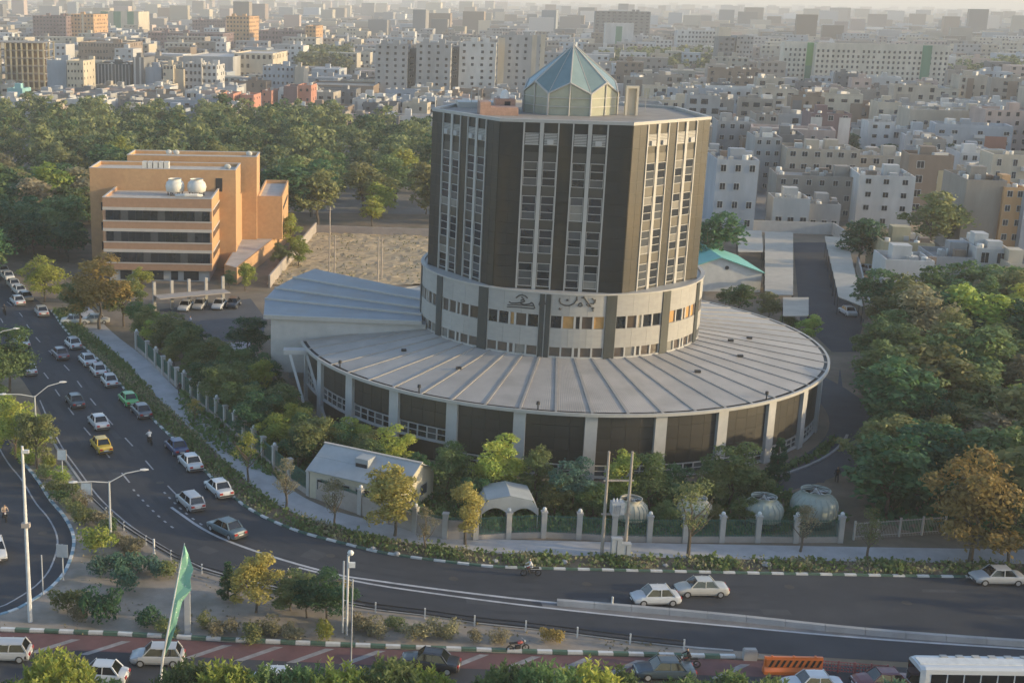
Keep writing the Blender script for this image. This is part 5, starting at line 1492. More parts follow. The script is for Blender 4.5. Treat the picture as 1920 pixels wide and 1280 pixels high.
# hedge shrubs on the median between the two roads
MS = 'shrubs on the median beside the avenue'
k = 0
ORD = 'first second third fourth fifth sixth seventh eighth ninth tenth eleventh twelfth thirteenth fourteenth fifteenth sixteenth seventeenth eighteenth'.split()
msl = [(60, 870, L_LIME), (85, 900, L_OLIVE), (100, 925, L_OLIVE), (118, 945, L_GREEN), (135, 962, L_OLIVE), (150, 955, L_BROWN), (95, 880, L_LIME), (112, 905, L_LIME), (128, 930, L_OLIVE), (160, 985, L_OLIVE), (185, 985, L_BROWN), (48, 850, L_LIME), (72, 835, L_LIME), (20, 800, L_OLIVE), (38, 790, L_LIME), (60, 800, L_LIME), (230, 1030, L_BROWN), (255, 1040, L_BROWN)]
msl.sort(key=lambda q_: -q_[1])
for k, (u, v, lm) in enumerate(msl):
    shrub(G(u, v), 1.5, 2.3, lm, '%s shrub, %s counting up the planted median from the guard rail' % (LN[lm.name], ORD[k]), MS)
# right-hand wood
WD = 'trees of the wood right of the round building'
wr_ = random.Random(4)
def in_poly(p, poly):
    c = False; j = len(poly)-1
    for i in range(len(poly)):
        if (poly[i][1] > p[1]) != (poly[j][1] > p[1]) and p[0] < (poly[j][0]-poly[i][0])*(p[1]-poly[i][1])/(poly[j][1]-poly[i][1]) + poly[i][0]: c = not c
        j = i
    return c
def scatter(poly, rmin, n, r_, tries=6000):
    xs = [p[0] for p in poly]; ys = [p[1] for p in poly]; out = []
    for _ in range(tries):
        q = (r_.uniform(min(xs), max(xs)), r_.uniform(min(ys), max(ys)))
        if in_poly(q, poly) and all((q[0]-a)**2 + (q[1]-b)**2 > rmin**2 for a, b in out):
            out.append(q)
            if len(out) >= n: break
    return out
wood = [G(u, v).to_2d() for u, v in [(1650, 990), (1700, 1000), (1930, 1000), (2080, 900), (2000, 600), (1890, 575), (1720, 592), (1655, 615), (1640, 700), (1642, 800), (1632, 900), (1640, 985)]]
for q in scatter(wood, 4.2, 95, wr_):
    r_ = wr_.random(); lm = L_GREEN if r_ < .45 else L_OLIVE if r_ < .68 else L_DARK if r_ < .86 else L_BROWN if r_ < .94 else L_LIME
    hh = wr_.uniform(5.0, 10.5); a_, b_, c_ = where(q, wood, hh, 7.8, 0, 0, 'the service lane', 'the right edge')
    tree(q, hh, 'wood' if wr_.random() < .8 else 'slim', lm, '%s %s tree, %s of the right-hand wood, %s' % (a_, LN[lm.name], b_, c_), WD, wr_.uniform(1.0, 1.3))
for (u, vb, vt, lm, lab) in [(1330, 520, 395, L_DARK, 'dark tree peeping out between the tower and the blue-grey block'), (1610, 500, 405, L_DARK, 'large dark tree at the head of the lane'), (1645, 495, 425, L_DARK, 'dark tree right of the large one above the alley'), (1740, 480, 352, L_OLIVE, 'big round tree before the white town houses'), (1775, 470, 380, L_GREEN, 'green tree joined to the big round tree'), (1832, 290, 252, L_OLIVE, 'small round tree before the pinkish block'),
                             (1640, 610, 560, L_OLIVE, 'dry tree at the edge of the wood by the lane wall'), (1520, 640, 590, L_LIME, 'low yellow-green tree behind the ring roof edge'), (1385, 590, 530, L_GREEN, 'green tree behind the ring roof below the hall'), (1440, 602, 548, L_OLIVE, 'olive tree behind the ring roof right of the hall'), (1360, 575, 540, L_GREEN, 'low tree next to the drum below the hall'), (1480, 620, 585, L_GREEN, 'low green tree behind the ring roof near the small shade roof')]:
    ptree(u, vb, vt, 'wood', lm, lab, None, 1.1)
# unseen street trees added beyond the picture edge to shade the road
SHADE_TREES = [(x, y) for x in (66, 73, 80, 88, 96, 104) for y in (107.5, 113.5, 85.5)] + [(99, 92), (99, 99), (106, 96)]
# big wood behind the orange building
FG = 'trees of the wood behind the orange building'
wl_ = [Vector((-125, 268)), Vector((-60, 262)), Vector((-46, 252)), Vector((-46, 266)), Vector((-6, 276)), Vector((24, 282)), Vector((40, 286)), Vector((40, 335)), Vector((-140, 335))]
fr_ = random.Random(8)
for q in scatter(wl_, 7.2, 110, fr_):
    if not free(q[0], q[1], 2.5): continue
    r_ = fr_.random(); lm = L_GREEN if r_ < .25 else L_OLIVE if r_ < .68 else L_DARK if r_ < .86 else L_BROWN if r_ < .93 else L_LIME
    hh = fr_.uniform(6.5, 14.0); a_, b_, c_ = where(q, wl_, hh, 10.2, 0, 0, 'the left edge', 'the granite tower')
    tree(q, hh, 'wood' if fr_.random() < .85 else 'slim', lm, '%s %s tree, %s of the rear wood, %s' % (a_, LN[lm.name], b_, c_), FG, fr_.uniform(.95, 1.25))
wl3 = [Vector((-130, 205)), Vector((-88, 200)), Vector((-60, 232)), Vector((-47, 228)), Vector((-47, 262)), Vector((-130, 268))]
for q in scatter([G(u, v).to_2d() for u, v in [(-60, 560), (10, 492), (70, 486), (150, 500), (152, 430), (60, 400), (-60, 400)]], 5.6, 34, fr_):
    hh = fr_.uniform(8, 11.5); lm = L_DARK if fr_.random() < .6 else L_GREEN
    a_, b_, c_ = where(q, [(-95, 215), (-40, 300)], hh, 9.7, 0, 0, 'the left edge', 'the orange wall')
    tree(q, hh, 'wood', lm, '%s %s tree between avenue and orange building, %s, %s' % (a_, LN[lm.name], b_, c_), 'trees left of the orange building', 1.15)
# far part of the woods, one mass of crowns
def wood_mass(name, pts, label, size, n, hmin, hmax, seed):
    Q, V = [], []
    r_ = random.Random(seed)
    for i, (x, y) in enumerate(pts):
        h = r_.uniform(hmin, hmax); s = h/8
        q, lv = leaf_arrays(seed+i, mk_lobes(seed+i % 9, 'broad'), n, size)
        q = q*np.array([s*1.2, s*1.2, s]) + np.array([x, y, 0]); Q.append(q); V.append(np.clip(lv + r_.uniform(-.35, .35), 0, 1))
    me = leaf_mesh(name, np.concatenate(Q), np.concatenate(V), L_FAR)
    return tag(obj(name, me), label, 'wood', kind='stuff')
L_FAR = leafmat('leaf_far_wood', (0.02, 0.04, 0.014), (0.135, 0.125, 0.045))
pts = scatter([Vector((-190, 335)), Vector((44, 335)), Vector((30, 430)), Vector((-10, 475)), Vector((-215, 500))], 7.0, 560, random.Random(5), 9000)
pts = [q for q in pts if math.sin(q[0]*.11+1)*math.sin(q[1]*.09) < .72]
wood_mass('woodland', pts, 'far half of the wide wood behind the orange building', .33, 620, 6, 15.5, 400)
wood_mass('woodland', SHADE_TREES, 'street trees added unseen past the right edge to shade the road', .42, 380, 9, 13, 700)
def farwood(px, n, label, seed):
    poly = [G(u, v).to_2d() for u, v in px]
    wood_mass('woodland', scatter(poly, 7.5, n, random.Random(seed), 4000), label, .8, 150, 11, 16, seed)
farwood([(560, 142), (655, 142), (650, 122), (580, 118)], 120, 'dark far wood left of the white towers', 51)
farwood([(1125, 146), (1345, 148), (1340, 122), (1120, 118)], 260, 'dark far wood right of the glass lantern', 52)
farwood([(1780, 160), (1930, 160), (1930, 140), (1800, 140)], 60, 'dark far wood at the right edge', 53)
for i, (u, v) in enumerate([(1420, 330), (1590, 300), (1480, 300), (1560, 250), (1660, 320), (1780, 320), (1290, 260), (1320, 200), (1480, 190), (1600, 200), (690, 215), (620, 225), (500, 235), (1240, 215), (1700, 200), (1850, 340)]):
    p = G(u, v); tree(p, 8.5, 'wood', L_DARK, 'dark tree standing among the town houses', 'trees among the town houses', 1.1)

# foreground tree tops along the bottom edge: long leaf sprays
def spray_crown(seed, n_sh=230, rad=2.9, z0=3.0, z1=7.6):
    r = np.random.default_rng(seed); P, N, A = [], [], []
    for i in range(n_sh):
        a = r.random()*6.283; rr = rad*math.sqrt(r.random()); ztop = z1 - (rr/rad)**2*2.6 + r.normal()*.35
        base = np.array([rr*math.cos(a)*.8, rr*math.sin(a)*.8, max(z0, ztop-1.5)]); tip = np.array([rr*math.cos(a), rr*math.sin(a), ztop])
        k = 13
        for j in range(k):
            t = j/(k-1); c = base*(1-t)+tip*t
            for sgn in (-1, 1):
                th = a + sgn*1.3 + r.normal()*.5 + j*.9
                d = np.array([math.cos(th), math.sin(th), .55 + .5*t + r.normal()*.2]); d /= np.linalg.norm(d)
                P.append(c + d*.15); A.append(d); N.append(np.cross(d, r.normal(size=3)))
    P, A, N = map(np.array, (P, A, N)); N /= np.linalg.norm(N, axis=1)[:, None]
    n = len(P); s = (.15 + .11*r.random(n))[:, None]; B = np.cross(N, A)
    q = np.empty((n, 4, 3)); q[:, 0] = P - A*s; q[:, 1] = P + B*s*.33; q[:, 2] = P + A*s; q[:, 3] = P - B*s*.33
    return leaf_mesh('crown', q.reshape(-1, 3), r.random(n), L_GREEN)
SPR = [spray_crown(i+60) for i in range(3)]
for i, (u, vt, lm, sc_, lab) in enumerate([(-20, 1262, L_GREEN, .8, 'leafy treetop at the bottom left corner'), (100, 1212, L_LIME, .95, 'yellow-green treetop at the bottom left between two white cars'), (200, 1268, L_GREEN, .7, 'low treetop below the white hatchback'), (350, 1228, L_GREEN, .8, 'treetop just right of the banner pole base'),
                                   (425, 1232, L_LIME, .9, 'treetop between the banner and the hidden white car'), (500, 1242, L_GREEN, .85, 'treetop covering the hidden white car'), (570, 1240, L_GREEN, .85, 'treetop left of the thin mast'), (650, 1238, L_LIME, .9, 'treetop behind the thin mast'), (735, 1226, L_GREEN, .95, 'treetop left of the black car'), (800, 1240, L_LIME, .8, 'treetop touching the black car'),
                                   (955, 1236, L_GREEN, .9, 'treetop right of the black car'), (1030, 1232, L_GREEN, 1.0, 'tallest treetop at the bottom centre'), (1105, 1232, L_LIME, .9, 'treetop left of the grey sedan'), (1165, 1244, L_GREEN, .8, 'treetop touching the grey sedan'), (1290, 1258, L_GREEN, .8, 'treetop right of the grey sedan'), (1380, 1252, L_GREEN, .8, 'treetop left of the orange barrier'), (1455, 1262, L_GREEN, .7, 'treetop in front of the orange barrier'), (1690, 1266, L_BLUE, .7, 'greyish treetop before the bus front')]):
    h = 8.1*sc_*1.15; p = G(u, vt+10, h)
    t = thing('ash_tree', lab, 'tree', (p.x, p.y, 0), tr.random()*6.28, 'treetops along the bottom edge')
    obj('trunk', TRUNK['broad', i % 4], t, scale=sc_*1.15)
    c = obj('crown', SPR[i % 3], t, scale=sc_*1.15); setmat(c, lm)

# planting bed cover and dry grass
def cover(name, pts, size, lm, label, h=.25):
    r = np.random.default_rng(9); n = len(pts)
    P = np.array(pts, float); a = r.normal(size=(n, 3)); a[:, 2] = np.abs(a[:, 2])*.6 + .4; a /= np.linalg.norm(a, axis=1)[:, None]
    b = np.cross(a, r.normal(size=(n, 3))); b /= np.linalg.norm(b, axis=1)[:, None]
    s = size*(.5 + r.random(n))[:, None]
    q = np.empty((n, 4, 3)); q[:, 0] = P; q[:, 1] = P + b*s*.5 + a*s*.6; q[:, 2] = P + a*s*1.3; q[:, 3] = P - b*s*.5 + a*s*.6
    o = obj(name, leaf_mesh(name, q.reshape(-1, 3), r.random(n), lm)); return tag(o, label, 'ground cover', kind='stuff')
gr = random.Random(3); pg, pd = [], []
for i in range(len(STRIP_A)-1):
    a, b = STRIP_A[i], STRIP_B[i]
    if a.x > 66: continue
    den = 40 + int(30*math.sin(a.x*.8)*math.sin(a.y*.31))
    for _ in range(den*3):
        t = gr.random(); c = a.lerp(b, t); c2 = STRIP_A[i+1].lerp(STRIP_B[i+1], t); c = c.lerp(c2, gr.random())
        (pg if math.sin(c.x*1.3+c.y*.7)+gr.gauss(0, .7) > -.35 else pd).append((c.x, c.y, .1 + max(0, gr.gauss(.12, .14))))
cover('bed_foliage', pg, .26, L_GREEN, 'low green planting along the avenue kerb')
cover('bed_foliage', pd, .20, L_BROWN, 'dry brown planting along the avenue kerb')
pi = []
ip = [(p.x, p.y) for p in poly]
for _ in range(9000):
    q = (gr.uniform(-30, 34), gr.uniform(90, 131))
    if in_poly(q, ip) and math.sin(q[0]*.6)+math.sin(q[1]*.9+q[0]*.3)+gr.gauss(0, .5) > .9: pi.append((q[0], q[1], .1))
cover('dry_grass', pi, .16, L_BROWN, 'dry tufts on the dusty island')
lp_ = [(p.x, p.y) for p in lot]; pl_ = []
for _ in range(9000):
    q = (gr.uniform(-12, 26), gr.uniform(205, 285))
    if in_poly(q, lp_) and math.sin(q[0]*.5)+math.sin(q[1]*.8)+gr.gauss(0, .6) > .4: pl_.append((q[0], q[1], .2))
cover('dry_grass', pl_[::3], .28, L_BROWN, 'dry weeds on the sandy lot')
# lawn and undergrowth in the garden
pgd = []
for _ in range(26000):
    a = gr.uniform(-180, -30); rr = gr.uniform(33.5, 47)
    x, y = CB.x + rr*math.cos(R(a)), CB.y + rr*math.sin(R(a))
    if y > 114 and not (a > -62 and rr > 34.5): pgd.append((x, y, max(0, gr.gauss(.05, .25))))
cover('undergrowth', pgd, .36, L_GREEN, 'dark garden undergrowth behind the fence')
pw_ = []
for _ in range(40000):
    q = (gr.uniform(50, 125), gr.uniform(108, 215))
    if in_poly(q, [(p.x, p.y) for p in wood]): pw_.append((q[0], q[1], max(0, gr.gauss(.1, .4))))
cover('undergrowth', pw_, .7, L_DARK, 'dark undergrowth below the right-hand wood')
# ------------------------------------------------------------------ cars
def paint(name, c, rough=.28):
    m = mat(name, c, rough, 0.05, 1.0, spec=0.6); m.node_tree.nodes['Principled BSDF'].inputs['Coat Weight'].default_value = .5; return m
P = dict(white=paint('car_white', (.56, .57, .58)), silver=paint('car_silver', (.42, .42, .42)), grey=paint('car_grey', (.11, .12, .135)), black=paint('car_black', (.022, .022, .026)), blue=paint('car_blue', (.03, .05, .13)), slate=paint('car_slate', (.05, .075, .095)),
         yellow=paint('car_yellow', (.62, .42, .03)), green=paint('car_green', (.10, .42, .12)), mauve=paint('car_mauve', (.14, .125, .145)), beige=paint('car_beige', (.52, .50, .45)), teal=paint('car_teal_grey', (.10, .14, .155)), orange=paint('plastic_orange', (.70, .17, .03), .5), red=paint('bus_red', (.28, .03, .03)))
M_CGLASS = glassmat('car_glass', (.008, .01, .013), .06, .8)
M_TYRE = mat('tyre', (.02, .02, .02), .9); M_HUB = mat('wheel_hub', (.32, .32, .33), .4); M_HEAD = mat('headlamp', (.55, .56, .55), .2); M_TAIL = mat('tail_lamp', (.38, .03, .025), .3)
M_BUMP = mat('bumper_plastic', (.05, .05, .055), .6)
def loft(secs):                         # secs: list of (x, [(y, z)...]) half sections from bottom to top
    b = MB(); rings = []
    for x, hs in secs:
        rings.append([(x, y, z) for y, z in hs] + [(x, -y, z) for y, z in reversed(hs)])
    n = len(rings[0]); vs = [p for r in rings for p in r]
    fs = [(j*n+i, j*n+(i+1) % n, (j+1)*n+(i+1) % n, (j+1)*n+i) for j in range(len(rings)-1) for i in range(n)]
    fs += [tuple(range(n-1, -1, -1)), tuple((len(rings)-1)*n+i for i in range(n))]
    return b.add(vs, fs)
def car_kit(L, Wd, H, hood, boot, belt=.86, hatch=False):
    """front at +x"""
    w2 = Wd/2; kit = {}
    def sec(x, top, k=1.0, lift=0):
        return (x, [(.55*w2*k, .20+lift), (.90*w2*k, .22+lift), (1.0*w2*k, .40), (1.0*w2*k, .62), (.96*w2*k, top-.10), (.86*w2*k, top-.015), (.4*w2*k, top+.02)])
    f, r = L/2, -L/2
    cw0, cw1 = f-hood, f-hood-.55          # windscreen base / top
    rr0, rr1 = r+boot, r+boot+(.35 if hatch else .5)
    tb = belt+.02 if not hatch else belt+.04
    secs = [sec(r, tb-.22, .86, .12), sec(r+.10, tb-.04, .95, .02), sec(r+.35, tb, 1), sec(rr0, tb+.02), sec(0, belt+.03), sec(cw0, belt+.02), sec(cw0+.35, belt-.02), sec(f-.35, belt-.10, .97), sec(f-.10, belt-.20, .92, .03), sec(f, belt-.30, .82, .12)]
    b = loft(secs)
    # cabin: roof and pillars
    yb, yt = .90*w2, .72*w2; zb, zt = belt, H
    def pt(t, s, k):                    # t 0 at belt 1 at roof ; k 0 windscreen 1 rear
        x = (cw0 + (cw1-cw0)*t) if k == 0 else (rr0 + (rr1-rr0)*t)
        return Vector((x, s*(yb + (yt-yb)*t), zb + (zt-zb)*t))
    rf = MB()
    ro = [(cw1-.02, .98*yt), (cw1-.35, yt), (0, 1.02*yt), (rr1+.25, yt), (rr1+.0, .96*yt)]
    rsec = [(x, [(y*1.02, H-.07), (y, H-.02), (y*.6, H+.02)]) for x, y in ro]
    rl_ = loft(rsec); b.add(rl_.v, rl_.f)
    def bar(p, q, wd):
        b.tube([p, q], wd, 4)
    for s in (-1, 1):
        bar(pt(0, s, 0), pt(1, s, 0), .05); bar(pt(0, s, 1), pt(1, s, 1), .075)
        m0 = Vector(((cw0+rr0)/2-.05, s*yb, zb)); m1 = Vector(((cw1+rr1)/2-.05, s*yt, zt)); bar(m0, m1, .045)
    kit['body'] = b.mesh('body', P['white'])
    for pl in kit['body'].polygons: pl.use_smooth = False
    ins = .97
    def q4(a, c, d, e): return [Vector((v.x*1.0, v.y, v.z)) for v in (a, c, d, e)]
    kit['windscreen'] = MB().add([pt(0, -1, 0), pt(0, 1, 0), pt(.97, 1, 0), pt(.97, -1, 0)], [(0,1,2,3)]).mesh('windscreen', M_CGLASS)
    kit['rear_window'] = MB().add([pt(.06, 1, 1), pt(.06, -1, 1), pt(.97, -1, 1), pt(.97, 1, 1)], [(0,1,2,3)]).mesh('rear_window', M_CGLASS)
    for s, nm in ((-1, 'side_window'), (1, 'side_windowb')):
        kit[nm] = MB().add([pt(.05, s, 0), pt(.05, s, 1), pt(.93, s, 1), pt(.93, s, 0)], [(0,1,2,3)]).mesh('side_window', M_CGLASS)
    wh = MB(); M = Matrix.Rotation(R(90), 4, 'X')
    for rr, w_, k in ((.30, .2, 0), (.19, .21, 1)):
        wh.k = k; t_ = MB().cyl((0, 0), rr, rr, -w_/2, w_/2, 14); wh.add([M @ Vector(v) for v in t_.v], t_.f)
    kit['wheel'] = wh.mesh('wheel', [M_TYRE, M_HUB])
    kit['wpos'] = [(f-.78, w2-.09), (f-.78, -w2+.09), (r+.75, w2-.09), (r+.75, -w2+.09)]
    kit['headlight'] = MB().box(-.06, .05, -.20, .20, -.07, .07).mesh('headlight', M_HEAD); kit['hpos'] = [(f-.07, s*.56*w2, belt-.30) for s in (-1, 1)]
    kit['tail_light'] = MB().box(-.05, .06, -.16, .16, -.09, .09).mesh('tail_light', M_TAIL); kit['tpos'] = [(r+.02, s*.66*w2, tb-.20) for s in (-1, 1)]
    kit['bumper'] = MB().box(-.1, .1, -.86*w2, .86*w2, -.09, .09).mesh('bumper', M_BUMP); kit['bpos'] = [(f-.04, 0, .40), (r+.04, 0, .42)]
    kit['number_plate'] = MB().box(-.02, .02, -.24, .24, -.055, .055).mesh('number_plate', M_WHITE); kit['ppos'] = [(r-.01+.0, 0, tb-.33), (f+.06, 0, .42)]
    return kit
KIT = dict(sedan=car_kit(4.35, 1.70, 1.42, 1.15, .80), pride=car_kit(3.95, 1.62, 1.45, .95, .55), hatch=car_kit(3.95, 1.66, 1.44, .95, .22, hatch=True), estate=car_kit(4.15, 1.68, 1.45, 1.0, .20, hatch=True), old=car_kit(4.3, 1.62, 1.43, 1.05, .9, belt=.88))
def tangent(p):
    best = min(range(len(KA)-1), key=lambda i: ((KA[i]+KA[i+1])/2 - Vector((p[0], p[1]))).length)
    d = KA[best] - KA[best+1]; return math.atan2(d.y, d.x)
CG = None
def car(u, v, kind, col, label, yaw=None, group=None, detail=True, dy=0):
    p = G(u, v); K = KIT[kind]
    if yaw is None: yaw = tangent(p)
    t = thing('car', label, 'car', (p.x, p.y+dy, .036), yaw, group)
    bo = obj('body', K['body'], t)
    if col != 'white': setmat(bo, P[col])
    for nm in ('windscreen', 'rear_window', 'side_window', 'side_windowb'): obj(nm.rstrip('b'), K[nm], t)
    for x, y in K['wpos']: obj('wheel', K['wheel'], t, (x, y, .30))
    if detail:
        for nm, ps in (('headlight', 'hpos'), ('tail_light', 'tpos'), ('bumper', 'bpos'), ('number_plate', 'ppos')):
            for q in K[ps]: obj(nm, K[nm], t, q)
    return t
PI = math.pi
car(1228, 1130, 'pride', 'white', 'white compact saloon driving along the concrete divider', PI+.06)
car(1314, 1114, 'old', 'beige', 'beige-white saloon overtaking just behind the white compact', PI+.03)
car(1868, 1092, 'sedan', 'silver', 'silver saloon parked at the kerb by the right edge', PI)
car(425, 1000, 'sedan', 'teal', 'dark grey-blue saloon on the bend, nearest to the divider line', None)
car(357, 949, 'estate', 'silver', 'silver hatchback on the bend ahead of the dark saloon', None)
car(410, 924, 'sedan', 'white', 'white saloon at the kerb, nearest of the parked row', None)
car(357, 875, 'sedan', 'white', 'white saloon parked touching a dark blue car', None)
car(331, 846, 'sedan', 'blue', 'dark blue saloon parked ahead of a white one', None)
car(190, 843, 'old', 'yellow', 'yellow taxi in the middle lane', None)
car(185, 799, 'sedan', 'white', 'white saloon right ahead of the yellow taxi', None)
car(141, 759, 'sedan', 'slate', 'dark slate saloon ahead of the white saloon in the middle lane', None)
car(265, 778, 'sedan', 'grey', 'dark grey saloon parked behind the green taxi', None)
car(241, 756, 'sedan', 'green', 'green taxi parked at the kerb', None)
pk_ = 'white cars parked in a row along the kerb'
car(205, 721, 'pride', 'white', 'white parked car next ahead of the green taxi', None, pk_)
car(184, 701, 'pride', 'white', 'white parked car, second ahead of the green taxi', None, pk_)
car(164, 682, 'sedan', 'white', 'white parked car, third ahead of the green taxi', None, pk_)
car(137, 651, 'pride', 'white', 'white parked car at the head of the kerbside row', None, pk_)
car(113, 670, 'sedan', 'mauve', 'mauve grey saloon driving beside the parked white row', None)
car(41, 648, 'sedan', 'white', 'white saloon in the left lane near the lamp arm', None)
car(54, 700, 'pride', 'white', 'white car half hidden by the green median tree', None)
car(78, 590, 'sedan', 'silver', 'silver saloon driving at the far bend', None)
car(33, 570, 'sedan', 'white', 'white saloon farthest up the avenue among the moving cars', None)
fk = 'cars parked at the far end of the avenue'
for u, v, c, lab in [(5, 512, 'silver', 'silver car farthest up the parked line at the left edge'), (14, 523, 'white', 'white car in the far parked line'), (25, 538, 'silver', 'silver car in the middle of the far parked line'), (36, 550, 'white', 'white car second from the near end of the far parked line'), (47, 562, 'grey', 'dark car at the near end of the far parked line')]:
    car(u, v, 'sedan', c, lab, None, fk, False)
car(142, 607, 'sedan', 'white', 'white car parked under the olive roadside tree', 0.1, None, False)
car(181, 606, 'pride', 'beige', 'pale car parked right of the white one under the roadside trees', 0.1, None, False)
yk = 'cars in the parking yard'
for u, v, c, lab in [(348, 580, 'white', 'white car leftmost under the yard roof'), (375, 577, 'silver', 'silver car between two white cars under the yard roof'), (411, 577, 'white', 'white car right of the silver one under the yard roof'), (438, 575, 'black', 'dark car at the end of the yard roof')]:
    car(u, v, 'sedan', c, lab, -PI/2-.15, yk, False)
car(1589, 590, 'sedan', 'white', 'white car in the lane beside the shade roof', PI/2, None, False)
car(1625, 510, 'sedan', 'white', 'white car farther up the walled alley', PI/2+.3, None, False)
car(1638, 543, 'sedan', 'white', 'white car nearer in the walled alley', PI/2+.3, None, False)
car(-8, 1040, 'sedan', 'white', 'white car on the slip road cut by the left edge', -PI/2+.35)
car(10, 1234, 'hatch', 'silver', 'silver hatchback on the bottom street at the left edge', PI)
car(296, 1242, 'hatch', 'silver', 'silver hatchback passing behind the leaning banner pole', PI)
car(190, 1276, 'pride', 'white', 'white hatchback between the left treetops', PI-.1)
car(512, 1288, 'pride', 'white', 'white car hidden up to its roof by treetops', PI)
car(806, 1252, 'sedan', 'black', 'black saloon with a red tail lamp among the treetops', PI-.25)
car(1245, 1268, 'sedan', 'slate', 'dark saloon beside the motorcyclist at the bottom', PI)
car(1522, 1296, 'sedan', 'white', 'white car roof showing below the orange barrier', PI)

P['maroon'] = paint('car_maroon', (.16, .03, .035))
car(1655, 1290, 'sedan', 'maroon', 'maroon car just in front of the bus', PI)
# ------------------------------------------------------------------ bus
bp_ = G(1706, 1312)
bus = thing('bus', 'white bus with red front corner and dark windows at the bottom right', 'bus', (bp_.x, bp_.y, .036), 0)
bl, bw, bh = 11.5, 2.5, 3.05
b = loft([(0, [(.8, .3), (1.15, .35), (1.2, 1.2), (1.2, 2.2), (1.12, 2.85), (.9, 3.0), (.4, 3.05)]), (.35, [(.8, .3), (1.22, .32), (1.25, 1.2), (1.25, 2.3), (1.2, 2.92), (1.0, 3.06), (.4, 3.1)]), (bl, [(.8, .3), (1.22, .32), (1.25, 1.2), (1.25, 2.3), (1.2, 2.92), (1.0, 3.06), (.4, 3.1)])])
b.v = [(x_, y_*.86, z_) for x_, y_, z_ in b.v]; b.build('body', P['white'], bus)
for s in (-1, 1):
    for i in range(9):
        x = .75 + i*1.18; MB().box(x, x+1.08, s*1.07-.015, s*1.07+.02, 1.35, 2.6).build('side_window', M_CGLASS, bus)
    MB().box(.4, bl-.1, s*1.085-.008, s*1.085+.008, .5, 1.2).build('red_band', P['red'], bus)
MB().box(-.03, .02, -.95, .95, 1.25, 2.7).build('windscreen', M_CGLASS, bus)
MB().box(-.06, -.01, -1.0, 1.0, .4, 1.15).build('red_front', P['red'], bus)
for i in range(8): MB().box(2.0+i*1.15, 2.5+i*1.15, .4, .75, 3.08, 3.2).build('roof_vent', M_ALU, bus)
MB().box(.15, bl-.2, -.5, .45, 3.07, 3.14).build('roof_panel', M_WHITE, bus)
for x in (2.3, 8.6):
    for y in (-.95, .95): obj('wheel', KIT['sedan']['wheel'], bus, (x, y, .45), scale=1.5)

# ------------------------------------------------------------------ people and motorcycles
M_SKIN = mat('skin', (.36, .22, .15), .6)
def person_mesh(pose, name):
    J = {'pelvis': (0, 0, .95), 'chest': (0, 0, 1.3), 'neck': (0, 0, 1.5), 'head': (0.02, 0, 1.66), 'top': (0.01, 0, 1.78)}
    for s, k in ((1, 'l'), (-1, 'r')):
        J['hip'+k] = (0, .1*s, .92); J['kn'+k] = (.08*s, .1*s, .5); J['an'+k] = (.12*s-.05, .1*s, .09); J['to'+k] = (.12*s+.12, .1*s, .04)
        J['sh'+k] = (0, .19*s, 1.42); J['el'+k] = (-.03, .26*s, 1.14); J['ha'+k] = (.08, .26*s, .9)
    if pose == 'ride':
        J.update(pelvis=(-.05, 0, .82), chest=(.05, 0, 1.17), neck=(.12, 0, 1.37), head=(.17, 0, 1.52), top=(.17, 0, 1.65))
        for s, k in ((1, 'l'), (-1, 'r')):
            J['hip'+k] = (-.02, .11*s, .82); J['kn'+k] = (.33, .2*s, .72); J['an'+k] = (.12, .2*s, .34); J['to'+k] = (.3, .2*s, .3)
            J['sh'+k] = (.06, .19*s, 1.3); J['el'+k] = (.25, .3*s, 1.1); J['ha'+k] = (.52, .27*s, 1.03)
    E_ = [('pelvis', 'chest'), ('chest', 'neck'), ('neck', 'head'), ('head', 'top')]
    for k in 'lr': E_ += [('pelvis', 'hip'+k), ('hip'+k, 'kn'+k), ('kn'+k, 'an'+k), ('an'+k, 'to'+k), ('chest', 'sh'+k), ('sh'+k, 'el'+k), ('el'+k, 'ha'+k)]
    rad = dict(pelvis=.15, chest=.17, neck=.065, head=.105, top=.075)
    for k in 'lr': rad.update({'hip'+k: .1, 'kn'+k: .075, 'an'+k: .05, 'to'+k: .045, 'sh'+k: .075, 'el'+k: .05, 'ha'+k: .042})
    names = list(J); me = bpy.data.meshes.new(name+'_bones'); me.from_pydata([J[n] for n in names], [(names.index(a), names.index(b)) for a, b in E_], [])
    o = bpy.data.objects.new('tmp', me); COL.objects.link(o)
    m = o.modifiers.new('Skin', 'SKIN'); m.use_smooth_shade = True
    for i, n in enumerate(names):
        sv = me.skin_vertices[0].data[i]; sv.radius = (rad[n], rad[n]); sv.use_root = (n == 'pelvis')
    s_ = o.modifiers.new('Sub', 'SUBSURF'); s_.levels = 1; s_.render_levels = 1
    bpy.context.view_layer.update()
    dg = bpy.context.evaluated_depsgraph_get()
    r = bpy.data.meshes.new_from_object(o.evaluated_get(dg)); r.name = name
    bpy.data.objects.remove(o); bpy.data.meshes.remove(me)
    r.materials.clear()
    for mm in (P['grey'], M_DARK, M_SKIN, P['black']): r.materials.append(mm)
    zt = 1.55 if pose != 'ride' else 1.42; zh = 1.73 if pose != 'ride' else 1.58; zl = .95 if pose != 'ride' else .86
    for pl in r.polygons:
        c = pl.center; k = 0
        if c.z > zh: k = 3
        elif c.z > zt: k = 2
        elif c.z < zl and not (pose == 'ride' and c.x > .42): k = 1
        if pose == 'ride' and c.x > .46 and c.z > .9: k = 2
        pl.material_index = k
    return r
try:
    PM = dict(walk=person_mesh('walk', 'person'), ride=person_mesh('ride', 'person'))
except Exception as e:
    print('person failed', e); PM = None
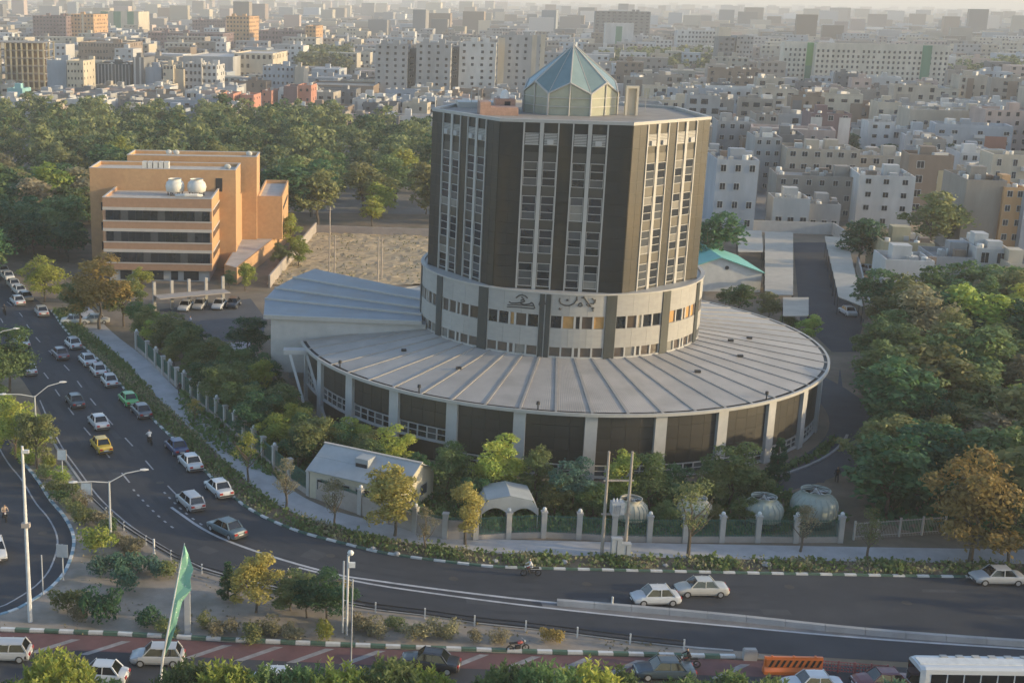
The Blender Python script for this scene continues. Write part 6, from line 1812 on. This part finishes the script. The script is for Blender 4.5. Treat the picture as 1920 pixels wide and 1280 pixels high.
M_SHIRT = [mat('shirt_dark', (.03, .03, .035), .9), mat('shirt_white', (.6, .6, .6), .9), mat('shirt_blue', (.12, .16, .28), .9), mat('shirt_tan', (.45, .33, .24), .9)]
def person(loc, yaw, pose, si, label):
    o = obj('person', PM[pose], None, loc, yaw); setmat(o, M_SHIRT[si], 0); return tag(o, label, 'person')
tyre_m = MB(); t_ = MB().lathe([(.22, -.05), (.3, -.04), (.3, .04), (.22, .05)], 16); Mx = Matrix.Rotation(R(90), 4, 'X'); tyre_m.add([Mx @ Vector(v) for v in t_.v], t_.f)
tyre_m = tyre_m.mesh('wheel', M_TYRE)
fr_m = MB().tube([(.62, 0, .3), (.42, 0, .95)], .04, 5).tube([(-.62, 0, .3), (-.1, 0, .42), (.38, 0, .72)], .05, 5).box(-.2, .2, -.12, .12, .3, .55).tube([(-.62, .12, .3), (.1, .12, .32)], .04, 5).mesh('frame', M_DARK)
tank_m = loft([(-.05, [(.05, .68), (.13, .72), (.1, .86)]), (.2, [(.05, .68), (.15, .74), (.1, .92)]), (.38, [(.04, .7), (.09, .76), (.06, .86)])])
tank_m = tank_m.mesh('fuel_tank', P['red'])
seat_m = MB().box(-.68, -.05, -.12, .12, .72, .8).mesh('seat', M_TYRE); bar_m = MB().tube([(.4, -.34, 1.02), (.44, 0, .98), (.4, .34, 1.02)], .02, 5).mesh('handlebar', M_ALU); lamp_m = MB().cyl((0, 0), .09, .09, -.05, .05, 8).mesh('headlight', M_HEAD)
def motorbike(p, yaw, label, plabel=None, si=0):
    t = thing('motorcycle', label, 'motorcycle', (p.x, p.y, .036), yaw)
    for x in (.62, -.62): obj('wheel', tyre_m, t, (x, 0, .3))
    for nm, me in (('frame', fr_m), ('fuel_tank', tank_m), ('seat', seat_m), ('handlebar', bar_m)): obj(nm, me, t)
    obj('headlight', lamp_m, t, mtx=TR(.52, 0, .86) @ Matrix.Rotation(R(90), 4, 'Y'))
    if plabel and PM: person((p.x, p.y, .036), yaw, 'ride', si, plabel)
q = G(281, 832); motorbike(q, tangent(q), 'motorcycle in the kerb lane above the dark blue car', 'rider in a pale shirt on the motorcycle in the kerb lane', 1)
q = G(9, 590); motorbike(q, tangent(q), 'motorcycle farthest up the avenue', 'dark-clothed rider farthest up the avenue', 0)
q = G(9, 975); motorbike(q, -PI/2+.4, 'motorcycle coming round the slip road', 'rider in a pinkish shirt on the slip road', 3)
q = G(995, 1080); motorbike(q, PI+.05, 'motorcycle by the striped kerb below the pillared fence', 'rider in a light shirt by the striped kerb', 1)
q = G(1290, 1252); motorbike(q, PI, 'motorcycle behind the dark saloon at the bottom', 'dark-clothed rider behind the dark saloon', 0)
q = G(972, 1228); motorbike(Vector((q.x, q.y+.5, 0)), .2, 'white-shielded motorcycle standing on the island edge')
if PM:
    for u, v, si, yw, lab in [(337, 742, 0, 2.0, 'person in dark clothes walking along the fence path'), (344, 614, 0, 1.0, 'person in black standing in the parking yard, left of two'), (357, 614, 2, 2.5, 'person in black standing in the parking yard, right of two'), (1568, 905, 0, 1.5, 'person in dark clothes standing in the lane by the wood'), (150, 585, 1, 0, 'person standing near the far kerb')]:
        q = G(u, v); person((q.x, q.y, .04), yw, 'walk', si, lab)

# ------------------------------------------------------------------ fence with pillars
M_FSTONE = mat('fence_stone', (.40, .38, .355), .85, .12, 1); M_FRAIL = mat('green_railing', (.05, .13, .10), .6); M_FWALL = mat('fence_base_wall', (.36, .315, .28), .9, .15, .8)
fpx = [(256,620),(278,638),(292,653),(307,666),(318,676),(331,686),(345,697),(359,708),(374,719),(390,731),(406,744),(423,757),(440,772),(458,786),(476,801),(494,815),(512,831),(543,857),(577,883),(626,897),(678,913),(727,931),(777,948),(839,962),(890,962),(954,956),(1021,953),(1089,958),(1154,963),(1220,963),(1287,964),(1357,964),(1426,962),(1489,966),(1580,964)]
FP = []
for u, v in fpx:
    g_ = G(u, v, 2.75); FP.append(g_.to_2d())
FP2 = [FP[0]]
for i in range(1, len(FP)-1): FP2.append((FP[i-1] + FP[i]*2 + FP[i+1])/4)
FP2.append(FP[-1])
FP = FP2
fence = thing('fence', 'stone-pillared fence with green railings along the footpath', 'fence', (FP[0].x, FP[0].y, 0))
pil_m = MB().box(-.24, .24, -.24, .24, 0, 2.5).box(-.30, .30, -.30, .30, 2.5, 2.62).mesh('pillar', M_FSTONE)
ball_m = MB().lathe([(.01, 2.62), (.1, 2.62), (.19, 2.75), (.19, 2.86), (.11, 2.98), (.01, 3.0)], 10).mesh('globe', M_WHITE)
o0 = FP[0]
for i, p in enumerate(FP):
    d = FP[min(i+1, len(FP)-1)] - FP[max(i-1, 0)]; an = math.atan2(d.y, d.x)
    po = obj('pillar', pil_m, fence, (p.x-o0.x, p.y-o0.y, 0), an)
    if i % 2 == 0 or i > 24: obj('globe', ball_m, po)
    if i == len(FP)-1: break
    q = FP[i+1]; L_ = (q-p).length; an = math.atan2((q-p).y, (q-p).x)
    bh_ = 1.9 if 18 <= i <= 23 else .55
    bx = MB().box(.24, L_-.24, -.12, .12, 0, bh_); bx.build('base_wall', M_FWALL, fence, loc=(p.x-o0.x, p.y-o0.y, 0), rz=an)
    rl_ = MB(); rl_.box(.2, L_-.2, -.02, .02, bh_+.12, bh_+.16).box(.2, L_-.2, -.02, .02, 2.1, 2.15)
    n = int(L_/.14)
    for j in range(1, n): rl_.box(L_*j/n-.022, L_*j/n+.022, -.015, .015, bh_, 2.25)
    rl_.build('railing', M_FRAIL, fence, loc=(p.x-o0.x, p.y-o0.y, 0), rz=an)
# thin railing farther right
a, b2 = G(1600, 1012).to_2d(), G(1770, 1000).to_2d()
f2 = thing('fence', 'thin grey railing at the edge of the wood, right of the pillared fence', 'fence', (a.x, a.y, 0), math.atan2((b2-a).y, (b2-a).x))
L_ = (b2-a).length; rl_ = MB(); rl_.box(0, L_, -.02, .02, .3, .35).box(0, L_, -.02, .02, 1.6, 1.65)
for j in range(int(L_/.16)): rl_.box(j*.16-.012, j*.16+.012, -.012, .012, .05, 1.75)
rl_.build('railing', M_ALU, f2)
for j in range(5): MB().box(L_*j/4-.08, L_*j/4+.08, -.08, .08, 0, 1.9).build('post', M_ALU, f2)
# yard canopy with white posts by the orange building
yp = [G(u, v, 3.0) for u, v in [(310, 562), (444, 550)]]
yc = thing('carport', 'flat pale carport with white posts before the orange building', 'carport', (yp[0].x, yp[0].y, 0), math.atan2(yp[1].y-yp[0].y, yp[1].x-yp[0].x))
L_ = (yp[1]-yp[0]).length
MB().box(0, L_, 2.6, 5.5, 2.5, 2.62).build('roof_slab', M_FWALL, yc)
for j in range(5): MB().box(L_*j/4*.98, L_*j/4*.98+.45, 5.6, 6.05, 0, 4.6).build('post', M_FSTONE, yc)
# walls around the sandy lot and the alley
def long_wall(px, h, m, label, w_=.3):
    pts_ = [G(u, v).to_2d() for u, v in px]; b = MB(); o = pts_[0]
    for p, q in zip(pts_, pts_[1:]):
        an = math.atan2((q-p).y, (q-p).x); b.box(0, (q-p).length, -w_/2, w_/2, 0, h, TR(p.x-o.x, p.y-o.y) @ RZ(an))
    w_o = b.build('boundary_wall', m, None, loc=(o.x, o.y, 0)); return tag(w_o, label, 'wall')
long_wall([(505, 540), (592, 436)], 2.2, M_FWALL, 'tan boundary wall running up beside the sandy lot')
long_wall([(592, 436), (700, 440), (830, 444)], 1.6, M_FWALL, 'low wall at the back of the sandy lot')
long_wall([(1630, 600), (1606, 505)], 2.4, M_BAND, 'pale wall between the shade roof and the alley')
long_wall([(1310, 432), (1560, 440), (1604, 470)], 2.6, M_BAND, 'long pale wall behind the shade roofs')

# ------------------------------------------------------------------ lamps, poles, signs
M_POLE = mat('galvanised_pole', (.42, .43, .44), .5, .1, 2); M_LAMPH = mat('lamp_head', (.58, .58, .57), .4); M_WOODP = mat('weathered_pole', (.36, .31, .26), .9, .2, 2)
def lamp(u, v, vt, arms, label):
    p = G(u, v); h = HZ(p, vt)
    t = thing('street_lamp', label, 'street lamp', (p.x, p.y, 0), 0, 'street lamps on the median')
    MB().tube([(0, 0, 0), (0, 0, h)], [.14, .08], 8).build('pole', M_POLE, t)
    MB().box(-.18, .18, -.18, .18, 0, .5).build('base_box', M_POLE, t)
    for (dx, dy, dz) in arms:
        e = Vector((dx, dy, h+dz)); m_ = Vector((dx*.5, dy*.5, h+dz*.75))
        ar = MB().tube([(0, 0, h-.1), m_, e], .055, 6).build('arm', M_POLE, t)
        d = Vector((dx, dy, 0)).normalized(); an = math.atan2(d.y, d.x)
        hd = loft([(0, [(.08, -.03), (.1, .04), (.05, .1)]), (.35, [(.12, -.06), (.16, .03), (.08, .12)]), (.75, [(.06, -.03), (.08, .02), (.03, .06)])])
        hd.build('lamp_head', M_LAMPH, ar, mtx=TR(e.x-d.x*.2, e.y-d.y*.2, e.z) @ RZ(an))
lamp(208, 1022, 902, [(2.9, .6, .9), (-2.9, -.6, .1)], 'twin-armed lamp at the tip of the median near the square signs')
lamp(70, 858, 742, [(2.7, .8, 1.3), (-3.0, -.7, .35)], 'twin-armed lamp above the yellow-green median trees')
lamp(-12, 745, 632, [(2.8, .8, .9), (-2.8, -.8, .1)], 'lamp at the left edge with one arm over the road')
# tall white mast on the left
p = G(57, 1167); h = HZ(p, 836)
t = thing('light_mast', 'tall white mast with a small lamp on top near the left edge', 'mast', (p.x, p.y, 0))
MB().tube([(0, 0, 0), (0, 0, h)], [.19, .10], 8).build('pole', M_LAMPH, t)
MB().box(-.05, .5, -.12, .12, h-.55, h-.3).build('lamp_head', M_LAMPH, t); MB().box(-.32, .32, -.2, .2, h*.55, h*.55+.35).build('collar_box', M_FWALL, t)
# camera mast
p = G(650, 1192); h = HZ(p, 1040)
t = thing('camera_mast', 'white camera mast of two poles beside the dark island trees', 'mast', (p.x, p.y, 0))
MB().tube([(0, 0, 0), (0, 0, h)], .09, 8).build('pole', M_LAMPH, t); MB().tube([(-.32, 0, .3), (-.32, 0, h-.5)], .07, 8).build('pole', M_LAMPH, t)
MB().lathe([(.01, -.22), (.2, -.12), (.26, .05), (.18, .2), (.01, .26)], 10).build('camera_dome', M_WHITE, t, loc=(.18, 0, h+.15), smooth=True)
MB().box(.05, .55, -.12, .12, h-1.0, h-.6).build('camera_box', M_WHITE, t)
for z in (1.5, 3, 4.5): MB().box(-.34, .05, -.02, .02, z, z+.06).build('brace', M_LAMPH, t)
p = G(657, 1300); h = HZ(p, 1085)
tag(MB().tube([(0, 0, 0), (0, 0, h)], .05, 6).build('thin_mast', M_POLE, None, loc=(p.x, p.y, 0)), 'thin greenish mast rising from the bottom edge beside the camera mast', 'mast')
# grey post and leaning feather banner
p = G(352, 1192); h = HZ(p, 1062)
t = thing('post', 'square grey post behind the green banner', 'post', (p.x, p.y, 0)); MB().box(-.22, .22, -.16, .16, 0, h).box(-.3, .3, -.24, .24, 0, .15).build('shaft', M_POLE, t); MB().box(-.25, .25, -.19, .19, h, h+.08).build('cap', M_POLE, t)
pb = G(300, 1290); 
def at_depth(u, v, y):
    d = _rt*((u-CX)/FPX) + _up*(-(v-CY)/FPX) + _fw; return Vector((0, 0, CAM_H)) + d*(y/d.y)
ybn = pb.y + .5
A0, A1 = at_depth(305, 1235, ybn), at_depth(346, 1018, ybn + 1.2)
bn = thing('banner', 'leaning pole with a long green patterned feather banner', 'banner', (pb.x, ybn, 0))
o_ = Vector((pb.x, ybn, 0))
base_ = Vector((at_depth(300, 1285, ybn).x, ybn, 0.02))
MB().tube([base_-o_, A0-o_, A0.lerp(A1, .5)-o_, A1-o_], [.10, .09, .06, .03], 7).build('pole', M_LAMPH, bn)
def banner_mat():
    m = mat('banner_green', (.22, .50, .34), .7, .1, 1); n, l = m.node_tree.nodes, m.node_tree.links
    vo = n.new('ShaderNodeTexVoronoi'); vo.inputs['Scale'].default_value = 3.2
    ge = n.new('ShaderNodeNewGeometry'); l.new(ge.outputs['Position'], vo.inputs['Vector'])
    mr = n.new('ShaderNodeMapRange'); mr.inputs['From Min'].default_value = .12; mr.inputs['From Max'].default_value = .2; l.new(vo.outputs['Distance'], mr.inputs['Value'])
    mx = n.new('ShaderNodeMix'); mx.data_type = 'RGBA'; mx.inputs[6].default_value = (.55, .64, .56, 1); mx.inputs[7].default_value = (.23, .46, .33, 1); l.new(mr.outputs[0], mx.inputs['Factor'])
    l.new(mx.outputs[2], n['Principled BSDF'].inputs['Base Color']); return m
MBN = banner_mat()
prof = [(0, .02), (.12, .30), (.3, .52), (.5, .62), (.62, .70), (.72, .55), (.8, .62), (.93, .25), (1, .02)]
vs, fs = [], []
for i, (t_, w_) in enumerate(prof):
    c = A0.lerp(A1, .05 + .95*t_) - o_
    wav = .12*math.sin(t_*11)
    wl__ = w_ * (1.5 if t_ > .55 else .9)
    vs += [c + Vector((-.12*w_, 0, 0)), c + Vector((wl__*.5, wav, -.1)), c + Vector((wl__, -wav, -.28))]
    if i: 
        k = 3*i; fs += [(k-3, k-2, k+1, k), (k-2, k-1, k+2, k+1)]
bo = MB().add(vs, fs).build('flag', MBN, bn); sm_ = bo.modifiers.new('Solid', 'SOLIDIFY'); sm_.thickness = .012
# small leaf banner
p = G(540, 1112); 
t = thing('banner', 'tiny pale feather banner behind the golden island tree', 'banner', (p.x, p.y, 0))
h = HZ(p, 1064); MB().tube([(0, 0, 0), (0, 0, h)], .03, 5).build('pole', M_LAMPH, t); bo = MB().add([(0, 0, h*.4), (.3, 0, h*.55), (.34, 0, h*.75), (.03, 0, h)], [(0,1,2,3)]).build('flag', M_OCH2, t); bo.modifiers.new('Solid', 'SOLIDIFY').thickness = .012
# square signs
def sign(u, v, vt, sz, label, back=False, n=1):
    p = G(u, v); h = HZ(p, vt); t = thing('road_sign', label, 'sign', (p.x, p.y, 0), -.15)
    MB().tube([(0, 0, 0), (0, 0, h)], .06, 6).build('post', M_POLE, t)
    MB().box(-sz/2, sz/2, -.06, -.02, h-sz*1.15, h).build('panel', M_POLE if back else M_WHITE, t)
    if not back:
        fr = MB(); 
        for bx in ((-sz/2, sz/2, h-.06, h), (-sz/2, sz/2, h-sz*1.15, h-sz*1.15+.06), (-sz/2, -sz/2+.06, h-sz*1.15, h), (sz/2-.06, sz/2, h-sz*1.15, h)): fr.box(bx[0], bx[1], -.075, -.061, bx[2], bx[3])
        fr.build('panel_rim', M_FWALL, t)
sign(118, 905, 842, 1.0, 'white square sign on the median above the lower one')
sign(163, 945, 904, 1.1, 'white square sign beside the lamp at the median tip')
sign(119, 1090, 1020, 1.0, 'grey back of a sign by the slip road kerb', True)
p = G(81, 1118); tag(MB().tube([(0, 0, 0), (0, 0, HZ(p, 1040))], .06, 6).build('thin_post', M_POLE, None, loc=(p.x, p.y, 0)), 'bare thin post left of the grey sign back', 'post')
p = G(289, 1040); tag(MB().tube([(0, 0, 0), (0, 0, HZ(p, 1010))], .1, 6).box(-.14, .14, -.14, .14, 0, .2).build('bollard', M_WHITE, None, loc=(p.x, p.y, 0)), 'white post beside the island railing', 'post')
# transformer on twin poles
pa_, pb_ = G(1128, 1042), G(1171, 1042); h = HZ(pa_, 846)
t = thing('transformer_poles', 'twin weathered poles carrying a small transformer', 'utility pole', (pa_.x, pa_.y, 0), math.atan2(pb_.y-pa_.y, pb_.x-pa_.x)); D = (pb_-pa_).length
for x in (0, D): MB().tube([(x, 0, 0), (x, 0, h)], [.17, .11], 8).build('pole', M_WOODP, t)
for z in (h*.40, h*.72): MB().box(-.3, D+.3, -.08, .08, z, z+.14).build('cross_beam', M_WOODP, t)
tf = MB().box(D*.25, D*.8, -.4, .4, h*.40+.14, h*.40+1.25).build('transformer', M_POLE, t)
for i in range(5): MB().box(D*.28+i*.17, D*.28+i*.17+.06, -.5, .5, h*.40+.25, h*.40+1.05).build('cooling_fin', M_POLE, tf)
for i in range(3): MB().lathe([(.03, 0), (.09, .05), (.04, .12), (.09, .2), (.03, .34)], 8).build('insulator', M_WHITE, tf, loc=(D*.35+i*.3, 0, h*.40+1.25))
for u, lab, hh, ww_ in ((1154, 'taller grey street cabinet between the transformer poles', 1.9, .9), (1172, 'shorter grey street cabinet at the foot of the transformer pole', 1.4, .8)):
    p = G(u, 1046); t = thing('street_cabinet', lab, 'cabinet', (p.x, p.y, 0)); MB().box(-ww_/2, ww_/2, -.25, .25, .1, hh).build('case', M_POLE, t); MB().box(-ww_/2-.04, ww_/2+.04, -.3, .3, hh, hh+.08).build('lid', M_POLE, t); MB().box(-.02, .02, -.27, -.25, .2, hh-.1).build('door_gap', M_DARK, t); MB().box(-ww_/2-.05, ww_/2+.05, -.3, .3, 0, .1).build('plinth', M_CONC, t)
# poles over the sandy lot
for u, v, vt, lab in ((617, 520, 388, 'tallest slim pole at the sandy lot'), (627, 522, 440, 'short slim pole beside the tallest one'), (708, 530, 444, 'slim pole nearer the tower at the sandy lot'), (715, 524, 446, 'pale pole joined to the one nearer the tower')):
    p = G(u, v); hh = HZ(p, vt); t = thing('utility_pole', lab, 'utility pole', (p.x, p.y, 0)); MB().tube([(0, 0, 0), (0, 0, hh)], [.15, .1], 7).build('shaft', M_WOODP, t); MB().box(-.5, .5, -.05, .05, hh-.5, hh-.4).build('cross_arm', M_WOODP, t)
# ------------------------------------------------------------------ barriers and railings on the roads
bar_l = resample([p for p in DU if p.x > 19.0], 3.0)
bl_ = offset_line(bar_l, -.25)
cb = thing('concrete_barrier', 'low concrete divider wall running to the right edge', 'barrier', (bar_l[0].x, bar_l[0].y, 0))
o0 = bar_l[0]
for i in range(len(bar_l)-1):
    p, q = bl_[i], bl_[i+1]; an = math.atan2((q-p).y, (q-p).x); L_ = (q-p).length-.03
    MB().add([(0, -.32, .034), (L_, -.32, .034), (L_, .32, .034), (0, .32, .034), (0, -.2, .45), (L_, -.2, .45), (L_, .2, .45), (0, .2, .45)], [(4,5,6,7), (0,1,5,4), (1,2,6,5), (2,3,7,6), (3,0,4,7)]).build('barrier_block', M_CONC, cb, loc=(p.x-o0.x, p.y-o0.y, 0), rz=an)
for u, v in ((1147, 1140),): 
    p = G(u, v); tag(MB().tube([(0, 0, 0), (0, 0, 1.0)], .08, 6).box(-.12, .12, -.12, .12, 0, .1).build('bollard', M_WHITE, None, loc=(p.x, p.y, .04)), 'white post at the concrete divider before the white compact', 'post')
gl_ = resample([p for p in LA if p.y < 121 and p.x < 31], 4.0)
gl_ = offset_line(gl_, -.6); o0 = gl_[0]
gr_ = thing('guard_rail', 'dark two-rail guard rail along the island side of the avenue', 'guard rail', (o0.x, o0.y, 0))
for i, p in enumerate(gl_):
    MB().box(-.06, .06, -.06, .06, 0, .95).build('post', M_LAMPH, gr_, loc=(p.x-o0.x, p.y-o0.y, .05))
    if i < len(gl_)-1:
        q = gl_[i+1]; an = math.atan2((q-p).y, (q-p).x); L_ = (q-p).length
        for z in (.38, .72): MB().box(0, L_, -.03, .03, z, z+.14).build('rail', M_BUMP, gr_, loc=(p.x-o0.x, p.y-o0.y, .05), rz=an)
# orange water barrier with black stripes, pale block and red mesh fence
p = G(1485, 1262); t = thing('water_barrier', 'orange plastic barrier with black diagonal stripes', 'barrier', (p.x, p.y, .03), 0)
Wb = 4.3; loft([(-Wb/2, [(.3, 0), (.3, .25), (.12, .6), (.1, 1.35)]), (Wb/2, [(.3, 0), (.3, .25), (.12, .6), (.1, 1.35)])]).build('body', P['orange'], t)
MB().box(-Wb/2+.1, Wb/2-.1, -.2, -.13, .55, 1.2).build('stripe_panel', P['orange'], t)
for i in range(9):
    x = -Wb/2+.25+i*.44; MB().add([(x, -.215, .6), (x+.2, -.215, .6), (x+.45, -.215, 1.15), (x+.25, -.215, 1.15)], [(0,1,2,3)]).build('black_stripe', M_TYRE, t)
for x in (-1.6, 0, 1.6): MB().cyl((x, 0), .1, .1, 1.35, 1.42, 8).build('filler_cap', P['orange'], t)
p = G(1405, 1236); tag(MB().box(-.5, .5, -.25, .25, 0, .8).box(-.45, .45, -.2, .2, .8, .88).build('concrete_block', M_CONC, None, loc=(p.x, p.y, .03)), 'pale concrete block left of the orange barrier', 'block')
a, b2 = G(1540, 1258).to_2d(), G(1662, 1268).to_2d(); t = thing('mesh_fence', 'low red mesh fence between the orange barrier and the bus', 'fence', (a.x, a.y, .03), math.atan2((b2-a).y, (b2-a).x)); L_ = (b2-a).length
M_REDM = mat('red_mesh', (.42, .13, .12), .7)
ms = MB()
for j in range(int(L_/.22)): ms.box(j*.22-.02, j*.22+.02, -.015, .015, .05, .85)
for z in (.1, .35, .6, .82): ms.box(0, L_, -.015, .015, z, z+.06)
ms.build('mesh_panel', M_REDM, t)
for j in range(5): MB().box(L_*j/4-.05, L_*j/4+.05, -.05, .05, 0, .95).build('post', M_REDM, t)
# rubble and stones beside the kerb
for u, v, s in ((1440, 1068, .7), (745, 1046, .5), (700, 1036, .45), (930, 1060, .5), (1250, 1068, .4), (1060, 1062, .5)):
    p = G(u, v); r_ = random.Random(u); b = MB().lathe([(.02, .0), (.5, .05), (.62, .3), (.4, .55), (.02, .62)], 7); b.v = [(x*r_.uniform(.8, 1.2), y*r_.uniform(.8, 1.2), z*r_.uniform(.85, 1.15)) for x, y, z in b.v]
    tag(b.build('boulder', M_CONC, None, loc=(p.x, p.y+.5, .1), scale=s), 'pale stone lying in the planting bed by the kerb', 'stone', 'stones in the planting bed')

# ------------------------------------------------------------------ haze
hz = MB().box(-8900, 8900, -90, 12400, -1.0, 90.0).mesh('haze', [])
hm = bpy.data.materials.new('haze'); hm.use_nodes = True
n_ = hm.node_tree.nodes; n_.clear(); out = n_.new('ShaderNodeOutputMaterial'); pv = n_.new('ShaderNodeVolumePrincipled')
pv.inputs['Color'].default_value = (0.94, 0.94, 0.95, 1); pv.inputs['Density'].default_value = HAZE
hm.node_tree.links.new(pv.outputs[0], out.inputs['Volume'])
hz.materials.append(hm)
ho = obj('haze', hz); ho['kind'] = 'stuff'; ho['label'] = 'thin warm haze over the town'
